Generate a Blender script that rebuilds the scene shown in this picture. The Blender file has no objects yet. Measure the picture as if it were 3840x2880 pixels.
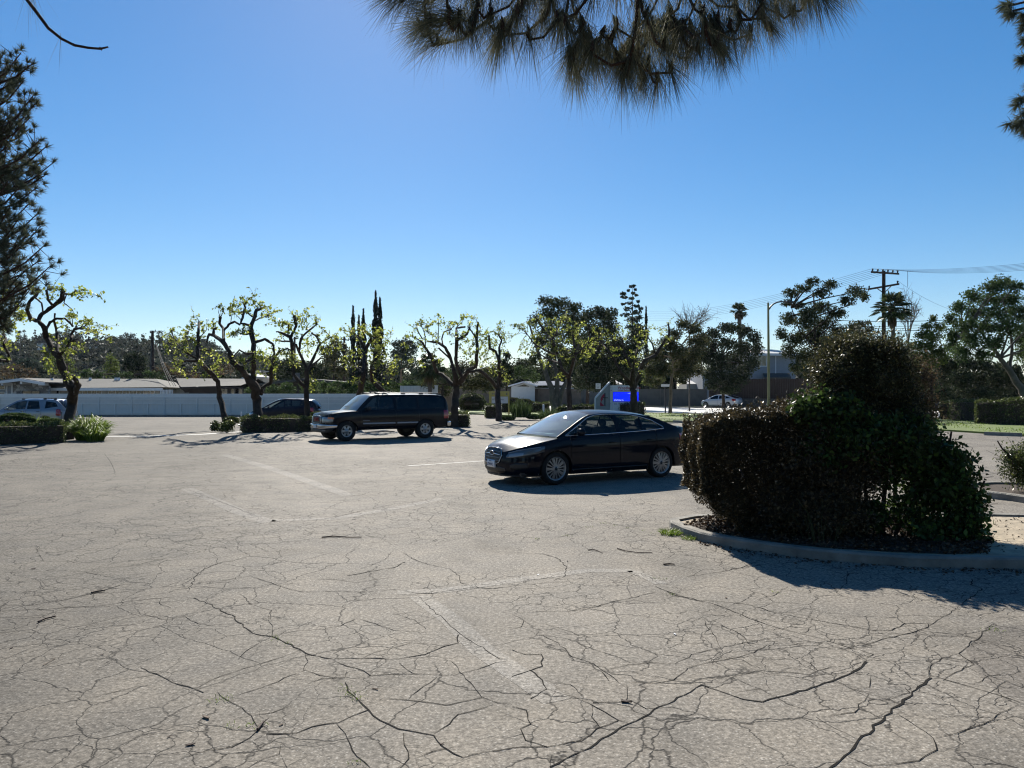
import bpy, bmesh, math, random
import numpy as np
from mathutils import Vector, Matrix
sc = bpy.context.scene
COL = sc.collection
F, CX, HY, H = 2884.0, 1920.0, 1463.0, 1.93
R = math.radians
# ---------------------------------------------------------------- terrain + pixel helpers
def sm(t):
    t = max(0.0, min(1.0, t)); return t*t*(3-2*t)
def gz(X, Y):
    return -0.30*sm((Y-33)/12)*sm((-4-X)/6)
def W(x, y, Y):
    return Vector(((x-CX)/F*Y, Y, H-(y-HY)/F*Y))
def G(x, y, dz=0.0):
    Y = 5566/(y-HY)
    for _ in range(12):
        z = gz((x-CX)/F*Y, Y)+dz
        Y = (H-z)*F/(y-HY)
    X = (x-CX)/F*Y
    return Vector((X, Y, gz(X, Y)+dz))
class Z:      # coordinates read off an enlarged crop of the photograph
    def __init__(s, ox, oy, k): s.ox, s.oy, s.k = ox, oy, k
    def p(s, x, y): return (s.ox+x/s.k, s.oy+y/s.k)
    def w(s, x, y, Y): a = s.p(x, y); return W(a[0], a[1], Y)
    def g(s, x, y, dz=0.0): a = s.p(x, y); return G(a[0], a[1], dz)
z1, z2, z3, z4, z5 = [Z(o, 1000, 2.2114) for o in (0, 550, 1150, 1750, 2350)]
z6 = Z(2900, 900, 2.2117)
# ---------------------------------------------------------------- materials
MATS = {}
def _nt(name):
    m = bpy.data.materials.new(name); m.use_nodes = True
    nt = m.node_tree; b = nt.nodes['Principled BSDF']
    MATS[name] = m
    return m, nt, b
def N(nt, t, **kw):
    n = nt.nodes.new(t)
    for k, v in kw.items():
        if k.startswith('_'): setattr(n, k[1:], v)
        else: n.inputs[k.replace('__', ' ')].default_value = v
    return n
def L(nt, a, b): nt.links.new(a, b)
def ramp(nt, src, pts):
    r = nt.nodes.new('ShaderNodeValToRGB'); e = r.color_ramp.elements
    while len(e) < len(pts): e.new(0.5)
    for q, (p, c) in zip(e, pts):
        q.position = p
        q.color = (c, c, c, 1) if isinstance(c, (int, float)) else (*c, 1)
    L(nt, src, r.inputs[0]); return r.outputs[0]
def mix(nt, f, a, b, mode='MIX'):
    m = nt.nodes.new('ShaderNodeMix'); m.data_type = 'RGBA'; m.blend_type = mode
    for s, v in ((m.inputs[0], f), (m.inputs[6], a), (m.inputs[7], b)):
        if hasattr(v, 'is_output'): L(nt, v, s)
        elif isinstance(v, (int, float)): s.default_value = v
        else: s.default_value = (*v, 1)
    return m.outputs[2]
def math_(nt, op, a, b=None, c=None):
    m = nt.nodes.new('ShaderNodeMath'); m.operation = op
    for i, v in enumerate((a, b, c)):
        if v is None: continue
        if hasattr(v, 'is_output'): L(nt, v, m.inputs[i])
        else: m.inputs[i].default_value = v
    return m.outputs[0]
def mat(name, col, rough=0.6, metal=0.0, var=0.15, scale=6.0, bump=0.0, bscale=40.0, spec=0.5, coat=0.0, stretch=None):
    m, nt, b = _nt(name)
    b.inputs['Roughness'].default_value = rough; b.inputs['Metallic'].default_value = metal
    b.inputs['Specular IOR Level'].default_value = spec
    b.inputs['Coat Weight'].default_value = coat; b.inputs['Coat Roughness'].default_value = 0.03
    tc = N(nt, 'ShaderNodeTexCoord'); vec = tc.outputs['Object']
    if stretch:
        mp = N(nt, 'ShaderNodeMapping'); mp.inputs['Scale'].default_value = stretch
        L(nt, vec, mp.inputs[0]); vec = mp.outputs[0]
    if var:
        n = N(nt, 'ShaderNodeTexNoise', Scale=scale, Detail=5.0); L(nt, vec, n.inputs['Vector'])
        a = tuple(c*(1-var) for c in col); d = tuple(min(1, c*(1+var)) for c in col)
        L(nt, ramp(nt, n.outputs[0], [(0.3, a), (0.7, d)]), b.inputs['Base Color'])
    else: b.inputs['Base Color'].default_value = (*col, 1)
    if bump:
        n = N(nt, 'ShaderNodeTexNoise', Scale=bscale, Detail=6.0); L(nt, vec, n.inputs['Vector'])
        bp = N(nt, 'ShaderNodeBump', Strength=bump, Distance=0.02); L(nt, n.outputs[0], bp.inputs['Height'])
        L(nt, bp.outputs[0], b.inputs['Normal'])
    return m
def leafmat(name, c1, c2, c3=None, trans=0.3, rough=0.45, spec=0.4, tcol=None, cover=0.0):
    """per-leaf colour, with light coming through the blade"""
    m, nt, b = _nt(name)
    g = N(nt, 'ShaderNodeNewGeometry')
    pts = [(0.0, c1), (0.75, c2), (1.0, c3 or c2)]
    col = ramp(nt, g.outputs['Random Per Island'], pts)
    n = N(nt, 'ShaderNodeTexNoise', Scale=0.9, Detail=3.0); L(nt, N(nt, 'ShaderNodeTexCoord').outputs['Object'], n.inputs['Vector'])
    f = ramp(nt, n.outputs[0], [(0.35, 0.72), (0.65, 1.25)])
    col = mix(nt, 1.0, col, f, 'MULTIPLY')
    L(nt, col, b.inputs['Base Color']); b.inputs['Roughness'].default_value = rough
    b.inputs['Specular IOR Level'].default_value = spec*.6
    t = N(nt, 'ShaderNodeBsdfTranslucent')
    if tcol: L(nt, mix(nt, 1.0, col, tcol, 'MULTIPLY'), t.inputs[0])
    else: L(nt, col, t.inputs[0])
    ms = N(nt, 'ShaderNodeMixShader'); ms.inputs[0].default_value = trans
    L(nt, b.outputs[0], ms.inputs[1]); L(nt, t.outputs[0], ms.inputs[2])
    L(nt, ms.outputs[0], nt.nodes['Material Output'].inputs['Surface'])
    return m
def glassmat(name, tint, refl=1.0, rough=0.01, film=0.0):
    m, nt, b = _nt(name); nt.nodes.remove(b)
    t = N(nt, 'ShaderNodeBsdfTransparent'); t.inputs[0].default_value = (*tint, 1)
    g = N(nt, 'ShaderNodeBsdfGlossy'); g.inputs['Roughness'].default_value = rough
    lw = N(nt, 'ShaderNodeLayerWeight', Blend=.5); fr = math_(nt, 'ADD', math_(nt, 'MULTIPLY', math_(nt, 'POWER', lw.outputs['Facing'], 4.5), .92), .05)
    ms = N(nt, 'ShaderNodeMixShader')
    L(nt, math_(nt, 'MINIMUM', math_(nt, 'MULTIPLY', fr, refl), .95), ms.inputs[0])
    L(nt, t.outputs[0], ms.inputs[1]); L(nt, g.outputs[0], ms.inputs[2])
    if film:      # dust film on a windscreen, its pale teal also standing in for sky reflection
        df = N(nt, 'ShaderNodeBsdfDiffuse'); df.inputs[0].default_value = (.55, .6, .6, 1); tr = N(nt, 'ShaderNodeBsdfTranslucent'); tr.inputs[0].default_value = (.55, .62, .62, 1)
        a = N(nt, 'ShaderNodeAddShader'); L(nt, df.outputs[0], a.inputs[0]); L(nt, tr.outputs[0], a.inputs[1])
        m2 = N(nt, 'ShaderNodeMixShader'); m2.inputs[0].default_value = film; L(nt, ms.outputs[0], m2.inputs[1]); L(nt, a.outputs[0], m2.inputs[2]); ms = m2
    L(nt, ms.outputs[0], nt.nodes['Material Output'].inputs['Surface'])
    return m
def emitmat(name, col, s, base=(0.02, 0.02, 0.05)):
    m, nt, b = _nt(name)
    b.inputs['Base Color'].default_value = (*base, 1)
    b.inputs['Emission Color'].default_value = (*col, 1); b.inputs['Emission Strength'].default_value = s
    return m
# ---------------------------------------------------------------- objects
def tag(o, label=None, cat=None, group=None, kind=None):
    if label: o['label'] = label
    if cat: o['category'] = cat
    if group: o['group'] = group
    if kind: o['kind'] = kind
    return o
def empty(name, loc, label, cat, rz=0.0, group=None):
    o = bpy.data.objects.new(name, None); COL.objects.link(o)
    o.empty_display_size = 0.2
    o.location = loc; o.rotation_euler = (0, 0, rz)
    return tag(o, label, cat, group)
class MB:
    def __init__(s): s.v = []; s.f = []; s.smooth = []
    def add(s, vs, fs, smooth=False):
        n = len(s.v); s.v.extend([tuple(v) for v in vs])
        for f in fs: s.f.append(tuple(i+n for i in f)); s.smooth.append(smooth)
    def box(s, a, b, M=None):
        x0, y0, z0 = a; x1, y1, z1 = b
        vs = [Vector(v) for v in ((x0,y0,z0),(x1,y0,z0),(x1,y1,z0),(x0,y1,z0),(x0,y0,z1),(x1,y0,z1),(x1,y1,z1),(x0,y1,z1))]
        if M is not None: vs = [M @ v for v in vs]
        s.add(vs, [(0,3,2,1),(4,5,6,7),(0,1,5,4),(1,2,6,5),(2,3,7,6),(3,0,4,7)])
    def bar(s, p, q, w, h, up=(0, 0, 1)):
        p, q = Vector(p), Vector(q); d = (q-p)
        if d.length < 1e-6: return
        d.normalize(); u = Vector(up); r = d.cross(u)
        if r.length < 1e-4: r = d.cross(Vector((1, 0, 0)))
        r.normalize(); u = r.cross(d)
        vs = []
        for c in (p, q):
            for a, b in ((-1,-1),(1,-1),(1,1),(-1,1)): vs.append(c+r*(a*w/2)+u*(b*h/2))
        s.add(vs, [(0,3,2,1),(4,5,6,7),(0,1,5,4),(1,2,6,5),(2,3,7,6),(3,0,4,7)])
    def tube(s, pts, rad, n=6, caps=True):
        pts = [Vector(p) for p in pts]; k = len(pts)
        if k < 2: return
        if isinstance(rad, (int, float)): rad = [rad]*k
        vs = []; prev = None
        for i, p in enumerate(pts):
            d = (pts[min(i+1, k-1)]-pts[max(i-1, 0)])
            if d.length < 1e-7: d = Vector((0, 0, 1))
            d.normalize()
            if prev is None:
                a = d.orthogonal().normalized()
            else:
                a = prev-d*prev.dot(d)
                a = a.normalized() if a.length > 1e-5 else d.orthogonal().normalized()
            prev = a; b = d.cross(a)
            for j in range(n):
                t = 2*math.pi*j/n
                vs.append(p+(a*math.cos(t)+b*math.sin(t))*rad[i])
        fs = [(i*n+j, i*n+(j+1) % n, (i+1)*n+(j+1) % n, (i+1)*n+j) for i in range(k-1) for j in range(n)]
        s.add(vs, fs, True)
        if caps:
            s.add(vs[:n], [tuple(range(n-1, -1, -1))]); s.add(vs[-n:], [tuple(range(n))])
    def lathe(s, prof, n=24, axis='y', M=None, smooth=True):
        vs = []
        for i in range(n):
            t = 2*math.pi*i/n; c, q = math.cos(t), math.sin(t)
            for (r, h) in prof:
                v = Vector((r*c, h, r*q)) if axis == 'y' else Vector((r*c, r*q, h))
                vs.append(M @ v if M is not None else v)
        m = len(prof)
        fs = [(i*m+j, i*m+j+1, ((i+1) % n)*m+j+1, ((i+1) % n)*m+j) for i in range(n) for j in range(m-1)]
        s.add(vs, fs, smooth)
    def grid(s, rows, smooth=True, flip=False):
        m = len(rows[0]); vs = [v for r in rows for v in r]
        fs = []
        for i in range(len(rows)-1):
            for j in range(m-1):
                q = (i*m+j, i*m+j+1, (i+1)*m+j+1, (i+1)*m+j)
                fs.append(q[::-1] if flip else q)
        s.add(vs, fs, smooth)
    def poly(s, pts, h=None):
        """flat polygon; with h it is a slab going down by h"""
        pts = [Vector(p) for p in pts]; n = len(pts)
        s.add(pts, [tuple(range(n))])
        if h:
            lo = [p-Vector((0, 0, h)) for p in pts]
            s.add(pts+lo, [(i, i+n, (i+1) % n+n, (i+1) % n) for i in range(n)])
            s.add(lo, [tuple(range(n-1, -1, -1))])
    def prism(s, outline, org, ux, uy, depth):
        """2-D outline in the plane org+ux*a+uy*b, extruded by depth vector"""
        org, ux, uy, depth = Vector(org), Vector(ux), Vector(uy), Vector(depth)
        a = [org+ux*p[0]+uy*p[1] for p in outline]; b = [p+depth for p in a]; n = len(a)
        s.add(a, [tuple(range(n))]); s.add(b, [tuple(range(n-1, -1, -1))])
        s.add(a+b, [(i, i+n, (i+1) % n+n, (i+1) % n) for i in range(n)])
    def build(s, name, m, parent=None, loc=None, recalc=True):
        me = bpy.data.meshes.new(name); me.from_pydata(s.v, [], s.f)
        me.polygons.foreach_set('use_smooth', s.smooth)
        if recalc and len(s.f) < 60000:
            bm = bmesh.new(); bm.from_mesh(me)
            bmesh.ops.recalc_face_normals(bm, faces=bm.faces); bm.to_mesh(me); bm.free()
        me.materials.append(MATS[m] if isinstance(m, str) else m)
        me.update()
        o = bpy.data.objects.new(name, me); COL.objects.link(o)
        if loc is not None: o.location = loc
        if parent is not None: o.parent = parent
        return o
def rel(root, pts):
    inv = Vector(root.location)
    return [Vector(p)-inv for p in pts]
# ---------------------------------------------------------------- leaves as real blades
class Leaves:
    def __init__(s, seed=0): s.c = []; s.l = []; s.w = []; s.d = []; s.r = np.random.default_rng(seed)
    def cloud(s, c, size, ratio=0.5, down=0.0, aim=None, dirs=None):
        c = np.asarray(c, float).reshape(-1, 3); n = len(c)
        if n == 0: return
        r = s.r
        ln = size*(0.6+0.8*r.random(n))
        d = r.normal(size=(n, 3)) if dirs is None else np.asarray(dirs, float)+r.normal(size=(n, 3))*0.25
        d[:, 2] -= down
        d /= np.linalg.norm(d, axis=1)[:, None]+1e-9
        s.c.append(c); s.l.append(ln); s.w.append(ln*ratio); s.d.append(d)
    def blob(s, c, rad, n, size, ratio=0.5, sub=0.28, shell=0.55, nsub=None, **kw):
        """n leaves in sub-clumps spread over an ellipsoid: uneven outline, gaps, light and dark clumps"""
        r = s.r; c = np.array(c, float); rad = np.array(rad, float)
        m = nsub or max(4, int(n/70))
        u = r.normal(size=(m, 3)); u /= np.linalg.norm(u, axis=1)[:, None]
        q = u*(shell+(1-shell)*r.random(m)[:, None])*rad*(1-sub*0.6)
        k = r.integers(0, m, n); sc_ = 0.6+0.8*r.random(m)
        p = c+q[k]+np.clip(r.normal(size=(n, 3)), -2, 2)*rad.mean()*sub*0.5*sc_[k][:, None]
        s.cloud(p, size, ratio, **kw)
    def build(s, name, m, parent=None, loc=(0, 0, 0), minz=None):
        c = np.concatenate(s.c); ln = np.concatenate(s.l); w = np.concatenate(s.w); d = np.concatenate(s.d)
        if minz is not None:
            k = c[:, 2] > minz; c, ln, w, d = c[k], ln[k], w[k], d[k]
        n = len(c); r = s.r
        a = r.normal(size=(n, 3)); a = np.cross(d, a); a /= np.linalg.norm(a, axis=1)[:, None]+1e-9
        nn = np.cross(d, a)
        o = np.array(loc, float)
        base = c-o-d*ln[:, None]*0.5
        v = np.empty((n, 4, 3))
        v[:, 0] = base; v[:, 1] = base+d*(ln*0.45)[:, None]+a*(w*0.5)[:, None]+nn*(ln*0.08)[:, None]
        v[:, 2] = base+d*ln[:, None]; v[:, 3] = base+d*(ln*0.45)[:, None]-a*(w*0.5)[:, None]+nn*(ln*0.08)[:, None]
        me = bpy.data.meshes.new(name)
        me.vertices.add(n*4); me.vertices.foreach_set('co', v.astype(np.float32).ravel())
        me.loops.add(n*4); me.loops.foreach_set('vertex_index', np.arange(n*4, dtype=np.int32))
        me.polygons.add(n); me.polygons.foreach_set('loop_start', np.arange(0, n*4, 4, dtype=np.int32))
        me.update(calc_edges=True); me.materials.append(MATS[m])
        ob = bpy.data.objects.new(name, me); COL.objects.link(ob); ob.location = loc if parent is None else (0, 0, 0)
        if parent is not None: ob.parent = parent
        return ob
def strips(name, m, P, wd, parent=None, loc=(0, 0, 0), seed=0):
    """P: (n,k,3) polylines -> thin tapering ribbons (needles, grass blades)"""
    P = np.asarray(P, float); n, k, _ = P.shape; r = np.random.default_rng(seed)
    d = P[:, -1]-P[:, 0]; a = np.cross(d, r.normal(size=(n, 3))); a /= np.linalg.norm(a, axis=1)[:, None]+1e-9
    wd = np.broadcast_to(np.asarray(wd, float), (n,))
    t = np.linspace(0, 1, k); prof = np.maximum(1-t**2.2, 0.12)
    off = a[:, None, :]*(wd[:, None]*prof[None, :])[:, :, None]*0.5
    v = np.stack([P-off, P+off], axis=2)-np.array(loc, float)      # n,k,2,3
    me = bpy.data.meshes.new(name); nv = n*k*2
    me.vertices.add(nv); me.vertices.foreach_set('co', v.astype(np.float32).ravel())
    b = (np.arange(n)*k*2)[:, None]+(np.arange(k-1)*2)[None, :]
    q = np.stack([b, b+1, b+3, b+2], axis=-1).reshape(-1)
    nf = n*(k-1)
    me.loops.add(nf*4); me.loops.foreach_set('vertex_index', q.astype(np.int32))
    me.polygons.add(nf); me.polygons.foreach_set('loop_start', np.arange(0, nf*4, 4, dtype=np.int32))
    me.update(calc_edges=True); me.materials.append(MATS[m])
    ob = bpy.data.objects.new(name, me); COL.objects.link(ob); ob.location = loc if parent is None else (0, 0, 0)
    if parent is not None: ob.parent = parent
    return ob
def text(s, size, m, parent, loc, rot, name='lettering', ext=0.004, align='CENTER', sx=1.0, bold=0.0):
    cu = bpy.data.curves.new(name, 'FONT'); cu.body = s; cu.size = size; cu.extrude = ext
    cu.align_x = align; cu.align_y = 'CENTER'; cu.offset = bold
    cu.resolution_u = 3; cu.materials.append(MATS[m])
    tmp = bpy.data.objects.new('tmp', cu); COL.objects.link(tmp); bpy.context.view_layer.update()
    me = bpy.data.meshes.new_from_object(tmp.evaluated_get(bpy.context.evaluated_depsgraph_get())); bpy.data.objects.remove(tmp)
    me.name = name; o = bpy.data.objects.new(name, me); COL.objects.link(o); o.location = loc; o.rotation_euler = rot
    o.scale = (sx, 1, 1)
    if parent is not None: o.parent = parent
    return o
def marks(parent, m, rows, org, ux, nrm, seed=0):
    """lines of lettering too small to read in the photograph: rows = (x0, z, width, height)"""
    r = random.Random(seed); mb = MB(); org, ux, nrm = Vector(org), Vector(ux), Vector(nrm)
    for (x0, z, w, h) in rows:
        x = x0
        while x < x0+w-h*.3:
            g_ = h*r.uniform(.35, .75); k = r.choice((0, 1, 2, 3))
            base = org+ux*x+Vector((0, 0, z-h/2))
            def q(a0, a1, b0, b1): mb.prism([(a0, b0), (a1, b0), (a1, b1), (a0, b1)], base, ux, (0, 0, 1), -nrm*.002)
            q(0, g_*.3, 0, h)
            if k in (0, 2): q(g_*.32, g_, h*.8, h)
            if k in (1, 2): q(g_*.32, g_, 0, h*.2)
            if k == 3: q(g_*.32, g_*.8, h*.4, h*.6)
            x += g_*1.25+(h*.5 if r.random() < .2 else 0)
    return mb.build('lettering', m, parent)
# ---------------------------------------------------------------- material set
mat('bark', (0.045, 0.034, 0.027), 0.9, bump=0.8, bscale=22, var=0.35, scale=5, spec=0.15)
mat('bark_grey', (0.11, 0.095, 0.08), 0.9, bump=0.7, bscale=18, var=0.3, scale=4, spec=0.2)
mat('bark_tan', (0.16, 0.12, 0.085), 0.9, bump=0.6, bscale=20, var=0.3, scale=4, spec=0.2)
mat('pine_bark', (0.05, 0.028, 0.02), 0.9, bump=0.7, bscale=60, var=0.35, scale=20, spec=0.2)
leafmat('fresh_leaf', (0.12, 0.15, 0.04), (0.26, 0.30, 0.09), (0.48, 0.48, 0.22), trans=0.65, tcol=(1.0, 1.0, 0.55))
leafmat('oak_leaf', (0.0330, 0.0450, 0.0210), (0.0675, 0.0825, 0.0375), (0.1050, 0.1050, 0.0450), trans=0.2, rough=.75, spec=.12)
leafmat('olive_leaf', (0.0405, 0.0486, 0.0243), (0.0810, 0.0878, 0.0405), (0.1350, 0.1148, 0.0473), trans=0.3, rough=.75, spec=.12)
leafmat('dark_leaf', (0.0204, 0.0306, 0.0170), (0.0476, 0.0612, 0.0306), (0.0765, 0.0850, 0.0425), trans=0.2, rough=.75, spec=.12)
leafmat('green_leaf', (0.0390, 0.0650, 0.0234), (0.0715, 0.1105, 0.0390), (0.1170, 0.1560, 0.0585), trans=0.32, rough=.75, spec=.12)
leafmat('lime_leaf', (0.0690, 0.0978, 0.0230), (0.1265, 0.1610, 0.0403), (0.1955, 0.2185, 0.0690), trans=0.4, rough=.75, spec=.12)
leafmat('blue_leaf', (0.0390, 0.0585, 0.0429), (0.0715, 0.0910, 0.0650), (0.1040, 0.1235, 0.0910), trans=0.2, rough=.75, spec=.12)
leafmat('brown_leaf', (0.0840, 0.0600, 0.0360), (0.1440, 0.1020, 0.0600), (0.1560, 0.1320, 0.0720), trans=0.25, rough=.75, spec=.12)
leafmat('cypress_leaf', (0.010, 0.017, 0.011), (0.02, 0.03, 0.018), trans=0.05)
leafmat('hill_leaf', (0.0385, 0.0495, 0.0385), (0.0660, 0.0770, 0.0550), (0.1100, 0.1045, 0.0715), trans=0.2, rough=.75, spec=.12)
leafmat('hedge_leaf', (0.036, 0.052, 0.016), (0.074, 0.098, 0.028), (0.20, 0.21, 0.065), trans=0.36, rough=0.35)
leafmat('bronze_leaf', (0.032, 0.026, 0.013), (0.074, 0.058, 0.028), (0.20, 0.145, 0.075), trans=0.30, rough=0.42, spec=0.42)
leafmat('mixed_leaf', (0.028, 0.031, 0.013), (0.066, 0.068, 0.028), (0.20, 0.17, 0.07), trans=0.32, rough=0.45, spec=0.35)
leafmat('glossy_leaf', (0.022, 0.040, 0.012), (0.050, 0.086, 0.022), (0.11, 0.18, 0.035), trans=0.35, rough=0.45, spec=0.3)
leafmat('grass_blade', (0.08, 0.125, 0.018), (0.14, 0.21, 0.03), (0.20, 0.25, 0.05), trans=0.45)
leafmat('dry_leaf', (0.035, 0.022, 0.014), (0.07, 0.042, 0.025), (0.14, 0.09, 0.05), trans=0.1, rough=0.7)
leafmat('needle', (0.05, 0.055, 0.035), (0.11, 0.115, 0.075), (0.20, 0.17, 0.11), trans=0.4, rough=0.6, spec=0.12)
leafmat('needle_far', (0.0520, 0.0624, 0.0416), (0.0975, 0.1105, 0.0715), (0.1560, 0.1625, 0.1040), trans=0.25, rough=.75, spec=.12)
leafmat('palm_leaf', (0.025, 0.045, 0.015), (0.05, 0.075, 0.025), (0.12, 0.12, 0.04), trans=0.25, rough=0.4)
mat('concrete', (0.32, 0.30, 0.26), 0.85, bump=0.3, bscale=60, var=0.14, scale=3)
mat('kerb_concrete', (0.19, 0.175, 0.15), 0.85, bump=0.6, bscale=40, var=0.32, scale=4)
mat('road_concrete', (0.50, 0.49, 0.46), 0.8, bump=0.2, bscale=30, var=0.08, scale=1.5)
mat('dirt', (0.33, 0.27, 0.19), 0.95, bump=1.0, bscale=14, var=0.28, scale=5)
mat('mulch', (0.05, 0.033, 0.022), 0.95, bump=1.0, bscale=40, var=0.5, scale=14)
mat('turf', (0.10, 0.14, 0.022), 0.9, bump=0.9, bscale=25, var=0.4, scale=2.5)
mat('soil_land', (0.07, 0.075, 0.045), 0.95, bump=0.4, bscale=5, var=0.4, scale=0.08)
mat('white_paint', (0.45, 0.45, 0.43), 0.7, var=0.2, scale=20)
mat('fence_white', (0.60, 0.58, 0.54), 0.55, var=0.05, scale=1); mat('fence_trim_lit', (0.70, 0.68, 0.64), 0.5, var=0.05)  # rails and trim tinted lighter than the boards in place of relief shading
mat('wood_dark', (0.045, 0.028, 0.022), 0.85, var=0.3, scale=3, bump=0.3, stretch=(6, 6, 0.6))
mat('block_wall', (0.15, 0.115, 0.09), 0.9, var=0.15, scale=2, bump=0.3, bscale=20)
mat('block_grey', (0.11, 0.11, 0.11), 0.9, var=0.15, scale=2, bump=0.3, bscale=20)
mat('stucco_white', (0.55, 0.56, 0.56), 0.9, var=0.06, scale=2)
mat('stucco_grey', (0.24, 0.26, 0.29), 0.9, var=0.08, scale=2)
mat('stucco_beige', (0.36, 0.34, 0.30), 0.9, var=0.08, scale=2)
mat('wall_brown', (0.035, 0.028, 0.026), 0.9, var=0.15, scale=2)
mat('roof_grey', (0.065, 0.063, 0.058), 0.9, var=0.22, scale=3, bump=0.6, bscale=25)
mat('roof_light', (0.42, 0.42, 0.42), 0.85, var=0.12, scale=3, bump=0.5, bscale=25)
mat('trim_white', (0.62, 0.63, 0.65), 0.6, var=0.04)
mat('pane_dark', (0.012, 0.014, 0.018), 0.08, var=0, spec=0.8)
mat('pole_wood', (0.035, 0.022, 0.018), 0.9, var=0.3, scale=4, stretch=(5, 5, 0.5))
mat('lamp_post', (0.26, 0.22, 0.10), 0.6, var=0.15, scale=2)
mat('metal_dark', (0.03, 0.03, 0.035), 0.5, metal=0.4, var=0.1)
mat('wire', (0.02, 0.02, 0.022), 1.0, var=0, spec=0.0)
mat('twig', (0.06, 0.038, 0.03), 0.9, var=0.3, scale=20)
mat('bark_chip', (0.14, 0.10, 0.07), 0.9, var=0.5, scale=30)
mat('crack', (0.011, 0.010, 0.009), 0.95, var=0.4, scale=30, spec=0.1)
# ================================================================ ground
def asphalt(name, base, speck, cracks=True, light=1.0):
    m, nt, b = _nt(name)
    co = N(nt, 'ShaderNodeTexCoord').outputs['Object']
    def noise(s, d=4.0, v=None, rough=0.55):
        n = N(nt, 'ShaderNodeTexNoise', Scale=s, Detail=d, Roughness=rough); L(nt, v or co, n.inputs['Vector']); return n
    big = noise(0.22, 4.0).outputs[0]; mid = noise(1.7, 5.0).outputs[0]; fine = noise(34.0, 4.0, rough=0.8).outputs[0]
    c = ramp(nt, big, [(0.3, tuple(x*0.86 for x in base)), (0.7, tuple(x*1.14 for x in base))])
    c = mix(nt, 1.0, c, ramp(nt, mid, [(0.3, (0.87, 0.88, 0.9)), (0.7, (1.13, 1.11, 1.08))]), 'MULTIPLY')
    c = mix(nt, 1.0, c, ramp(nt, fine, [(0.32, 0.5), (0.5, 1.0), (0.68, 1.6)]), 'MULTIPLY')
    # pebbles of the worn aggregate
    vo = N(nt, 'ShaderNodeTexVoronoi', Scale=48.0); L(nt, co, vo.inputs['Vector'])
    peb = ramp(nt, vo.outputs['Distance'], [(0.0, 1.0), (0.42, 0.0)])
    rnd = N(nt, 'ShaderNodeSeparateColor'); L(nt, vo.outputs['Color'], rnd.inputs[0])
    sel = ramp(nt, rnd.outputs[0], [(0.60, 0.0), (0.70, 1.0)])
    sel = math_(nt, 'MULTIPLY', sel, peb)
    c = mix(nt, math_(nt, 'MULTIPLY', sel, 0.75), c, speck)
    g2 = noise(17.0, 3.0, rough=0.75).outputs[0]; c = mix(nt, 1.0, c, ramp(nt, g2, [(0.34, 0.88), (0.5, 1.0), (0.66, 1.12)]), 'MULTIPLY')
    # an older, darker pour at the near left end of the lot
    sx = N(nt, 'ShaderNodeSeparateXYZ'); L(nt, co, sx.inputs[0])
    q = math_(nt, 'ADD', math_(nt, 'ADD', sx.outputs[0], math_(nt, 'MULTIPLY', sx.outputs[1], .32)), math_(nt, 'MULTIPLY', mid, 1.4))
    mr = N(nt, 'ShaderNodeMapRange'); mr.interpolation_type = 'SMOOTHSTEP'; L(nt, q, mr.inputs[0]); mr.inputs[1].default_value = -1.2; mr.inputs[2].default_value = 1.6; mr.inputs[3].default_value = .66; mr.inputs[4].default_value = 1.0
    c = mix(nt, 1.0, c, mr.outputs[0], 'MULTIPLY')
    # old oil and water stains
    st = noise(0.9, 6.0, rough=0.65).outputs[0]
    c = mix(nt, 1.0, c, ramp(nt, st, [(0.30, 0.74), (0.46, 1.0)]), 'MULTIPLY')
    hgt = math_(nt, 'ADD', math_(nt, 'MULTIPLY', fine, 0.7), math_(nt, 'MULTIPLY', peb, 0.5))
    if cracks:
        wob = noise(1.2, 2.5, rough=.4); wv = N(nt, 'ShaderNodeVectorMath', _operation='SCALE'); L(nt, wob.outputs['Color'], wv.inputs[0]); wv.inputs['Scale'].default_value = 0.38
        ad = N(nt, 'ShaderNodeVectorMath', _operation='ADD'); L(nt, co, ad.inputs[0]); L(nt, wv.outputs[0], ad.inputs[1])
        wb2 = noise(7.0, 3.0); wv2 = N(nt, 'ShaderNodeVectorMath', _operation='SCALE'); L(nt, wb2.outputs['Color'], wv2.inputs[0]); wv2.inputs['Scale'].default_value = 0.13
        ad2 = N(nt, 'ShaderNodeVectorMath', _operation='ADD'); L(nt, ad.outputs[0], ad2.inputs[0]); L(nt, wv2.outputs[0], ad2.inputs[1]); ad = ad2
        tot = None
        for s, wd, lo, ms, off in ((0.8, 0.008, 0.46, 0.16, 3.0), (1.9, 0.015, 0.41, 0.24, 11.0), (4.0, 0.022, 0.475, 0.35, 23.0)):
            v = N(nt, 'ShaderNodeTexVoronoi', Scale=s, _feature='DISTANCE_TO_EDGE'); L(nt, ad.outputs[0], v.inputs['Vector'])
            e = ramp(nt, v.outputs['Distance'], [(0.0, 1.0), (wd, 0.0)])
            mp = N(nt, 'ShaderNodeMapping'); mp.inputs['Location'].default_value = (off, off*0.7, 0); L(nt, co, mp.inputs[0])
            k = ramp(nt, noise(ms, 4.0, mp.outputs[0]).outputs[0], [(lo, 0.0), (lo+0.07, 1.0)])
            e = math_(nt, 'MULTIPLY', e, k)
            tot = e if tot is None else math_(nt, 'MAXIMUM', tot, e)
        c = mix(nt, math_(nt, 'MULTIPLY', tot, 0.92), c, (0.02, 0.018, 0.016))
        hgt = math_(nt, 'SUBTRACT', hgt, math_(nt, 'MULTIPLY', tot, 1.5))
    L(nt, c, b.inputs['Base Color'])
    bp = N(nt, 'ShaderNodeBump', Strength=0.5, Distance=0.006); L(nt, hgt, bp.inputs['Height']); L(nt, bp.outputs[0], b.inputs['Normal'])
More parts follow.
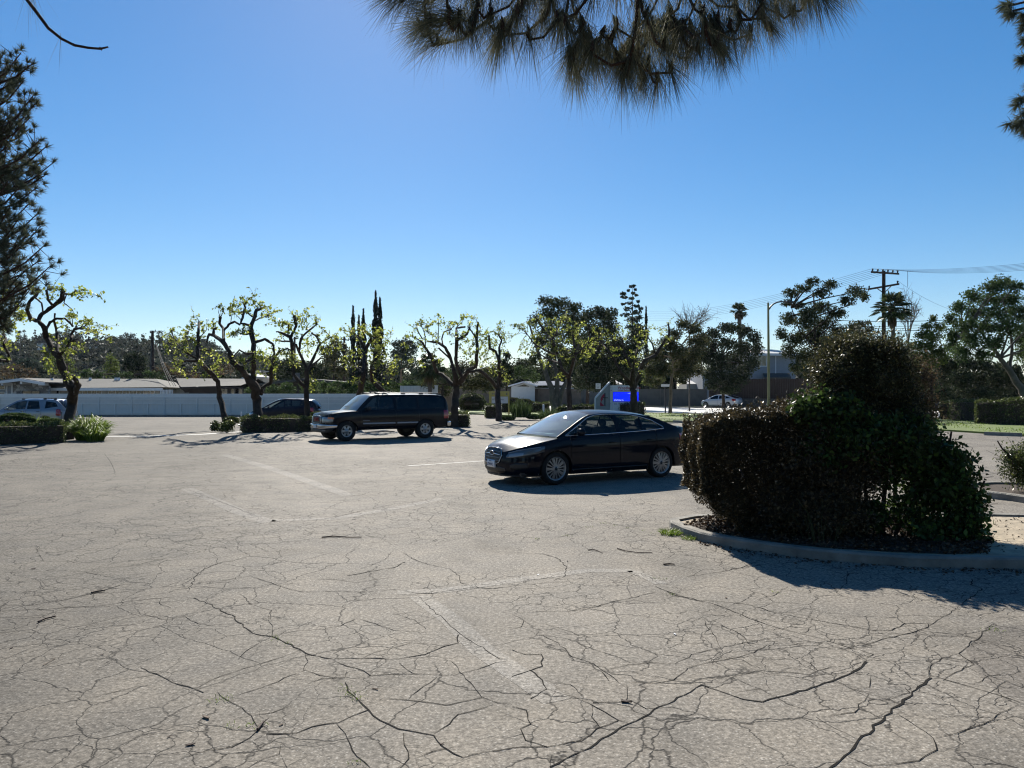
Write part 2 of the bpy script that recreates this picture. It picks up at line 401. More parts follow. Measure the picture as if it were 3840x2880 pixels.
    b.inputs['Roughness'].default_value = 0.88; b.inputs['Specular IOR Level'].default_value = 0.12
    return m
asphalt('asphalt', (0.200, 0.180, 0.153), (0.50, 0.47, 0.42))
asphalt('asphalt_strip', (0.248, 0.228, 0.20), (0.52, 0.50, 0.46), cracks=True)
asphalt('asphalt_coarse', (0.155, 0.139, 0.12), (0.38, 0.36, 0.33), cracks=True)

def sheet(name, m, xs, ys, dz, kind='structure'):
    mb = MB(); mb.grid([[(x, y, gz(x, y)+dz) for x in xs] for y in ys], True)
    o = mb.build(name, m); o['kind'] = kind; return o
def axis(lo, hi, fine_lo, fine_hi, fs, cs):
    a = [lo]
    while a[-1] < hi:
        a.append(min(hi, a[-1]+(fs if fine_lo <= a[-1] < fine_hi else cs)))
    return a
land = sheet('ground', 'soil_land', axis(-1600, 1600, -80, 16, 4, 80), axis(-60, 3000, 30, 78, 4, 90), -0.09)
lot = sheet('parking_lot', 'asphalt', axis(-60, 45, -12, -2, 1.0, 3), axis(-14, 71, 30, 48, 1.0, 3), 0.0)

def ribbon(mb, pts, wds, dz, jit=0.0, rnd=None, sub=4):
    """a strip lying on the ground along pts"""
    P = []
    for i in range(len(pts)-1):
        a, b = pts[i], pts[i+1]
        n = max(1, min(14, int((b-a).length/0.06))) if jit else sub
        for j in range(n):
            t = j/n; p = a.lerp(b, t); w = wds[i]*(1-t)+wds[i+1]*t
            if jit:
                d = (b-a); q = Vector((-d.y, d.x, 0)).normalized()
                p = p+q*rnd.uniform(-1, 1)*jit*min(1, (b-a).length*3); w *= rnd.uniform(0.4, 1.25)
            P.append((p, w))
    P.append((pts[-1], wds[-1]))
    rows = []
    for i, (p, w) in enumerate(P):
        d = P[min(i+1, len(P)-1)][0]-P[max(i-1, 0)][0]; q = Vector((-d.y, d.x, 0))
        if q.length < 1e-6: q = Vector((1, 0, 0))
        q.normalize()
        r = []
        for s in (-0.5, 0.5):
            v = p+q*w*s; r.append((v.x, v.y, gz(v.x, v.y)+dz))
        rows.append(r)
    mb.grid(rows, False)

za, zb = Z(0, 1700, 1.152), Z(1920, 1700, 1.152)
CR_A = [
 (5, '610,925 670,955 750,990 840,1020 880,1035'), (3, '840,1020 950,965 1060,930 1180,895 1300,850'),
 (3, '935,1030 980,1065 1040,1100 1085,1135 1120,1190'), (3, '960,1060 1080,1030 1200,985 1320,935'), (2, '1090,1135 1180,1120 1260,1090'),
 (2, '970,1145 1040,1100'), (6, '840,625 910,655 1000,700 1045,740 1110,785 1180,795 1240,820 1320,865 1400,885 1440,890 1560,885 1720,890 1840,870 1920,835 1975,820 1980,785'),
 (3, '1170,790 1260,770 1400,760 1470,745 1540,715 1620,735 1700,765 1840,775'), (4, '1450,900 1500,920 1570,940 1600,960 1700,955 1820,955 1960,960 2060,935 2140,905 2185,900'),
 (6, '1495,990 1500,1030 1550,1070 1590,1110 1640,1155 1720,1190 1800,1205 1870,1220 1910,1265 1960,1300 2000,1315 2100,1290 2212,1275'),
 (6, '1150,1215 1280,1210 1350,1180 1460,1165 1520,1135 1590,1110'), (4, '780,1320 900,1285 1000,1270 1080,1230 1120,1195 1150,1165'),
 (4, '1590,1065 1680,1062 1760,1065 1870,1080 1930,1090 2000,1075 2085,1055 2150,1080 2212,1085'), (3, '1760,1065 1800,1030 1860,990 1890,965'),
 (3, '1730,905 1780,950 1810,955'), (4, '1870,1215 1940,1170 1980,1130 2060,1110 2130,1085'), (3, '1450,1170 1490,1210 1510,1260 1540,1310 1600,1359'),
 (3, '1740,1210 1745,1260 1770,1320 1720,1370'), (3, '1770,1325 1870,1290 1960,1270'), (3, '1060,1370 1140,1320 1210,1300 1215,1250'), (3, '1210,1300 1240,1359'),
 (3, '1810,620 1860,670 1920,720 1980,770 2030,810 2100,850 2160,890 2190,890'), (3, '0,655 150,655 300,630 420,600 520,570 600,560'),
 (4, '0,680 180,675 300,665 430,660 560,640 700,625 760,620'), (4, '300,630 440,598'), (3, '600,690 690,715 720,720 800,705 820,725 900,745 1020,735'),
 (3, '810,600 840,540 880,500 960,470 1020,460'), (3, '860,555 960,550 1080,530 1180,565 1300,600 1450,595 1560,600 1700,590 1760,595'),
 (4, '1750,595 1800,605 1870,605 1960,590 2050,580 2130,585 2212,575'), (2, '270,460 340,475 420,465 520,445 600,440'), (2, '340,510 420,525 520,528 600,522 680,510'),
 (2, '0,555 130,545'), (2, '0,465 60,470 150,455'), (3, '0,380 180,370 250,355 340,350 450,350 540,340'), (3, '1040,610 1080,650 1170,680 1165,720'),
 (2, '920,395 980,410 1020,430'), (2, '1000,370 1080,380'), (3, '1740,430 1780,455 1850,480 1940,500 1985,530 1990,560 2030,570'), (5, '1500,530 1600,510 1700,495 1750,470'),
 (2, '1360,545 1440,545 1540,560 1620,545 1700,535'), (3, '450,0 480,40 500,95'), (3, '1700,760 1800,735 1900,705'), (2, '1030,890 1060,855 1120,820'), (2, '1310,935 1380,960 1460,970'),
 (3, '1500,940 1490,970 1390,975 1330,995'), (3, '2085,1055 2060,1020 2000,960 1950,900'), (2, '500,685 600,690'), (2, '160,395 160,430 190,465'), (2, '820,160 900,190 1020,235 1150,290'),
 (2, '1100,235 1200,255 1340,250'), (2, '1150,290 1290,295 1400,285 1560,250 1700,220 1860,200'), (2, '0,300 140,285 300,270 400,240'), (2, '190,240 420,245'), (2, '1700,420 1660,460 1560,500'),
 (2, '1450,600 1500,640 1560,630'), (2, '700,625 690,650 740,670'), (2, '1560,890 1620,860 1700,840 1780,820 1930,830'), (2, '1200,600 1210,570 1290,560'), (2, '900,745 830,780'),
 (2, '1180,795 1180,760 1160,700'), (2, '1320,865 1330,900 1310,935'), (2, '500,980 620,965 700,950'), (2, '380,1060 500,1030 640,1000'), (2, '1700,690 1790,720 1840,760'), (2, '1690,700 1760,690 1810,680')]
CR_B = [
 (8, '170,1359 300,1290 420,1220 500,1170 620,1110 740,1045 820,1000'), (9, '820,1000 900,1030 1000,1065 1080,1075'), (11, '1080,1075 1180,1045 1300,1015 1400,975 1480,945 1530,900'),
 (4, '1440,850 1500,830 1600,805 1700,780 1800,750 1795,735 1700,735 1640,765 1560,765 1450,745 1300,720 1140,690 1030,655 900,640 800,635 680,600 620,575'), (4, '1530,885 1560,870 1500,850'),
 (10, '1370,1370 1440,1310 1500,1240 1600,1150 1680,1080 1760,1010 1810,970'), (4, '1810,970 1860,975 1950,1000 2050,1030 2150,1060 2212,1085'), (3, '1930,865 1860,885 1810,920 1800,960'),
 (4, '2080,735 2020,790 1960,840 1930,865 1990,910 1900,955 1865,980'), (4, '1920,670 1840,720 1800,745'), (4, '1920,670 2000,610 2030,585 1985,570 1990,545 2090,535'),
 (4, '620,575 720,620 850,645 950,680 1030,715 1130,750 1250,780 1350,805 1440,835 1490,850'), (3, '1080,725 1140,690'), (3, '1310,740 1265,775 1190,770'), (3, '0,575 150,560 250,555'),
 (3, '0,430 130,435 200,455 235,490 230,530 180,550'), (3, '0,690 120,685 300,680 450,640 600,605 620,600'), (3, '400,940 500,915 600,905 700,910 780,870 900,840 1000,820 1100,800 1200,790'),
 (3, '490,990 600,995 700,980 760,930 850,905 940,890 1020,870 1100,830 1200,830 1300,815'), (3, '880,1000 960,965 1060,940 1160,945 1280,955 1380,925 1480,915'), (2, '1240,880 1290,910 1320,940'),
 (2, '1085,950 1110,1015'), (2, '970,1030 1060,1020 1160,1030'), (5, '0,850 60,870 130,870 130,920 80,940 0,965'), (5, '80,935 130,980 150,1020 80,1060'),
 (4, '150,1020 260,1050 330,1080 400,1120 460,1155 500,1165'), (3, '150,990 250,1000 310,1050'), (3, '0,1040 150,1020'), (5, '0,1095 60,1110 80,1170 40,1190 60,1240 150,1270 300,1240 370,1190 460,1155'),
 (5, '0,1270 150,1268'), (3, '170,1300 165,1370'), (6, '350,1080 460,1075 520,1070'), (3, '350,1080 345,1140 380,1185'), (3, '490,1000 500,1060 480,1080'), (4, '500,1065 580,1105 650,1100'),
 (3, '1670,1130 1750,1180 1820,1230 1830,1280 1760,1330 1650,1345 1540,1350 1450,1310'), (3, '1830,1228 1950,1200 2080,1150 2110,1120 2190,1085'), (2, '1400,990 1500,1030 1640,1065'),
 (2, '1540,1040 1480,1120 1340,1140'), (2, '1550,965 1540,1010 1440,1030'), (3, '1310,1140 1400,1190 1480,1230'), (2, '240,800 330,840 430,870 530,910'),
 (3, '60,760 200,820 260,880 350,910 400,945 490,1010'), (3, '700,540 850,520 920,510 1000,490 1100,450'), (2, '1190,575 1140,610 1060,635'), (2, '330,320 400,310'), (2, '150,375 260,350 330,320'),
 (2, '350,280 430,305 520,320 620,350'), (3, '1400,600 1440,570 1450,510 1530,490'), (4, '2090,710 2212,705'), (2, '10,700 50,720 40,750 0,760'), (2, '830,720 850,760 830,780'),
 (2, '780,745 900,740 1000,790 1030,830'), (2, '1640,1110 1560,1150 1500,1140'), (2, '1990,1000 2060,965 2130,950'), (2, '1700,1015 1720,1035 1640,1060'), (2, '260,700 200,640'), (2, '150,740 250,770 290,790'),
 (2, '330,900 400,960 420,985'), (2, '900,840 870,780 850,750')]
rnd = random.Random(4)
cm = MB()
for z, L_ in ((za, CR_A), (zb, CR_B)):
    for w, s in L_:
        pts = [z.g(*map(float, q.split(','))) for q in s.split()]
        n = len(pts); wd = [min(.013 if w < 8 else .03, max(0.0065, w*1.15/1.152/F*p.y)) for p in pts]
        wd = [v*(0.35 if i in (0, n-1) and w < 5 else 1) for i, v in enumerate(wd)]
        ribbon(cm, pts, wd, 0.0028, jit=0.014, rnd=rnd)
cm.build('ground_cracks', 'crack', recalc=False)['kind'] = 'structure'
# faded bands of old patching and paint on the lot
bm_ = MB()
for w, pts in ((0.16, [(1490, 2222), (1660, 2215), (1800, 2195), (2010, 2165), (2200, 2140), (2370, 2140)]), (0.20, [(1570, 2235), (1700, 2330), (1810, 2440), (1900, 2500), (1990, 2560), (2090, 2630)]),
               (0.25, [(700, 1832), (800, 1875), (900, 1920), (1010, 1958)]), (0.28, [(840, 1705), (980, 1745), (1130, 1795), (1310, 1858)]),
               (0.2, [(1020, 1952), (1250, 1945), (1460, 1910), (1660, 1870)]), (0.13, [(2370, 2140), (2480, 2190)])):
    P_ = [G(*p) for p in pts]; ribbon(bm_, P_, [w]*len(P_), 0.0014, sub=12)
bm_.build('worn_markings', 'asphalt_strip', recalc=False)['kind'] = 'structure'
mb = MB(); pts = [zb.g(*p, 0.0008) for p in ((2060, 745), (1960, 850), (1990, 912), (2040, 985), (2140, 1050), (2400, 1120), (2400, 740))]
mb.poly(pts); mb.build('coarse_patch', 'asphalt_coarse')['kind'] = 'structure'
mb = MB(); ribbon(mb, [G(1530, 1747), G(1810, 1729), G(1960, 1720)], [0.06]*3, 0.003); mb.build('painted_line', 'white_paint')['kind'] = 'structure'
mb = MB(); ribbon(mb, [G(330, 1637), G(560, 1636), G(760, 1629), G(885, 1621), G(1000, 1612)], [0.42]*5, 0.006); mb.build('concrete_gutter', 'road_concrete')['kind'] = 'structure'
# street, kerbs and verge
d = Vector((0.84, -0.543, 0)).normalized(); nr = Vector((0.543, 0.84, 0)).normalized()
A0 = Vector((11, 62.5, 0))
def rp(t, o, z=0.0): v = A0+d*t+nr*o; return Vector((v.x, v.y, z))
mb = MB(); mb.poly([rp(-90, 0, 0.006), rp(120, 0, 0.006), rp(120, 22.6, 0.006), rp(-90, 22.6, 0.006)]); mb.build('street', 'road_concrete')['kind'] = 'structure'
mb = MB(); mb.bar(rp(-90, -0.08, 0.05), rp(120, -0.08, 0.05), 0.16, 0.16); mb.bar(rp(-90, 22.7, 0.07), rp(120, 22.7, 0.07), 0.16, 0.16); mb.build('street_kerb', 'kerb_concrete')['kind'] = 'structure'
mb = MB(); mb.poly([rp(-90, 22.9, 0.12), rp(120, 22.9, 0.12), rp(120, 25.4, 0.12), rp(-90, 25.4, 0.12)], 0.3); mb.build('far_verge', 'turf')['kind'] = 'structure'
vp = [Vector((-6, 73.2, 0.08)), Vector((-4, 62, 0.08)), Vector((3, 53, 0.08)), G(2420, 1583), G(2560, 1585), G(2900, 1592), G(3500, 1614), G(3840, 1636), Vector((45, 22, .08)), rp(60, -0.2), rp(0, -0.2), rp(-20, -0.2)]
for v in vp: v.z = 0.08
mb = MB(); mb.poly(vp, 0.12); mb.build('verge', 'turf')['kind'] = 'structure'
def inpoly(px, py, poly):
    c = np.zeros(len(px), bool); n = len(poly)
    for i in range(n):
        a, b = poly[i], poly[(i+1) % n]
        if abs(b.y-a.y) < 1e-9: continue
        k = ((a.y > py) != (b.y > py)) & (px < (b.x-a.x)*(py-a.y)/(b.y-a.y)+a.x)
        c ^= k
    return c
def grass(name, poly, n, h, wd, z0, seed, m='grass_blade', clump=0.35):
    r = np.random.default_rng(seed)
    xs = [p.x for p in poly]; ys = [p.y for p in poly]
    x = r.uniform(min(xs), max(xs), n); y = r.uniform(min(ys), max(ys), n)
    k = inpoly(x, y, poly) & ((np.sin(x*1.7)+np.sin(y*2.3+x)+np.sin(x*.6-y*.9)) > clump*(r.random(n)*6-3)); x, y = x[k], y[k]; n = len(x)
    hh = h*(0.5+r.random(n)); lx, ly = r.normal(size=n)*hh*0.45, r.normal(size=n)*hh*0.45
    P_ = np.stack([np.stack([x, y, np.full(n, z0)], 1), np.stack([x+lx*.4, y+ly*.4, z0+hh*.65], 1), np.stack([x+lx, y+ly, z0+hh], 1)], 1)
    o = strips(name, m, P_, wd, seed=seed); o['kind'] = 'stuff'; return o
g = grass('grass', vp[2:], 60000, 0.07, 0.03, 0.08, 7); tag(g, 'mown green grass on the verge between the parking lot and the street', 'grass')
g = grass('grass', [rp(-60, 22.95), rp(60, 22.95), rp(60, 25.3), rp(-60, 25.3)], 9000, 0.10, 0.05, 0.12, 8); tag(g, 'thin grass along the far side of the street', 'grass')
# ================================================================ pruned trees of the lot, limbs traced with their own depth
FRESH_GROUP = 'heavily pruned trees with fresh leaves around the parking lot'
def pruned_tree(label, z, Y, limbs, leaves, seed, base=None, spread=1.0, n=34, lsize=0.12, lr=0.20):
    r = random.Random(seed); ph = [r.uniform(0, 6.28) for _ in range(6)]
    bx, by = limbs[0][0][0], limbs[0][0][1]
    k = Y/F/z.k                                        # metres per zoomed pixel
    def depth(x, y):
        hgt = min(1.0, max(0.0, (by-y)/400.0))
        return hgt*spread*(1.3*math.sin((x-bx)*0.011+ph[0])+1.0*math.sin(y*0.009+ph[1])+0.6*math.sin((x+y)*0.02+ph[2]))
    def pt(x, y): return z.w(x, y, Y+depth(x, y))
    b0 = pt(bx, by); gy = gz(b0.x, b0.y)
    root = empty('pruned_tree', (b0.x, b0.y, gy), label, 'tree', group=FRESH_GROUP)
    tr = MB(); nodes = []
    for li, limb in enumerate(limbs):
        pts = [pt(x, y) for x, y, w in limb]; rad = [max(0.012, w*k*0.51) for x, y, w in limb]
        if li == 0:
            pts.insert(0, Vector((b0.x, b0.y, gy-0.15))); rad.insert(0, rad[0]*1.25)
        # refine with knobbly bends
        P2, R2 = [pts[0]], [rad[0]]
        for i in range(len(pts)-1):
            for j in range(1, 4):
                t = j/3; p = pts[i].lerp(pts[i+1], t)
                if j < 3: p = p+Vector([r.uniform(-1, 1)*rad[i]*0.28 for _ in range(3)])
                P2.append(p); R2.append((rad[i]*(1-t)+rad[i+1]*t)*r.uniform(0.9, 1.16))
        tr.tube(rel(root, P2), R2, 8)
        nodes += P2
        if rad[-1] > 0.02:                              # knuckle where it was cut back
            e = P2[-1]; tr.tube(rel(root, [e, e+(P2[-1]-P2[-2]).normalized()*R2[-1]*1.4]), [R2[-1]*1.35, R2[-1]*1.0], 7)
    tw = tr; lv = Leaves(seed)
    for (x, y) in leaves:
        c = pt(x+r.uniform(-5, 5), y+r.uniform(-5, 5)); c.y += r.uniform(-.5, .5)
        a = min(nodes, key=lambda q: (q-c).length)
        mid = a.lerp(c, 0.5)+Vector((r.uniform(-.1, .1), r.uniform(-.1, .1), r.uniform(0, .15)))
        tw.tube(rel(root, [a, mid, c]), [0.022, 0.014, 0.008], 4, False)
        for _ in range(4):
            e = c+Vector([r.gauss(0, lr) for _ in range(3)])
            tw.tube(rel(root, [c, c.lerp(e, .5)+Vector((0, 0, .04)), e]), [0.009, 0.007, 0.004], 3, False)
            q = np.array([list(c.lerp(e, t)) for t in np.linspace(0.1, 1, max(3, int(n/5)))])
            lv.cloud(q+lv.r.normal(size=q.shape)*0.05, lsize, 0.7, down=0.3)
        q = np.array([list(a.lerp(c, t)) for t in (0.4, 0.6, 0.8, 1.0)]); lv.cloud(q+lv.r.normal(size=q.shape)*0.07, lsize, 0.7, down=0.3)
    tr.build('trunk', 'bark', root, recalc=False)
    lv.build('foliage', 'fresh_leaf', root, tuple(root.location))
    return root
def PL(s):
    out = []
    for l in s.strip().split('\n'):
        q = [tuple(map(float, t.split(','))) for t in l.split()]
        if len(q) > 1: out.append(q)
    return out
def PP(s): return [tuple(map(float, t.split(','))) for t in s.split()]

pruned_tree('tall leaning pruned tree with looping bare limbs beside the bright grass tuft', z1, 30.2, PL('''
575,1420,70 570,1300,78 600,1130,74 590,1000,74 530,880,60 495,760,55 440,680,50 385,590,45 370,510,40 320,450,35 255,435,28 225,360,25 245,290,24 300,240,24 315,195,20
320,450,32 350,390,30 440,330,32 510,270,36 520,215,30
440,330,22 395,270,20 385,200,17
520,225,18 605,230,13
550,235,10 530,300,8
355,370,14 345,300,12 300,265,12
385,520,22 415,460,22 470,430,20 540,430,18 600,490,15
455,440,14 455,395,13
445,440,18 465,520,20 480,620,24 490,720,28
500,730,25 560,660,22 590,600,20 590,560,20 620,515,18 690,510,15
590,620,12 650,600,10
610,1090,40 650,980,42 610,920,36 560,880,28'''), PP('320,180 380,170 300,200 430,260 500,190 620,200 700,200 760,225 640,250 560,400 640,400 600,420 700,450 780,480 850,500 880,580 760,560 650,440 720,520 350,710 330,715 430,560 520,600 600,690 640,660 560,640 600,740 270,410 240,400 480,480 540,700 460,860 620,910 820,540 470,190'), 11)
pruned_tree('pruned tree mostly cut off by the left edge of the picture', z1, 31.5, PL('''
-190,1440,80 -180,1200,70 -150,1000,60 -120,860,50 -40,780,26 90,780,22 70,720,20 30,650,20 50,600,17 30,560,14
-130,900,40 -150,700,34 -100,560,28 -60,430,24 -20,350,20
-110,580,24 -40,540,18 20,520,14'''), PP('40,230 10,220 70,245 100,360 140,400 60,420 170,350 190,420 30,540 60,500 20,580 90,680 70,660 -20,330 -40,260 120,440 150,350 40,480 -60,500 -100,400 200,400 110,480 80,780'), 12)
pruned_tree('leaning slim pruned tree, leftmost of the three in the middle hedge island', z2, 40, PL('''
655,1275,52 600,1080,40 590,950,38 530,880,34 430,770,32 425,640,26 430,540,20 435,460,12
585,940,26 540,915,20 480,905,14
430,780,18 330,780,16 270,800,12 230,830,9
425,700,16 470,685,14 530,700,11
425,620,14 370,600,12 330,620,9
430,600,10 500,520,6
425,770,18 310,700,12 230,620,8 210,530,5'''), PP('430,430 440,470 390,480 350,500 480,520 330,540 200,520 250,560 180,600 220,650 170,700 300,640 260,680 350,700 220,760 250,820 200,860 300,800 380,850 480,700 540,700 570,720 560,800 590,830 540,880 450,900 330,620 480,780 380,600 500,490 150,660 170,560 320,690 280,880 410,640 460,590 620,800 450,820 270,590'), 13)
pruned_tree('thick-trunked pruned tree with tall contorted limbs in the middle hedge island', z2, 36, PL('''
935,1300,75 915,1100,75 890,990,75 830,910,50 790,850,45 710,790,42 690,710,35 630,620,34 560,570,32 520,560,26 500,620,14
555,570,24 555,520,22 575,510,15
640,610,24 635,510,22 605,470,22 610,425,20
640,530,18 680,480,18 730,455,17 770,480,13
890,1000,45 880,880,38 890,740,36 880,600,36 865,500,34 890,430,30 910,360,26 970,340,15
870,490,20 780,470,20 800,400,18 820,340,16 800,300,10
820,370,14 870,410,11
880,460,14 930,430,12 1000,410,9
880,640,22 920,620,22 980,600,22 1045,640,20 1060,720,18 1040,780,12
885,720,16 820,720,14 770,690,12 720,745,9
865,560,14 800,560,12 740,540,9
945,1060,36 950,1010,34 1000,980,32 1030,960,30 1030,860,26 1060,760,22 1100,700,16 1170,680,11
800,850,22 820,790,20 870,765,16'''), PP('600,330 620,350 660,360 700,330 740,320 780,310 830,300 880,270 870,240 930,310 980,330 1040,340 1060,370 1030,400 1010,410 960,400 900,300 850,380 760,380 700,370 560,480 550,520 770,540 820,520 860,560 740,560 740,770 780,770 690,780 870,760 940,750 980,730 1000,800 960,780 1040,870 980,870 1100,720 1150,700 1200,760 1230,800 1080,820 920,760 800,790 1180,720 1110,760 960,720 910,740 1240,760 780,250 1020,840 790,540 850,540 700,560'), 14)
pruned_tree('pruned tree with upright forking limbs between the dark crossover and the large black SUV', z2, 38.5, PL('''
1335,1240,46 1325,1050,42 1325,960,42 1330,850,34 1290,760,22 1240,650,16
1265,690,20 1270,640,18 1290,580,18 1370,510,14 1410,480,10
1332,860,26 1400,720,22 1440,640,20 1410,580,16 1370,550,11
1345,840,18 1440,760,13
1440,640,14 1500,600,10 1540,580,8
1310,1000,30 1290,980,30 1220,900,24 1210,800,22 1205,640,26 1190,580,26 1110,545,16 1080,540,9
1195,590,22 1240,490,20 1225,420,20
1195,620,16 1130,620,12 1070,610,9
1172,560,12 1175,480,11
1335,520,6 1325,440,5 1320,370,4'''), PP('1220,410 1250,430 1270,420 1150,470 1130,465 1090,460 1140,500 1200,540 1330,400 1320,370 1400,440 1400,470 1340,520 1450,520 1500,580 1540,620 1490,640 1380,640 1310,640 1320,700 1340,600 1420,560 1470,700 1540,680 1210,760 1190,720 1240,820 1340,1000 1360,970 1090,600 1060,690 1130,580 1270,560 1570,600 1560,560 1360,950 1180,490 1300,470 1580,640 1290,450'), 15)
pruned_tree('leafy pruned tree rising behind the hood of the large black SUV', z3, 41, PL('''
400,1290,56 425,1140,50 450,1020,48 470,900,42 480,780,36 490,680,32 540,580,20 490,540,16
485,690,22 440,600,18 400,560,12
470,880,16 440,850,12 370,820,8
670,1070,46 650,1050,44 600,1000,34 540,940,30 530,860,20 540,820,12
435,1100,36 500,1060,34 650,1060,40'''), PP('310,520 290,530 350,540 400,520 450,510 500,540 560,570 610,530 690,560 650,600 600,620 540,640 560,700 620,690 520,760 600,760 570,820 650,800 720,770 760,770 700,840 480,500 420,600 370,700 300,790 360,770 400,830 420,940 380,950 540,800 680,870 300,690 430,700 740,870 560,930 440,560 590,560 630,650 510,700 580,660 640,720 590,800 480,740 550,600 660,640 380,560 320,760 460,480 600,700 610,580 520,570 340,720'), 16)
pruned_tree('wide pruned tree with a fan of limbs behind the tail of the large black SUV', z3, 40, PL('''
1220,1260,62 1225,1180,58 1230,1090,55 1240,980,50 1225,880,32 1190,750,24 1150,670,22 1090,630,20 1010,620,14
1215,980,36 1140,910,32 1080,870,32 1040,760,28 990,680,22 950,620,14
1240,1000,36 1290,920,28 1240,800,26 1240,700,26 1245,580,24 1240,510,18 1310,500,12
1250,610,20 1330,560,18 1350,510,12
1280,960,34 1340,860,30 1400,830,28 1415,700,26 1410,580,24 1420,470,14
1405,590,14 1340,500,9
1195,770,14 1100,680,11
1130,650,12 1120,600,12 1140,540,10 1200,520,8
1092,640,8 1090,600,8 1095,470,4
985,660,8 980,560,8 950,480,5
960,600,10 910,510,7'''), PP('900,520 910,480 950,480 1000,500 1040,480 1090,470 1095,400 1150,470 1220,490 1240,470 1310,430 1370,430 1420,480 1350,480 1440,540 960,600 920,640 960,680 1060,580 1080,620 1190,560 1290,600 1330,620 1340,680 1310,720 1370,800 1100,780 1040,560 830,580 870,570 820,660 880,780 930,790 1280,580 1450,610 1400,560 1300,420 1200,460 1390,640 1380,720 1070,700 1260,650 1180,500 1320,560 1010,540'), 17)
pruned_tree('narrow leafy pruned tree growing from the small square hedge beside the yellow sign', z4, 48, PL('''
265,1270,46 260,1120,42 260,1010,42 270,900,28 270,780,24 240,700,22 190,680,20 185,580,16
275,790,20 270,670,18 290,610,14 260,560,11
255,1010,36 180,920,30 100,860,28 30,870,18'''), PP('170,540 210,530 280,510 250,560 310,560 160,600 130,640 180,640 230,640 310,640 290,700 170,720 150,780 240,760 190,870 270,850 330,930 350,945 100,560 110,680 200,600 250,610 290,590 140,560 220,700 180,760 220,820 260,500 280,480 150,700 130,820 310,600 240,870 340,900 90,700 200,660 120,740 300,540'), 18)
pruned_tree('large leafy pruned tree just in front of the dark multi-trunked oak', z4, 49, PL('''
855,1215,44 850,1060,40 850,930,36 790,850,28 760,740,24 720,640,22 640,520,18 570,420,12
850,920,26 880,800,22 900,700,20 880,560,12
700,620,16 740,560,12 780,450,10
760,740,14 660,700,12 560,640,10 500,560,8
895,740,14 960,680,10 1010,620,8
780,800,14 700,780,12 600,720,10'''), PP('440,510 470,470 420,480 520,460 560,440 600,430 560,500 620,480 680,440 740,430 800,410 840,440 780,480 850,490 900,480 720,500 660,520 600,560 540,560 480,520 640,590 700,560 760,540 820,540 880,560 930,560 960,480 700,620 760,610 830,620 900,620 960,620 660,660 740,680 820,680 890,690 600,640 560,600 460,640 440,680 500,660 480,700 540,720 960,740 1000,740 1040,700 700,720 780,740 850,760 640,790 780,890 770,910 820,400 930,520 1010,710 400,480 380,580 650,800 920,600 860,600 790,580 750,480 890,530 690,480'), 19, n=30)
pruned_tree('pruned tree standing in front of the church sign with its blue screen', z4, 55, PL('''
1388,1165,56 1385,1030,50 1380,990,52 1380,860,32 1340,780,24 1300,700,18 1290,600,12
1375,1000,34 1280,880,30 1230,780,22 1180,700,16 1120,640,11
1395,1000,34 1440,860,30 1470,780,26 1560,740,26 1620,650,22 1680,560,20 1672,480,12
1380,870,18 1400,740,14 1430,650,10
1570,740,14 1540,640,11 1500,580,8'''), PP('1060,500 1100,510 1040,600 1010,640 1080,640 1130,560 1180,580 1240,540 1300,530 1350,480 1300,600 1240,600 1180,640 1130,700 1240,690 1220,730 1390,620 1440,580 1500,560 1560,520 1620,520 1680,460 1670,520 1540,620 1430,680 1370,760 1430,860 1310,800 1440,740 1040,720 1010,780 1100,740 1600,560 1640,580 1400,500 1440,540 1340,560 1480,620 1520,500 1080,570 1200,680 1380,700 1650,640 1420,800 1350,830 1300,790 960,640 990,750 1700,600 1160,530 1270,490 1480,540'), 20, n=30)

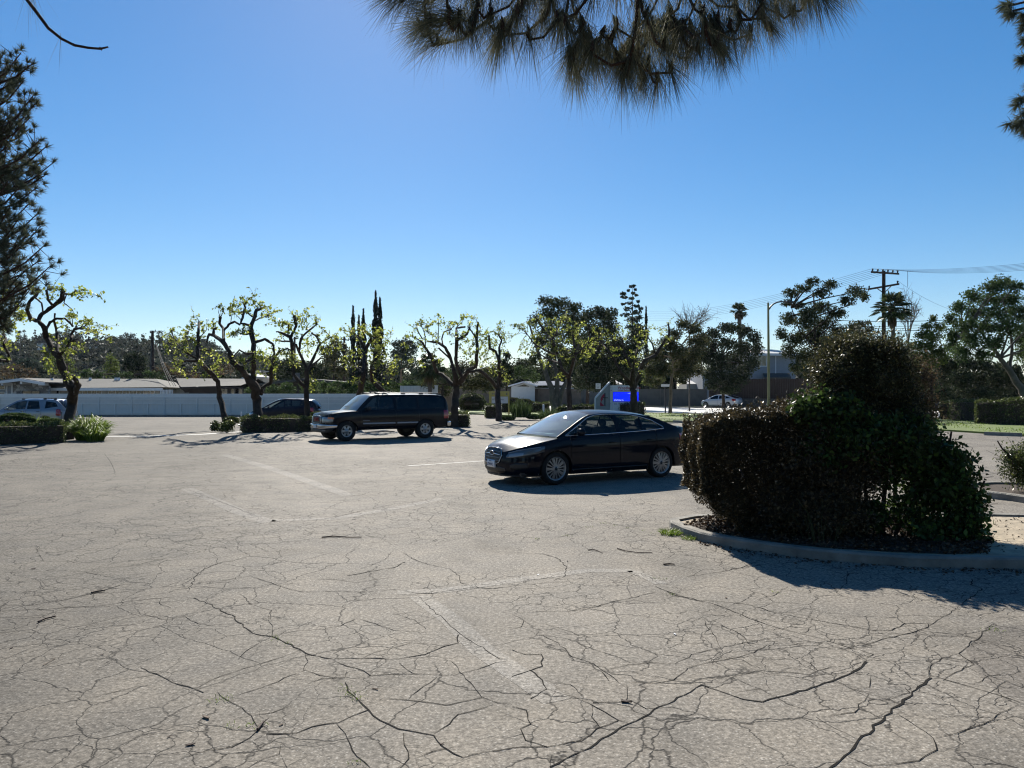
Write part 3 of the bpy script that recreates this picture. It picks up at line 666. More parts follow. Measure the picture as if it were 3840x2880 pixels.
# ================================================================ background trees
def blob_tree(name, label, z, Y, trunks, blobs, m, seed, size=0.2, dens=1.0, cat='tree', bark='bark', group=None, depth=None, base=None, minz=0.15, ratio=0.55, sub=0.42, shell=0.35, down=0.0):
    """crown from ellipsoids read off the photograph, each filled with leaf clumps at its own distance"""
    r = random.Random(seed); k = Y/F/z.k
    xs = [b[0] for b in blobs]; cx = sum(xs)/len(xs)
    if trunks: bx = trunks[0][0][0]
    else: bx = base if base is not None else cx
    g0 = z.w(bx, 0, Y); gzz = gz(g0.x, Y)
    root = empty(name, (g0.x, Y, gzz), label, cat, group=group)
    lv = Leaves(seed); wid = (max(b[0]+b[2] for b in blobs)-min(b[0]-b[2] for b in blobs))*k
    if trunks:
        tb = MB()
        for ti, t in enumerate(trunks):
            pts = [z.w(x, y, Y+(0 if i == 0 else r.uniform(-.12, .12)*wid*0.5*i/len(t))) for i, (x, y, w) in enumerate(t)]
            rad = [max(0.02, w*k*0.5) for x, y, w in t]
            if pts[0].z < 1.2+gzz or ti == 0: pts.insert(0, Vector((pts[0].x, pts[0].y, gzz-0.1))); rad.insert(0, rad[0]*1.15)
            P2, R2 = [], []
            for i in range(len(pts)-1):
                for j in range(3):
                    q = j/3; P2.append(pts[i].lerp(pts[i+1], q)+Vector([r.uniform(-1, 1)*rad[i]*.25 for _ in range(3)])*(j > 0)); R2.append(rad[i]*(1-q)+rad[i+1]*q)
            P2.append(pts[-1]); R2.append(rad[-1])
            tb.tube(rel(root, P2), R2, 7)
        top = Vector(P2[-1])
    for b in blobs:
        x, y, rx, ry = b[:4]
        dd = (b[4] if len(b) > 4 else r.uniform(-.25, .25)*wid)
        c = z.w(x, y, Y+dd); kk = (Y+dd)/F/z.k
        ra = (rx*kk, (rx+ry)/2*kk*0.9, ry*kk)
        n = int(dens*(5.0 if dens < .45 else 8.5)*(ra[0]*ra[2]*math.pi)/(size*size*ratio)*1.1)
        nu = int(n*.42); u = lv.r.normal(size=(nu, 3)); u /= np.linalg.norm(u, axis=1)[:, None]
        pu = np.array(c)+u*(lv.r.random(nu)[:, None]**.42)*np.array(ra)*1.03*(1+.16*np.sin(u[:, :1]*9+seed)*np.cos(u[:, 2:]*11+seed*2)); lv.cloud(pu, size*1.0, ratio, down=down)
        lv.blob(c, ra, max(60, n-nu), size*1.05, ratio, sub=sub, shell=shell, nsub=max(10, int(34*math.sqrt(ra[0]*ra[2])/ (1+size))), down=down)
        if trunks and ra[0] > 0.6:
            nn = min(P2+[top], key=lambda q: (q-c).length)
            tb.tube(rel(root, [nn, nn.lerp(c, .5)+Vector((0, 0, .1)), c]), [0.06+0.02*ra[0], 0.05, 0.025], 5, False)
            for _ in range(3):
                e = c+Vector([r.uniform(-.7, .7)*a for a in ra]); tb.tube(rel(root, [c, e]), [0.035, 0.012], 4, False)
    if trunks: tb.build('trunk', bark, root, recalc=False)
    lv.build('crown', m, root, tuple(root.location), minz=gzz+minz)
    return root
def bare_tree(label, z, Y, base, tips, seed, w=10):
    r = random.Random(seed); k = Y/F/z.k
    b = z.w(*base, Y); root = empty('bare_tree', (b.x, b.y, gz(b.x, b.y)), label, 'tree')
    mb = MB()
    mb.tube(rel(root, [Vector((b.x, b.y, gz(b.x, b.y)-.1)), b]), [w*k*.7, w*k*.5], 6)
    for (x, y) in tips:
        e = z.w(x, y, Y+r.uniform(-1, 1)); m1 = b.lerp(e, 0.45)+Vector((r.uniform(-.2, .2), r.uniform(-.3, .3), r.uniform(-.1, .3)))
        mb.tube(rel(root, [b, m1, e]), [w*k*.35, w*k*.2, 0.012], 5, False)
        for j in range(9):
            q = m1.lerp(e, r.random()); t = q+(e-b).normalized()*r.uniform(.4, 1.0)+Vector([r.gauss(0, .35) for _ in range(3)])
            mb.tube(rel(root, [q, q.lerp(t, .5)+Vector((r.uniform(-.06, .06), 0, .05)), t]), [0.02, 0.014, 0.006], 3, False)
            for _ in range(3):
                q2 = q.lerp(t, r.uniform(.3, .9)); t2 = q2+Vector([r.gauss(0, .25) for _ in range(3)])+Vector((0, 0, .15)); mb.tube(rel(root, [q2, t2]), [0.012, 0.005], 3, False)
    mb.build('trunk', 'bark_grey', root, recalc=False); return root

blob_tree('oak_tree', 'dark oak with several thick trunks in the middle behind the pruned trees', z4, 63,
 [[(725,1150,60),(700,1000,46),(620,800,36),(560,600,22),(520,480,12)],[(745,1150,44),(750,950,40),(730,760,30),(700,560,18)],[(760,1150,44),(800,1000,36),(870,860,28),(930,640,18)]],
 [(660,290,90,50),(760,300,110,60),(880,340,90,60),(680,400,130,80),(820,430,130,90),(930,440,80,90),(560,450,60,70),(700,540,140,90),(880,560,120,90),(620,620,90,100),(740,680,110,90),(560,760,60,90),(860,760,100,110),(950,680,90,120)], 'oak_leaf', 31, size=0.18, dens=0.62, bark='bark_grey')
blob_tree('oak_tree', 'broad dark tree filling the space between the multi-trunked oak and the tall conifer', z4, 78,
 [[(1000,1150,30),(1000,900,26),(1020,700,20)]],
 [(1010,430,80,80),(1090,380,90,60),(1140,420,80,70),(1200,400,60,60),(1060,540,110,100),(1180,520,110,100),(980,640,110,120),(1120,680,120,120),(1240,660,100,120),(1000,820,110,120),(1130,860,130,120),(1250,820,90,120),(1060,960,110,90),(1190,980,80,60),(950,950,80,80),(1400,620,90,110),(1350,740,110,110),(1430,560,80,80),(1330,860,100,110)], 'dark_leaf', 32, size=0.22, dens=0.75)
blob_tree('slender_tree', 'light-trunked street tree with a loose olive crown on the verge by the street', z5, 62,
 [[(362,1222,34),(365,1100,26),(370,960,24),(385,860,18),(380,760,10)]],
 [(330,640,110,70),(240,740,80,70),(420,700,90,80),(200,860,70,60),(300,860,90,80),(420,850,90,80),(480,760,70,70),(250,950,60,40),(460,940,60,40),(540,620,60,60),(400,560,80,50),(180,940,50,50),(560,520,80,60),(620,620,80,80),(560,740,80,80),(500,860,80,70),(600,860,60,60),(460,480,70,50)], 'olive_leaf', 33, size=0.16, dens=0.75, bark='bark_tan')
bare_tree('leafless twiggy treetop above the light-trunked street tree', z5, 70, (520,560), [(440,420),(480,400),(530,410),(560,430),(600,410),(640,390),(660,380),(670,430),(620,470),(430,460),(500,440),(580,500),(650,440)], 34)
blob_tree('dark_tree', 'large dense dark tree in front of the grey two-storey house, above the silver sedan', z5, 80,
 [[(800,1040,24),(790,900,22),(780,760,18)]],
 [(820,510,80,50),(900,510,90,50),(720,560,80,60),(980,540,80,60),(1060,580,60,60),(640,600,70,60),(700,660,90,70),(830,640,90,60,),(960,680,110,80),(1080,680,60,80),(640,740,80,80),(760,780,110,90),(900,800,110,90),(1030,800,80,90),(700,880,80,90),(830,920,110,90),(950,900,90,90),(700,980,70,50),(850,1010,110,50),(600,680,50,70)], 'dark_leaf', 35, size=0.22, dens=0.8)
blob_tree('conifer_tree', 'tall layered conifer rising above the trees in the middle distance', z4, 96,
 [[(1375,900,16),(1375,600,12),(1375,400,8),(1378,160,4)]],
 [(1360,165,16,10),(1385,160,14,16),(1400,190,12,8),(1340,200,16,9),(1300,225,28,16),(1320,255,22,10),(1380,220,22,10),(1405,235,16,8),(1290,250,16,10),(1370,262,34,12),(1420,290,22,10),(1350,300,40,14),(1290,310,28,10),(1410,330,36,16),(1340,350,44,18),(1400,380,54,22),(1440,350,24,14),(1320,400,44,22),(1430,420,40,24),(1370,440,70,30),(1390,500,80,50)], 'blue_leaf', 36, size=0.32, dens=0.8, sub=0.25)
def cypress(label, z, Y, x, y0, y1, w, seed, group='pointed dark cypresses'):
    k = Y/F/z.k; c = z.w(x, y1, Y); top = z.w(x, y0, Y); g_ = gz(c.x, Y)
    root = empty('cypress_tree', (c.x, Y, g_), label, 'tree', group=group)
    tb = MB(); tb.tube([(0, 0, -.1), (0, 0, top.z-g_-.3)], [0.2, 0.03], 6); tb.build('trunk', 'bark', root)
    lv = Leaves(seed); r = lv.r; hh = top.z-g_
    n = int(hh*w*k*190); t = r.random(n)**0.85
    rad = w*k*0.5*np.minimum(1, (1-t)*2.2+0.03)**0.8*(0.7+0.3*np.sin(t*37+r.random(n)))
    th = r.random(n)*6.283; q = np.sqrt(r.random(n))*0.35+0.65
    p = np.stack([c.x+np.cos(th)*rad*q, Y+np.sin(th)*rad*q, g_+0.2+t*(hh-.2)], 1)
    lv.cloud(p, 0.34, 0.3, down=-2.5); lv.build('crown', 'cypress_leaf', root, tuple(root.location)); return root
cypress('slim cypress, leftmost and tallest of the thin spires left of the pair of thick ones', z3, 74, 385, 330, 1000, 70, 41)
cypress('short thin cypress spire in the middle of the left cypress row', z3, 75, 433, 410, 1000, 60, 42)
cypress('thin cypress spire on the right of the left cypress row', z3, 76, 470, 355, 1000, 66, 43)
cypress('tallest thick cypress above the roof of the large black SUV', z3, 73, 572, 205, 1000, 92, 44)
cypress('second thick cypress, close on the right of the tallest one', z3, 74, 608, 262, 1000, 86, 45)
cypress('lone cypress tip right of the tall layered conifer', z4, 99, 1488, 330, 900, 50, 46)
blob_tree('leafy_tree', 'tall airy tree with ragged crown behind the street lamp, clear of the grey house', z6, 58,
 [[(352,1350,36),(345,1000,22),(342,600,14),(330,420,8)],[(345,640,12),(480,590,10),(620,545,8),(690,500,5)],[(345,820,14),(470,720,10),(540,650,6)],[(345,900,14),(220,760,10),(150,560,6)]],
 [(330,345,70,44),(480,370,80,42),(150,440,80,44),(250,400,80,40),(400,440,90,46),(110,520,60,30),(690,430,100,56),(620,500,80,50),(760,470,50,50),(210,540,60,36),(400,560,110,60),(520,610,90,70),(130,660,90,60),(260,680,110,70),(420,700,110,80),(70,780,60,60),(200,820,120,80),(380,840,120,80),(530,760,70,80),(130,920,70,80),(290,960,130,90),(430,950,80,90),(180,1060,60,60),(330,1090,110,80),(460,860,90,90),(300,600,100,80),(330,780,100,90)], 'oak_leaf', 37, size=0.15, dens=0.75)
blob_tree('leafy_tree', 'spreading green tree at the right edge with a pale leaning trunk', z6, 48,
 [[(2105,1330,74),(2060,1230,60),(1960,1080,48),(1880,980,34),(1800,860,24),(1700,740,14)],[(1960,1080,30),(1980,900,24),(1960,700,16),(1900,480,8)],[(1880,980,20),(1700,920,14),(1560,820,8)]],
 [(1900,350,110,50),(1820,400,110,70),(2000,390,90,60),(1650,460,100,66),(1780,500,130,60),(1970,490,120,70),(1560,560,100,60),(1700,600,120,70),(1860,600,120,70),(2020,600,120,80),(1480,650,70,60),(1600,700,120,70),(1780,720,120,70),(1950,720,130,80),(1500,790,90,80),(1660,820,110,80),(1830,850,110,80),(2060,800,100,110),(1560,930,110,90),(1740,950,90,60),(2080,940,80,90),(1480,880,60,70),(2150,700,90,150),(2160,900,90,130)], 'green_leaf', 38, size=0.14, dens=0.75, bark='bark_grey')
blob_tree('flowering_tree', 'pale yellow-green tree between the fan palm and the tree at the right edge', z6, 52,
 [[(1310,1300,30),(1310,1000,22),(1320,800,14)]],
 [(1325,650,50,40),(1280,720,70,40),(1380,720,60,50),(1240,790,80,50),(1330,800,90,60),(1200,880,90,60),(1300,900,100,70),(1180,970,90,60),(1290,1000,110,70),(1400,950,60,100),(1230,1080,110,60),(1120,900,50,60)], 'lime_leaf', 39, size=0.15, dens=0.65)
blob_tree('dark_shrubbery', 'unlit dark mass of tall shrubs under the trees at the right edge', z6, 57,
 [], [(1280,1200,110,90),(1400,1130,110,90),(1400,1280,140,80),(1560,1150,120,90),(1560,1280,140,90),(1720,1160,120,90),(1720,1290,140,80),(1880,1180,120,90),(1880,1290,150,80),(2050,1200,130,90),(2050,1310,150,80),(1180,1290,90,70),(2200,1200,110,150),(1430,1040,110,80),(1560,1050,120,80),(1700,1040,120,80),(1850,1080,130,80),(1980,1100,120,80)], 'dark_leaf', 40, size=0.22, dens=0.9, cat='shrubs', base=1600)
bare_tree('thin leafless tree right of the fan palm', z6, 60, (1120,860), [(1080,560),(1100,480),(1130,520),(1150,460),(1190,540),(1210,580),(1060,620),(1170,620),(1090,640)], 51, w=12)
blob_tree('brushy_tree', 'brownish brushy treetop between the airy tree and the fan palm', z6, 70,
 [[(700,1100,20),(700,800,14)]], [(660,720,80,50),(740,700,70,40),(800,760,60,60),(700,800,110,60),(620,800,60,50)], 'olive_leaf', 52, size=0.25, dens=0.6)
# left middle distance
blob_tree('bluish_tree', 'rounded bluish tree behind the white fence, right of the thick cypresses', z3, 92,
 [[(780,960,14),(785,800,12),(790,700,8)]], [(760,640,70,40),(830,630,70,40),(790,690,100,60),(880,680,50,60),(740,740,70,60),(840,760,80,60),(780,820,90,50),(870,830,60,60)], 'blue_leaf', 53, size=0.3, dens=0.6, bark='bark_tan')
blob_tree('olive_tree', 'tall olive-brown trees behind the white fence left of the cypress row', z3, 95,
 [[(220,960,14),(230,760,8)]], [(190,680,50,50),(250,650,60,50),(310,680,50,60),(170,760,50,60),(240,740,80,70),(320,780,50,70),(200,850,80,60),(290,860,80,60),(130,700,30,60)], 'olive_leaf', 54, size=0.3, dens=0.6)
blob_tree('green_tree', 'low dark green tree mass behind the house roofs, left of the cypress row', z3, 84,
 [], [(60,860,80,60),(140,880,70,50),(20,830,60,60),(-60,840,70,70),(-140,860,70,60)], 'dark_leaf', 55, size=0.3, dens=0.8)
blob_tree('dark_tree', 'almost black rounded tree left of the utility pole behind the long grey roof', z1, 100,
 [[(1110,960,20),(1110,800,12)]], [(1070,760,50,50),(1130,740,50,40),(1170,780,50,50),(1050,820,50,50),(1120,820,80,70),(1180,860,50,60),(1080,890,70,40),(1150,910,70,40)], 'dark_leaf', 56, size=0.3, dens=0.9)
blob_tree('green_tree', 'light green upright tree behind the middle of the long grey roof', z1, 104,
 [[(920,960,12),(920,800,8)]], [(920,760,40,40),(900,820,50,40),(945,850,50,40),(900,890,50,40),(960,800,30,40)], 'lime_leaf', 57, size=0.28, dens=0.5)
blob_tree('green_tree', 'yellow-green tree just behind the tall leaning pruned tree', z1, 98,
 [[(560,960,12),(560,820,8)]], [(420,760,60,50),(480,790,60,50),(570,790,60,50),(440,850,70,50),(540,860,80,50),(600,870,50,50),(400,820,50,50)], 'lime_leaf', 58, size=0.28, dens=0.35)
blob_tree('reddish_tree', 'reddish brown leafless-looking tree behind the stone gable house', z1, 96,
 [[(140,990,12),(140,880,8)]], [(60,850,80,40),(150,840,80,40),(230,870,70,40),(90,900,90,40),(200,910,80,30),(280,890,50,35),(20,880,60,50)], 'brown_leaf', 59, size=0.26, dens=0.4)
blob_tree('green_tree', 'dark conifer-like tree behind the stone gable house, left of the leaning tree', z1, 110,
 [[(260,960,12),(260,780,8)]], [(230,780,60,30),(290,800,60,30),(180,800,50,30),(250,830,90,30),(340,880,70,50),(320,840,60,40)], 'blue_leaf', 60, size=0.3, dens=0.7)
blob_tree('green_tree', 'grey-green bushy trees behind the right half of the long grey roof', z1, 92,
 [[(1040,990,10),(1040,900,8)]], [(1010,900,50,30),(1060,900,50,35),(1230,890,60,40),(1280,910,50,40),(960,920,50,25),(1330,900,60,50),(800,900,80,40),(720,890,70,45),(1000,930,70,25)], 'green_leaf', 61, size=0.24, dens=0.6)
blob_tree('brown_tree', 'brownish bare trees behind the dark brown house', z2, 95,
 [[(180,980,10),(180,850,8)]], [(100,870,70,50),(160,840,60,40),(220,870,70,50),(60,900,50,40),(300,890,70,40),(400,900,70,40),(620,860,70,50),(700,850,60,60),(560,890,60,40)], 'brown_leaf', 62, size=0.26, dens=0.32)
blob_tree('green_tree', 'dark trees behind the low grey hut above the dark house roof', z2, 100,
 [], [(1060,820,60,60),(1130,840,70,60),(1180,800,60,60),(1400,860,80,70),(1480,840,80,80),(1540,800,60,80),(1000,880,50,40),(1440,900,80,40)], 'dark_leaf', 63, size=0.3, dens=0.8)
blob_tree('green_tree', 'bushy green tree between the rear pruned trees and the clipped round bush', z3, 66,
 [[(1120,1120,24),(1130,980,16)]], [(1000,960,80,60),(1080,1000,70,60),(1140,920,70,60),(1060,900,60,50),(1330,940,80,60),(1420,960,80,70),(1350,1000,90,50),(1480,900,80,80),(1160,1040,60,50),(1500,1000,80,60)], 'olive_leaf', 64, size=0.2, dens=0.5)
blob_tree('dark_tree', 'dark upright tree behind the narrow leafy pruned tree by the yellow sign', z4, 72,
 [[(330,1100,16),(330,950,12)]], [(330,740,40,50),(310,820,60,60),(360,850,40,70),(300,900,80,60),(360,930,50,40),(220,880,60,70)], 'dark_leaf', 65, size=0.24, dens=0.9)
blob_tree('green_tree', 'yellow-green bushy tree left of the small white house', z4, 86,
 [], [(430,850,60,40),(400,880,60,40),(470,890,60,50),(520,870,60,60),(380,910,40,30),(560,920,60,50)], 'green_leaf', 66, size=0.24, dens=0.7)
blob_tree('green_tree', 'sunlit yellow-green shrub behind the fence right of the church sign', z5, 88,
 [], [(180,900,50,50),(230,900,50,50),(200,960,50,30),(150,960,40,30),(280,930,40,40)], 'lime_leaf', 67, size=0.24, dens=0.6)
# ---------------- shrubs behind the white fence
for i, (x, y, rx, ry, m_, lb) in enumerate([(1050,1010,60,40,'green_leaf','low green bush peeping over the white fence in front of the dark house'),(1170,1000,60,45,'green_leaf','taller green bush peeping over the white fence left of the dark crossover'),(870,1010,50,25,'green_leaf','small green bush over the white fence beside the thick-trunked pruned tree')]):
    blob_tree('bush', lb, z2, 71, [], [(x, y, rx, ry), (x-30, y+20, rx*.8, ry*.8), (x+30, y+25, rx*.8, ry*.8), (x, y+60, rx, ry)], m_, 70+i, size=0.2, dens=0.8, cat='bush', group='bushes behind the white fence')
blob_tree('shrub_row', 'continuous row of bushes over the right part of the white fence', z3, 71, [], [(-10+i*75, 985-8*math.sin(i*1.7), 60, 42) for i in range(14)]+[(-10+i*75, 1040, 60, 45) for i in range(14)], 'green_leaf', 75, size=0.2, dens=0.7, cat='bushes')
# ---------------- palms
def fan_palm(label, z, Y, x, yc, rad, ybase, seed, droop=0.35, tw=30, skirt=True, m='palm_leaf'):
    k = Y/F/z.k; c = z.w(x, yc, Y); g_ = gz(c.x, Y); r = np.random.default_rng(seed)
    root = empty('palm_tree', (c.x, Y, g_), label, 'palm tree')
    tb = MB(); hh = c.z-g_
    tb.tube([(0, 0, -.1), (0.02*hh, 0, hh*.5), (0, 0, hh)], [tw*k*.55, tw*k*.45, tw*k*.5], 8); tb.build('trunk', 'bark_grey', root)
    P_ = []; W_ = []; fr = MB()
    RR = rad*k
    nf = 46
    for i in range(nf):
        th = r.random()*6.283; el = r.uniform(-0.7, 1.35); st = RR*r.uniform(.45, .6)
        dr = np.array([math.cos(th)*math.cos(el), math.sin(th)*math.cos(el), math.sin(el)])
        hub = np.array([0, 0, hh])+dr*st-np.array([0, 0, droop*st*.4*max(0, math.cos(el))])
        fr.tube([(0, 0, hh), tuple((np.array([0, 0, hh])+hub)/2+np.array([0, 0, .05*RR])), tuple(hub)], [0.03, 0.025, 0.02], 4, False)
        side = np.cross(dr, [0, 0, 1]); side /= np.linalg.norm(side)+1e-6; up = np.cross(side, dr)
        fl = RR*r.uniform(.42, .6)
        for j in np.linspace(-1.35, 1.35, 17):
            dd = dr*math.cos(j)+side*math.sin(j)+up*0.12
            e = hub+dd*fl*(0.75+0.25*math.cos(j)); mid = hub+dd*fl*.55; e = e-np.array([0, 0, droop*fl*.6])
            P_.append([hub, mid, e]); W_.append(fl*.13)
    fr.build('leaf_stalk', 'palm_leaf', root, recalc=False)
    strips('frond', m, P_, W_, root, seed=seed)
    if skirt:
        P_ = []; W_ = []
        for i in range(160):
            th = r.random()*6.283; a = np.array([math.cos(th), math.sin(th), 0])*tw*k*.5
            p0 = np.array([0, 0, hh-r.random()*RR*.6])+a; P_.append([p0, p0+a*.8-np.array([0, 0, .2*RR]), p0+a*.9-np.array([0, 0, .45*RR])]); W_.append(.09*RR)
        strips('dead_frond', 'brown_leaf', P_, W_, root, seed=seed+1)
    return root
fan_palm('big fan palm behind the power pole, its trunk half hidden', z6, 56, 985, 560, 165, 1300, 81, tw=34)
fan_palm('tall palm with a round head above the large dark tree', z5, 112, 932, 365, 80, 1000, 82, tw=34)
fan_palm('low fan palm at the right end of the white fence', z3, 58, 1015, 830, 150, 1100, 83, tw=38, droop=0.8)
for i, (x, y) in enumerate([(152, 548), (166, 543), (200, 535)]):
    fan_palm(['small far palm on the ridge, left one of the close pair', 'small far palm on the ridge, right one of the close pair', 'lone far palm on the ridge right of the close pair'][i], z1, 240, x, y, 15, 600, 84+i, tw=5, skirt=False)
    bpy.context.view_layer.update()
fan_palm('tiny far palm above the thick-trunked pruned tree', z2, 200, 690, 668, 16, 800, 88, tw=6, skirt=False)

# a closing belt of trees far behind the street and the roofs
belt_labels = {}
def belt(px, ytop, Y, w, m, seed, kind, group):
    k = Y/F; c = W(px, 1463, Y); top = W(px, ytop, Y).z; root = empty('background_tree', (c.x, Y, 0), kind, 'tree', group=group)
    tb = MB(); tb.tube([(0, 0, -.1), (.1, 0, top*.4), (0, 0, top*.8)], [.3, .22, .08], 6); tb.build('trunk', 'bark', root)
    lv = Leaves(seed); r = random.Random(seed); ww = w*k
    for i in range(12):
        a = r.uniform(-1, 1); z_ = r.uniform(.12, .85)*top; s_ = ww*.34*(1.1-.5*abs(z_/top-.5)); lv.blob((c.x+a*ww*.42*(1-.3*z_/top), Y+r.uniform(-.3, .3)*ww, z_), (s_, s_, s_*.8), 520, .34, .6, sub=.42, shell=.3)
    lv.build('crown', m, root, tuple(root.location)); return root
rb = random.Random(40)
for i in range(12):
    belt(1960+i*62+rb.uniform(-15, 15), rb.uniform(1270, 1340), 118+rb.uniform(-6, 6), 120, rb.choice(['dark_leaf', 'oak_leaf']), 500+i, 'dark background tree closing the view behind the far street wall', 'dark background trees behind the far wall')
for i in range(9):
    belt(2760+i*100+rb.uniform(-15, 15), rb.uniform(1310, 1370), 116+rb.uniform(-5, 5), 150, rb.choice(['dark_leaf', 'oak_leaf', 'green_leaf']), 520+i, 'low background tree beyond the wooden fence on the right', 'low background trees beyond the wooden fence')
for i in range(12):
    belt(800+i*95+rb.uniform(-20, 20), rb.uniform(1340, 1400), 122+rb.uniform(-6, 8), 130, rb.choice(['oak_leaf', 'green_leaf', 'olive_leaf', 'dark_leaf']), 540+i, 'mid-height background tree beyond the house roofs and white fence', 'background trees beyond the roofs')

for i, (x_, y_) in enumerate(((-22, -18), (-12, -21), (-2, -22), (8, -21), (18, -19), (27, -13), (-30, -8), (32, -3))):  # trees added out of view so the car sides reflect something dark
    root = empty('background_tree', (x_, y_, 0), 'unseen dark tree added behind the camera for dark reflections', 'tree', group='unseen trees added behind the camera for dark reflections')
    tb = MB(); tb.tube([(0, 0, -.1), (.1, 0, 4), (0, 0, 8)], [.3, .22, .1], 6); tb.build('trunk', 'bark', root); lv = Leaves(600+i); r = random.Random(600+i)
    for j in range(9): lv.blob((x_+r.uniform(-3, 3), y_+r.uniform(-2, 2), r.uniform(1.2, 7.5)), (2.6, 2.6, 2.0), 420, .5, .6, sub=.42, shell=.3)
    lv.build('crown', 'dark_leaf', root, tuple(root.location))
# ================================================================ hill with its woodland
def ridge(px):
    pts = [(-900, 15), (0, 17), (300, 18), (620, 17), (780, 14.5), (860, 11), (1000, 9.5), (1200, 6), (1500, 2.0), (2200, 0.5), (5000, 0)]
    for (a, b), (c, d_) in zip(pts, pts[1:]):
        if px <= c: return b+(d_-b)*sm((px-a)/(c-a))
    return 0
def hillz(X, Y):
    px = CX+X/Y*F
    return -0.5+(ridge(px)+0.5)*sm((Y-130)/190)*(1+0.06*math.sin(X*.05)+0.05*math.sin(Y*.06+X*.03))
mb = MB(); mb.grid([[(px_/1.0, y, hillz(px_, y)) for px_ in [((q-CX)/F*y) for q in range(-1200, 2600, 60)]] for y in list(range(122, 330, 8))+[345, 370, 420]], True)
mb.build('hill', 'soil_land')['kind'] = 'structure'
def far_z(px): return 26+14*math.sin(px*.004+1)+9*math.sin(px*.011)+5*math.sin(px*.031+2)+2*math.sin(px*.09)
mb = MB(); mb.grid([[((q-CX)/F*y, y, f*far_z(q)) for q in range(200, 4400, 25)] for y, f in ((1500, 0), (1650, .5), (1800, .85), (1900, 1.0), (2100, .7))], True)
mb.build('distant_hills', 'soil_land')['kind'] = 'structure'
lv = Leaves(90); r = random.Random(90)
for i in range(620):
    q = r.uniform(-150, 1500); Y = r.uniform(135, 330)
    if q > 900 and r.random() < .5: Y = r.uniform(125, 200)
    X = (q-CX)/F*Y; zz = hillz(X, Y); hh = r.uniform(2.0, 4.2)*(1.1 if Y > 250 else 1)
    lv.blob((X, Y, zz+hh*.7), (hh*r.uniform(.8, 1.3), hh*.9, hh*.9), 240, 0.95, 0.65, sub=.4, shell=.5)
w_ = lv.build('woodland', 'hill_leaf'); tag(w_, 'far woodland covering the hillside beyond the white fence and roofs', 'woodland', kind='stuff')
lv = Leaves(91)
for i in range(90):
    q = r.uniform(900, 2500); Y = r.uniform(125, 175); X = (q-CX)/F*Y; hh = r.uniform(1.5, 3.0)
    lv.blob((X, Y, hh*.8), (hh*1.2, hh, hh), 130, 0.5, 0.6, sub=.35)
w_ = lv.build('far_shrubbery', 'olive_leaf'); tag(w_, 'band of distant bushes low behind the middle of the scene', 'shrubbery', kind='stuff')
protos = []
def far_tree(kind, seed):
    root = empty('hillside_tree', (0, 0, 0), 'x', 'tree', group='distant trees along the wooded ridge')
    tb = MB(); tb.tube([(0, 0, -1), (.2, 0, 3), (0, .2, 5)], [.35, .25, .15], 5); tb.build('trunk', 'bark', root)
    l = Leaves(seed)
    if kind == 0:
        for c, s in (((0, 0, 5.5), 3), ((1.5, 0, 4.6), 2.2), ((-1.6, .5, 4.4), 2.3)): l.blob(c, (s, s, s*.75), 260, .55, .6, sub=.3)
    elif kind == 1:
        for c, s in (((0, 0, 6.5), 2.2), ((.8, 0, 5), 2.0), ((-.8, .5, 4.6), 2.0)): l.blob(c, (s, s, s), 240, .5, .6, sub=.35)
    else:
        for j in range(7): l.blob((0, 0, 2+j), ((7.5-j)*.28,)*2+(.7,), 110, .5, .4)
    l.build('crown', ['hill_leaf', 'oak_leaf', 'cypress_leaf'][kind], root); return root
protos = [far_tree(k, 95+k) for k in range(3)]
flab = ['round-topped distant tree on the wooded ridge at the left', 'tall oval distant tree on the wooded ridge at the left', 'pointed distant conifer on the wooded ridge at the left']
used = set()
rk = random.Random(6)
xs_ = [20, 75, 130, 215, 250, 285, 330, 360, 400, 440, 470, 500, 520, 545, 575, 600, 640, 665, 690, 720, 745, 770, 790, 820, 300, 180, 100, 235, 270, 420]
for i, q in enumerate(xs_):
    k_ = 2 if q in (250, 285, 330, 130) else rk.choice((0, 0, 1)); p = protos[k_]
    if k_ in used:
        o = p.copy(); COL.objects.link(o)
        for ch in list(p.children):
            c = ch.copy(); COL.objects.link(c); c.parent = o
    else: o = p; used.add(k_)
    Y = rk.uniform(285, 325); X = (q-CX)/F*Y
    s = rk.uniform(.75, 1.1)*(1.15 if k_ == 2 else 1)
    o['label'] = flab[k_]; o['group'] = 'distant %s trees along the wooded ridge' % ['round', 'oval', 'pointed'][k_]
    o.location = (X, Y, hillz(X, Y)); o.scale = (s, s, s); o.rotation_euler = (0, 0, rk.random()*6)
def hill_house(lab, px, py, Y, w, h):
    c = W(px, py, Y); g_ = c.z-h
    root = empty('hillside_house', (c.x, Y, g_), lab, 'house')
    mb = MB(); mb.box((-w/2, 0, -2), (w/2, 5, h)); mb.build('wall', 'stucco_white', root)
    mb = MB(); mb.prism([(-w/2-.5, h), (w/2+.5, h), (w/2-.5, h+.7), (-w/2+.5, h+.7)], (0, -.5, 0), (1, 0, 0), (0, 0, 1), (0, 6, 0)); mb.build('roof', 'roof_grey', root)
    for s in (-.28, .25):
        mb = MB(); mb.box((w*s-.6, -.03, h*.35), (w*s+.6, .05, h*.8)); mb.build('window', 'pane_dark', root)
hill_house('pale far house high on the hillside beside the leaning pruned tree', 158, 1286, 275, 3.6, .9)
hill_house('whitish far house on the hillside left of the wooden power pole', 382, 1328, 240, 3.0, .9)
hill_house('tiny far house near the ridge above the stone gable house', 352, 1292, 262, 3, .8)

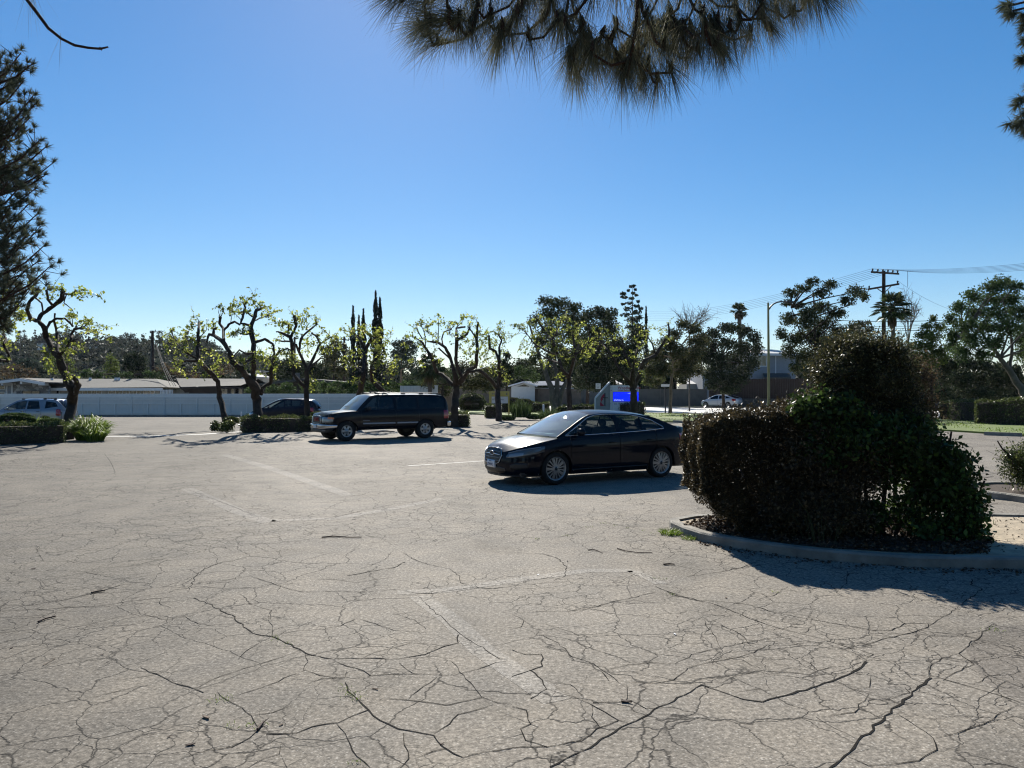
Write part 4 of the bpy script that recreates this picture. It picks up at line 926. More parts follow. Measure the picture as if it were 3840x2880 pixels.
# ================================================================ pines
def tuft(P_, W_, r, c, ax, n, ln, wd, spread=0.9, grav=0.0, k=3):
    ax = np.array(ax, float); ax /= np.linalg.norm(ax)+1e-9
    for _ in range(n):
        dv = ax+r.normal(size=3)*spread; dv /= np.linalg.norm(dv)+1e-9
        l = ln*r.uniform(.65, 1.1); s = np.array(c, float)-ax*r.random()*ln*.35
        q = [s]
        for j in range(1, k+1):
            t = j/k; q.append(s+dv*l*t-np.array([0, 0, grav*l*t*t]))
        P_.append(q); W_.append(wd)
def interp_(tab, x):
    for a, b in zip(tab, tab[1:]):
        if x <= b[0]: return a[1]+(b[1]-a[1])*(x-a[0])/(b[0]-a[0])
    return tab[-1][1]
r = np.random.default_rng(100)
# left pine
z7 = Z(0, 0, 1.3273)
Y0 = 27.0
tx = z7.w(-330, 900, Y0).x
root = empty('pine_tree', (tx, Y0, 0), 'tall dark pine with brushy branch tips along the left edge of the picture', 'pine tree')
mb = MB(); mb.tube(rel(root, [(tx, Y0, -.1), (tx+.2, Y0, 5), (tx, Y0, 10), (tx+.1, Y0, 16)]), [.38, .3, .22, .08], 9)
tips = [(20,265),(60,330),(105,262),(140,330),(170,310),(120,400),(170,470),(60,450),(178,515),(120,540),(60,560),(150,585),(150,640),(90,640),(205,690),(160,730),(235,725),(265,810),(220,800),(235,865),(180,860),(120,800),(175,940),(100,930),(150,1010),(60,1010),(100,1080),(190,1060),(205,1125),(150,1150),(120,1180),(228,1215),(110,1220),(60,1150),(250,1325),(190,1300),(220,1370),(140,1330),(70,1300),(150,1440),(90,1420),(40,1480),(110,1510),(30,1380),(20,700),(20,820),(40,900),(20,1050),(20,1200),(60,1560),(20,1560)]
P_, W_ = [], []
rp_ = random.Random(5)
for (x, y) in tips:
    e = z7.w(x, y, Y0+rp_.uniform(-1.5, 1.5)); a = Vector((tx, Y0, max(3, e.z-rp_.uniform(.8, 2.6))))
    m1 = a.lerp(e, .5)+Vector((0, 0, -.35)); m2 = a.lerp(e, .8)+Vector((.1, 0, -.25))
    mb.tube(rel(root, [a, m1, m2, e]), [.06, .045, .03, .015], 5, False)
    for t in np.linspace(.3, 1, 10):
        q = (m1.lerp(e, (t-.3)/.7))
        for _ in range(2 if t < .98 else 1):
            o_ = Vector([rp_.gauss(0, .28 if t < .95 else .05) for _ in range(3)]); c = q+o_
            if t < .95: mb.tube(rel(root, [q, c]), [.015, .008], 3, False)
            d_ = (e-m1).normalized()*.6+o_+Vector((0, 0, .5))
            tuft(P_, W_, r, c, d_, 56, .25, .017, spread=.75, grav=.05, k=2)
for i in range(44):                                       # the sides of the crown turned away from the lot
    z_ = 3.2+i*.29; a_ = rp_.uniform(1.9, 7.4-1.0); q_ = rp_.uniform(1.6, 3.6)*(1.1-z_/22); e = Vector((tx+q_*math.cos(a_+.6), Y0+q_*math.sin(a_+.6), z_+.7))
    if e.x > tx+1.5: e.x = tx-abs(e.x-tx)
    a = Vector((tx, Y0, z_)); mb.tube(rel(root, [a, a.lerp(e, .5)+Vector((0, 0, -.2)), e]), [.06, .04, .015], 5, False)
    for t in (.45, .6, .75, .88, 1.0):
        for _ in range(3): o_ = Vector([rp_.gauss(0, .32) for _ in range(3)]); tuft(P_, W_, r, a.lerp(e, t)+o_, (e-a).normalized()*.6+o_+Vector((0, 0, .5)), 40, .27, .02, spread=.75, grav=.05, k=2)
mb.build('trunk', 'pine_bark', root, recalc=False)
strips('crown', 'needle_far', P_, W_, root, tuple(root.location), seed=3)
# right pine, only brush ends show
Y0 = 9.0; tx = 9.6
root = empty('pine_tree', (tx, Y0, 0), 'pine whose brushy twig ends poke in at the top right edge', 'pine tree')
mb = MB(); mb.tube(rel(root, [(tx, Y0, -.1), (tx, Y0, 4), (tx, Y0, 8.5)]), [.3, .25, .12], 9)
P_, W_ = [], []
for (x, y, rr) in [(3800, 40, 50), (3835, 75, 50), (3770, 25, 22), (3840, 218, 16), (3826, 372, 30), (3812, 470, 34), (3836, 430, 40), (3850, 150, 20), (3900, 40, 60), (3900, 300, 60), (3900, 440, 60), (3845, 490, 40)]:
    c = W(x, y, Y0+rp_.uniform(-.3, .3)); a = Vector((tx, Y0, c.z+.6)); mb.tube(rel(root, [a, a.lerp(c, .6)+Vector((0, 0, .15)), c]), [.04, .025, .012], 5, False)
    for _ in range(5):
        o_ = np.array([rp_.gauss(0, rr/F*Y0*.35) for _ in range(3)]); tuft(P_, W_, r, np.array(c)+o_, (-.8, 0, -.5), 60, .13, .007, spread=.8, grav=.1, k=2)
for i in range(30):                                       # the rest of its crown, right of the picture
    z_ = 3.0+i*.2; a_ = rp_.uniform(-1.4, 1.6); q_ = rp_.uniform(.9, 2.2); e = Vector((tx+.35+q_*math.cos(a_), Y0+q_*math.sin(a_), z_+.4)); a = Vector((tx, Y0, z_)); mb.tube(rel(root, [a, a.lerp(e, .5)+Vector((0, 0, .1)), e]), [.04, .025, .012], 5, False)
    for t in (.5, .75, 1.0):
        for _ in range(3): tuft(P_, W_, r, np.array(a.lerp(e, t))+r.normal(size=3)*.16, (e-a), 44, .17, .009, spread=.8, grav=.1, k=2)
mb.build('trunk', 'pine_bark', root, recalc=False)
strips('crown', 'needle_far', P_, W_, root, tuple(root.location), seed=4)
# the pine overhead: a drooping bough of long needles
z8 = Z(1400, 0, 1.1642)
root = empty('pine_tree', (2.2, -2.5, 0), 'overhanging pine with long drooping needles across the top of the picture', 'pine tree')
mb = MB(); mb.tube(rel(root, [(2.2, -2.5, -.1), (2.1, -2.4, 3), (2.0, -2.5, 8)]), [.36, .3, .2], 12); mb.build('trunk', 'pine_bark', root)
bough = MB(); hub = z8.w(1150, -330, 4.2)
bough.tube(rel(root, [(2.05, -2.4, 5.2), (1.6, 0, 5.6), (1.2, 2.4, 5.2), tuple(hub)]), [.11, .09, .07, .045], 8)
tl = [(245,85),(278,118),(200,60),(370,50),(430,72),(330,20),(530,115),(562,70),(500,40),(630,20),(682,100),(740,35),(820,70),(780,-20),(860,165),(885,225),(912,60),(940,110),(970,180),(1020,150),(1060,60),(1110,130),(1130,175),(1180,235),(1090,215),(1200,190),(1270,130),(1300,210),(1240,60),(1190,30),(1330,70),(1400,110),(1370,160),(1480,60),(1500,120),(1440,20),(1560,70),(1530,150),(1600,40),(1650,80),(1700,30),(1740,70),(1760,10),(1830,10),(1900,-20),(1960,-20),(2050,-60),(150,-30),(240,-60),(350,-80),(450,-60),(560,-70),(660,-90),(760,-80),(860,-60),(960,-40),(1060,-60),(1160,-50),(1260,-50),(1360,-60),(1460,-70),(1560,-60),(1660,-70),(1760,-80),(1860,-100),(90,-60),(1240,250),(1140,150),(1310,130),(1420,140),(1500,40),(1000,90),(1080,160)]
env = [(0, 90), (250, 300), (400, 260), (550, 350), (700, 270), (800, 300), (900, 420), (1000, 380), (1120, 460), (1220, 440), (1300, 400), (1400, 290), (1500, 340), (1600, 260), (1720, 220), (1850, 160), (2000, 90), (2150, 20)]
for i in range(64):
    x = 120+i*29+rp_.uniform(-25, 25); lo_ = interp_(env, x)-175; tl.append((x, (lo_-rp_.random()**1.5*180-34)/1.3))
P_, W_ = [], []
ctl = sorted(tl, key=lambda p: abs(p[0]-1150))
nodes = [hub]
for (x, y) in ctl:
    y2 = y*1.3+34 if y > -20 else y; e = z8.w(x, y2, 4.2+rp_.uniform(-.55, .55))
    a = min(nodes, key=lambda q: (q-e).length+abs(q.z-e.z-.15)*.5)
    sag = e.lerp(a, .35)+Vector((0, 0, -.05)); bough.tube(rel(root, [a, a.lerp(e, .5)+Vector((0, 0, -.045)), e+Vector((0, 0, -.012)), e]), [.009, .007, .006, .007], 6, False)
    nodes.append(e)
    side = (x-1150)/1100.0
    ln = .225 if y > -20 else .25
    dv = np.array([side*.5+rp_.uniform(-.45, .45), rp_.uniform(-.4, .4), -1.0]) if x > 330 else np.array([-1.0, 0, -.25])
    tuft(P_, W_, r, np.array(e), dv, rp_.randint(80, 120), ln*rp_.uniform(.8, 1.12), .0019, spread=.34 if x > 330 else .55, grav=.22, k=4)
    # needles along the shoot and the scaly bud
    for t in (.55, .8):
        tuft(P_, W_, r, np.array(a.lerp(e, t)), dv, 20, ln*.9, .0017, spread=.38, grav=.35, k=4)
    bough.tube(rel(root, [e, e+Vector((rp_.uniform(-.01, .01), 0, .012)), e+Vector((rp_.uniform(-.015, .015), 0, .05))]), [.011, .012, .003], 6)
for (x, y, n_) in ((180, 300, 2), (720, 330, 3), (1500, 300, 7), (840, 240, 12), (1350, 330, 5), (600, 250, 6)):
    tuft(P_, W_, r, np.array(z8.w(x, y-60, 4.0)), (.0, 0, -1), n_, .2, .0018, spread=.35, grav=.2, k=4)
bo = bough.build('branch', 'pine_bark', root, recalc=False)
strips('needles', 'needle', P_, W_, bo, tuple(root.location), seed=9)
# unseen wide crown added over and behind the camera to block skylight
cr = MB(); lvp = []; Wp = []; rc = np.random.default_rng(12); rcc = random.Random(8)
for i in range(46):
    a = rcc.uniform(0, 6.283); q = rcc.uniform(1.5, 8.0); x_, y_ = 2.1+q*math.cos(a), -3.0+q*math.sin(a)*1.05
    z_ = max(rcc.uniform(5.0, 12.0)-q*.25, 3.6+.56*max(0, y_)+1.2)
    b0 = Vector((2.05, -2.45, min(8, max(4.5, z_-1.5)))); e = Vector((x_, y_, z_)); cr.tube(rel(root, [b0, b0.lerp(e, .5)+Vector((0, 0, .5)), e]), [.08, .05, .02], 6)
    for _ in range(16):
        c = np.array(e)+rc.normal(size=3)*[.9, .9, .45]; c[2] = max(c[2], 3.4+.56*max(0, c[1])+.9); tuft(lvp, Wp, rc, c, (0, 0, -.6), 42, .34, .02, spread=.9, grav=.3, k=2)
cr.build('bough', 'pine_bark', root, recalc=False); strips('crown', 'needle_far', lvp, Wp, root, tuple(root.location), seed=13)
# the bare twig at the top left belongs to another low bough
root = empty('pine_branch', (-2.6, 3.6, 4.6), 'bare curved twig with a few needles dangling in at the top left corner', 'branch')
mb = MB(); tp = [z7.w(*p, 3.8) for p in ((60, -160), (100, -60), (135, 0), (185, 65), (240, 140), (305, 192), (370, 225), (440, 238), (500, 243), (538, 234))]
mb.tube(rel(root, tp), [.012, .011, .0085, .0085, .008, .007, .0065, .006, .0055, .004], 7)
for j in (3, 5, 6, 8): mb.tube(rel(root, [tp[j], tp[j]+Vector((.004, 0, .002))]), [.010, .0085], 6)
mb.tube(rel(root, [tp[0], (-3.2, 2.0, 5.4), (-3.4, -2.5, 5.6)]), [.02, .05, .10], 7)
mb.build('twig', 'pine_bark', root, recalc=False)
P_, W_ = [], []
tuft(P_, W_, r, np.array(z7.w(150, -60, 3.8)), (.1, 0, -1), 26, .2, .0018, spread=.25, grav=.2, k=4)
tuft(P_, W_, r, np.array(z7.w(300, 205, 3.8)), (-.05, 0, -1), 4, .17, .0016, spread=.12, grav=.1, k=4)
strips('needles', 'needle', P_, W_, root, tuple(root.location), seed=10)

# ================================================================ hedges
def hedge(label, path, width, height, seed, size=0.045, m='hedge_leaf', dens=1.0, name='clipped_hedge', group=None, cat='hedge', core=0.12, z0=0.02, rough=0.085, under=0.0):
    """clipped hedge: a dark twiggy core under a skin of real leaves"""
    pts = [Vector((p[0], p[1], 0)) for p in path]; r = random.Random(seed); rn = np.random.default_rng(seed)
    c0 = pts[0]; g_ = gz(c0.x, c0.y); root = empty(name, (c0.x, c0.y, g_), label, cat, group=group)
    lens = [(b-a).length for a, b in zip(pts, pts[1:])]; tot = sum(lens)
    hs = height if isinstance(height, (list, tuple)) else [height]*len(pts)
    rows = []
    def at(t):
        d0 = t*tot
        for i, l in enumerate(lens):
            if d0 <= l or i == len(lens)-1:
                f = min(1, d0/l); p = pts[i].lerp(pts[i+1], f); dd = (pts[i+1]-pts[i]).normalized(); return p, dd, hs[i]*(1-f)+hs[i+1]*f
            d0 -= l
    n = int(dens*tot*(width+2*max(hs))/(size*size*.6)*1.25)
    P_ = []; D_ = []
    hw = width/2
    for _ in range(n):
        p, dd, hh = at(rn.random()); q = Vector((-dd.y, dd.x, 0)); u = rn.random()*(width+2*hh)
        if u < hh: a, b_, nv = -hw, u, -q
        elif u < hh+width: a, b_, nv = -hw+(u-hh), hh, Vector((0, 0, 1))
        else: a, b_, nv = hw, u-hh-width, q
        # rounded shoulders
        rd = .10
        if b_ > hh-rd and abs(a) > hw-rd: s_ = .05
        else: s_ = 0
        wob = rough*(math.sin(p.x*5.1+b_*7+seed)+math.sin(p.y*6.3+a*9)+.6*math.sin(p.x*13+p.y*11+b_*17))*.6
        dep = abs(rn.normal())*.035
        ins = -s_+wob-dep
        if under and b_ < under and nv.z == 0: ins -= .12*(1-b_/under)
        v = p+q*a+Vector((0, 0, b_))+nv*ins
        P_.append((v.x, v.y, gz(v.x, v.y)+z0+max(.01, v.z))); D_.append(tuple(nv+Vector((0, 0, .35))))
    for e, sgn in ((0.0, -1), (1.0, 1)):
        p, dd, hh = at(e); q = Vector((-dd.y, dd.x, 0))
        for _ in range(int(dens*width*hh/(size*size*.6)*1.3)):
            a, b_ = rn.uniform(-hw, hw), rn.uniform(0, hh); v = p+q*a+Vector((0, 0, b_))+dd*sgn*(rough*math.sin(a*9+b_*8+seed)-abs(rn.normal())*.03)
            P_.append((v.x, v.y, gz(v.x, v.y)+z0+v.z)); D_.append(tuple(dd*sgn+Vector((0, 0, .3))))
    lv = Leaves(seed); D2 = np.array(D_)+rn.normal(size=(len(D_), 3))*.7
    lv.cloud(P_, size, .6, dirs=D2); lv.build('foliage', m, root, tuple(root.location))
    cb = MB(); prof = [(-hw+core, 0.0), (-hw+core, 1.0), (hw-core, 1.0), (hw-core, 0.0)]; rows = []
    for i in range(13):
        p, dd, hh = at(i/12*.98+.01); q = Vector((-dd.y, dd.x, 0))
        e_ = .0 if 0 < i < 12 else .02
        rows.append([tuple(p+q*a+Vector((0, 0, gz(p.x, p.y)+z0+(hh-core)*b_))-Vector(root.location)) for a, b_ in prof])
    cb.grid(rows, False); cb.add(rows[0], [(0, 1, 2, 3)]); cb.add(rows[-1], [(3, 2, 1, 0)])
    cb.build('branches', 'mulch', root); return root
def gp(x, y): v = G(x, y); return (v.x, v.y)
# left island
hedge('low clipped hedge in front of the leaning tree at the left edge', [gp(-260, 1668), gp(0, 1666), gp(240, 1658)], .9, .72, 201, size=.06)
hedge('low clipped hedge around the thick-trunked pruned tree, left of the large black SUV', [gp(905, 1622), gp(1080, 1620), gp(1205, 1617), gp(1330, 1614)], .95, .74, 202, size=.065)
hedge('rear arm of the middle island hedge behind the tree trunks', [gp(925, 1592), gp(1100, 1588), gp(1260, 1584)], .8, .62, 203, size=.08)
hedge('low clipped hedge between the tail of the large black SUV and the open lot', [gp(1620, 1600), gp(1757, 1600)], 1.1, .72, 204, size=.065)
hedge('square clipped hedge block around the narrow tree by the yellow sign', [gp(1822, 1567), gp(1870, 1567)], 1.3, .9, 205, size=.075)
hedge('long straight clipped hedge between the square block and the big oak', [gp(1880, 1549), gp(2060, 1549)], 1.0, .88, 206, size=.09)
hedge('long clipped hedge below the church sign behind the black sedan', [gp(2110, 1556), gp(2250, 1556), gp(2405, 1560)], 1.3, [.72, .8, 1.02], 207, size=.085)
hedge('left block of the three clipped hedges on the right-hand lawn', [gp(3535, 1576), gp(3572, 1577)], 1.3, 1.22, 208, size=.085, m='hedge_leaf', group='three joined hedge blocks on the lawn')
hedge('middle block of the three clipped hedges on the right-hand lawn', [gp(3596, 1580), gp(3638, 1583)], 1.35, 1.28, 209, size=.085, group='three joined hedge blocks on the lawn')
hedge('right and longest block of the three clipped hedges on the right-hand lawn', [gp(3660, 1592), gp(3760, 1594), gp(3950, 1604)], 1.6, [1.3, 1.35, 1.62], 210, size=.085, group='three joined hedge blocks on the lawn')
# mounded shrubs
def mound(label, z, x, y, Y, rx, ry, m, seed, size=.09, n=5000, name='round_bush', cat='bush', rz=None):
    c = z.w(x, y, Y) if z else W(x, y, Y); k = Y/F/(z.k if z else 1); a, b_ = rx*k, ry*k
    root = empty(name, (c.x, Y, gz(c.x, Y)), label, cat)
    lv = Leaves(seed); rr = lv.r; u = rr.normal(size=(n, 3)); u /= np.linalg.norm(u, axis=1)[:, None]
    s = 1+.04*np.sin(u[:, 0]*9+seed)+.04*np.sin(u[:, 2]*11+u[:, 1]*8)-np.abs(rr.normal(size=n))*.04
    dd = np.abs(u)**1.0; p = np.array(c)+u*np.array([a, a*.85, b_])*s[:, None]
    lv.cloud(p, size, .6, dirs=u+rr.normal(size=u.shape)*.6); lv.build('foliage', m, root, tuple(root.location), minz=gz(c.x, Y)+.03)
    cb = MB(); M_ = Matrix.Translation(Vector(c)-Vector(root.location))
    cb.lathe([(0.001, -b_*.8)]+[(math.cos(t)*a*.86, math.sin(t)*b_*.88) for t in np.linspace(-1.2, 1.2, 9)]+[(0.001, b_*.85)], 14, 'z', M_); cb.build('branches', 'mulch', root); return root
mound('large clipped round bush with a flat sloping top at the back of the lot', z3, 1372, 1132, 71, 118, 86, 'hedge_leaf', 221, n=9000)
mound('brownish low mounded shrub behind the hedge, the left one', z4, 380, 1125, 62, 75, 40, 'olive_leaf', 223, n=3500)
mound('brownish low mounded shrub behind the hedge, the right one', z4, 475, 1130, 61, 75, 34, 'olive_leaf', 224, n=3500)
blob_tree('bush', 'low spreading leafy shrub at the left end of the middle hedge island', z2, 35.4, [], [(570,1312,42,34),(640,1322,52,38),(700,1302,44,34),(600,1340,60,30),(680,1345,60,30),(550,1340,30,26)], 'hedge_leaf', 225, size=.10, dens=.9, cat='bush', minz=.02)
mound('dark shrub peeking over the rear hedge arm between two trunks', z2, 700, 1275, 38, 60, 30, 'hedge_leaf', 227, n=2600, size=.08)
mound('shrub on top of the hedge between the crossover and the large black SUV', z2, 1420, 1225, 38.5, 60, 20, 'hedge_leaf', 228, n=2200, size=.08)
mound('low shrub at the foot of the large leafy tree behind the sedan roof', z4, 800, 1190, 50.5, 60, 30, 'hedge_leaf', 229, n=2600, size=.09)
mound('leafy mixed shrub behind the left low hedge', z1, 130, 1270, 29.5, 150, 55, 'green_leaf', 230, n=6000, size=.08)
mound('white-flowering shrub strip behind the left low hedge beside the leaning trunk', z1, 420, 1290, 30.5, 110, 30, 'green_leaf', 231, n=4200, size=.07)
mound('ground cover mat of ivy at the foot of the square hedge block', z4, 340, 1255, 49, 60, 20, 'green_leaf', 232, n=2400, size=.09, name='ivy_patch', cat='ground cover')
mound('ground cover mat of ivy beside the white post', z4, 560, 1245, 49.6, 70, 18, 'green_leaf', 233, n=2400, size=.09, name='ivy_patch', cat='ground cover')
# grassy tufts
def tuft_plant(label, c, h, n, seed, lean=.5, wd=.018, m='grass_blade', rad=.35):
    rn = np.random.default_rng(seed); c = np.array(c, float); P_ = []
    for _ in range(n):
        a = rn.random()*6.283; q = rad*math.sqrt(rn.random()); b = c+np.array([math.cos(a)*q, math.sin(a)*q, 0]); l = h*rn.uniform(.6, 1.15)*(1.12-.5*q/rad)
        dv = np.array([math.cos(a), math.sin(a), 0])*lean*(.3+q/rad)*rn.uniform(.4, 1.3)
        P_.append([b, b+dv*l*.35+np.array([0, 0, l*.6]), b+dv*l*.8+np.array([0, 0, l*.9]), b+dv*l*1.2+np.array([0, 0, l*(.95-.25*lean)])])
    o = strips('grass_tuft', m, P_, wd, seed=seed, loc=tuple(c)); tag(o, label, 'grass tuft'); return o
g0 = G(332, 1650)
tuft_plant('big bright yellow-green grass clump right of the leaning pruned tree', g0, .95, 1200, 240, lean=.62, wd=.028, rad=.40)
tuft_plant('lower right half of the bright grass clump by the leaning tree', G(358, 1655), .62, 420, 241, lean=.7, wd=.026, rad=.28)
tuft_plant('upright green grass clump in front of the long hedge', W(1955, 1565, 50)*1.0, 1.25, 360, 242, lean=.3, wd=.03, rad=.6, m='green_leaf')
tuft_plant('greyish green grass clump behind the windscreen of the black sedan', G(2062, 1580), 1.0, 360, 243, lean=.3, wd=.03, rad=.6, m='green_leaf')
tuft_plant('yellowish reeds behind the left low hedge, nearest the left edge', G(100, 1640), 1.0, 420, 244, lean=.5, wd=.02, rad=1.0)
tuft_plant('yellowish reeds behind the left low hedge, by the trunk', G(205, 1638), .8, 260, 245, lean=.5, wd=.02, rad=.7)
tuft_plant('small spiky grass clump beside the rear of the white post', z4.g(820, 1230), .7, 160, 246, lean=.35, wd=.03, rad=.4)
tuft_plant('small green weed tuft at the tip of the kerb in front of the big hedge', G(2515, 2004), .09, 260, 247, lean=.9, wd=.006, rad=.13)
tuft_plant('thin trail of weeds along the kerb next to the small weed tuft', G(2585, 2022), .06, 120, 248, lean=.9, wd=.006, rad=.10)

# ================================================================ near planter island with the big hedge
front = [G(x, y) for x, y in ((2512, 1986), (2560, 2008), (2621, 2029), (2700, 2046), (2803, 2064), (2920, 2081), (3045, 2098), (3220, 2113), (3409, 2127), (3600, 2131), (3772, 2134), (3840, 2134), (4400, 2136))]
back = [Vector((9.6, 11.2, 0)), Vector((7.5, 11.35, 0)), Vector((5.5, 11.6, 0)), Vector((3.6, 11.55, 0)), Vector((2.6, 11.25, 0)), Vector((2.22, 10.9, 0))]
loop = front+back
def kerb(name, loop, h, w, closed=True):
    n = len(loop); mb = MB(); rows = []
    ce = sum(loop, Vector())/n
    area = sum(loop[i].x*loop[(i+1) % n].y-loop[(i+1) % n].x*loop[i].y for i in range(n)); sg = 1 if area > 0 else -1
    for i in list(range(n))+[0]:
        a, b, c = loop[i-1], loop[i], loop[(i+1) % n]; t = ((b-a).normalized()+(c-b).normalized()).normalized(); inn = Vector((-t.y, t.x, 0))*sg
        rows.append([b+Vector((0, 0, -.05)), b+inn*.012+Vector((0, 0, h-.02)), b+inn*.035+Vector((0, 0, h)), b+inn*w+Vector((0, 0, h-.003)), b+inn*(w+.005)+Vector((0, 0, -.05))])
    mb.grid(rows, False); o = mb.build(name, 'kerb_concrete'); o['kind'] = 'structure'; return o
kerb('kerb', loop, .115, .15)
mb = MB()
inn = [p.copy() for p in loop]
ce = Vector((5.2, 10.1, 0)); inn = [p+(ce-p).normalized()*.13 for p in inn]
for p in inn: p.z = .085
mb.poly(inn); mb.build('planter_soil', 'dirt')['kind'] = 'structure'
mb = MB(); mp_ = [G(x, y) for x, y in ((2560, 1998), (2640, 2012), (2700, 2025), (2800, 2046), (2920, 2064), (3100, 2082), (3300, 2096), (3560, 2107), (3680, 2104), (3700, 2050), (3600, 1985), (3300, 1955), (2950, 1945), (2700, 1960))]
for p in mp_: p.z = .091
mb.poly(mp_); mb.build('mulch_bed', 'mulch')['kind'] = 'structure'
lv = Leaves(250); k_ = np.random.default_rng(250); mx = [p.x for p in mp_]; my = [p.y for p in mp_]
x = k_.uniform(2.3, 6.6, 14000); y = k_.uniform(8.3, 11.6, 14000); kk = inpoly(x, y, [p+(p-Vector((4, 9.8, 0)))*.04 for p in mp_])
lv.cloud(np.stack([x[kk], y[kk], .095+np.abs(k_.normal(size=kk.sum()))*.02], 1), .05, .55, dirs=np.tile([0, 0, .0], (kk.sum(), 1))+k_.normal(size=(kk.sum(), 3))*[1, 1, .25])
for q_ in range(420):
    i_ = k_.integers(2, len(front)-2); t_ = k_.random(); p_ = front[i_].lerp(front[i_+1], t_); lv.cloud([(p_.x+k_.normal()*.08, p_.y-abs(k_.normal())*.14-.01, .008)], .035, .5, dirs=[(k_.normal(), k_.normal(), .0)])
for q_ in range(700): lv.cloud([(k_.uniform(5.6, 9), k_.uniform(8.7, 11.2), .092)], .03, .5, dirs=[(k_.normal(), k_.normal(), .05)])
o = lv.build('leaf_litter', 'dry_leaf'); tag(o, 'brown fallen leaves under and beside the big hedge', 'leaf litter', kind='stuff')
def shrub(name, label, stems, seed, m, clouds, size, twigm='bark', extra=None):
    """open shrub: woody stems and twigs carrying leaves; clouds = (px, py, Y, rx, ry, rY(m), n)"""
    r = random.Random(seed); b = Vector(stems[0][0]); root = empty(name, (b.x, b.y, .09), label, 'shrub'); lv = Leaves(seed)
    mb = MB(); nodes = []
    for s in stems:
        P2 = []
        for a, c in zip(s, s[1:]):
            a, c = Vector(a), Vector(c)
            for j in range(4): P2.append(a.lerp(c, j/4)+Vector([r.uniform(-.02, .02) for _ in range(3)])*(j > 0))
        P2.append(Vector(s[-1])); mb.tube(rel(root, P2), [.035*(1-.75*i/len(P2)) for i in range(len(P2))], 7); nodes += P2
    for (px, py, Y, rx, ry, rY, n) in clouds:
        c = W(px, py, Y); k = Y/F; ra = np.array([rx*k, rY, ry*k]); ns = max(6, int(n/130))
        u = lv.r.normal(size=(ns, 3)); u /= np.linalg.norm(u, axis=1)[:, None]; cs = np.array(c)+u*(lv.r.random(ns)[:, None]**.45)*ra
        for q in cs:
            if q[2] < .14: q[2] = .14+abs(r.gauss(0, .1))
            a = min(nodes, key=lambda t: (t-Vector(q)).length)
            Q = Vector(q); mid = a.lerp(Q, .5)+Vector([r.gauss(0, .04) for _ in range(3)])
            mb.tube(rel(root, [a, mid, Q]), [.010, .007, .004], 4, False)
            for _ in range(5):
                e = Q+Vector([r.gauss(0, .12) for _ in range(3)]); mb.tube(rel(root, [Q, e]), [.004, .002], 3, False)
        kq = lv.r.integers(0, ns, n); p = cs[kq]+np.clip(lv.r.normal(size=(n, 3)), -2.2, 2.2)*.088
        lv.cloud(p, size, .6 if size > .05 else .5)
    mb.build('branches', twigm, root, recalc=False)
    lv.build('foliage', m, root, tuple(root.location), minz=.1)
    return root
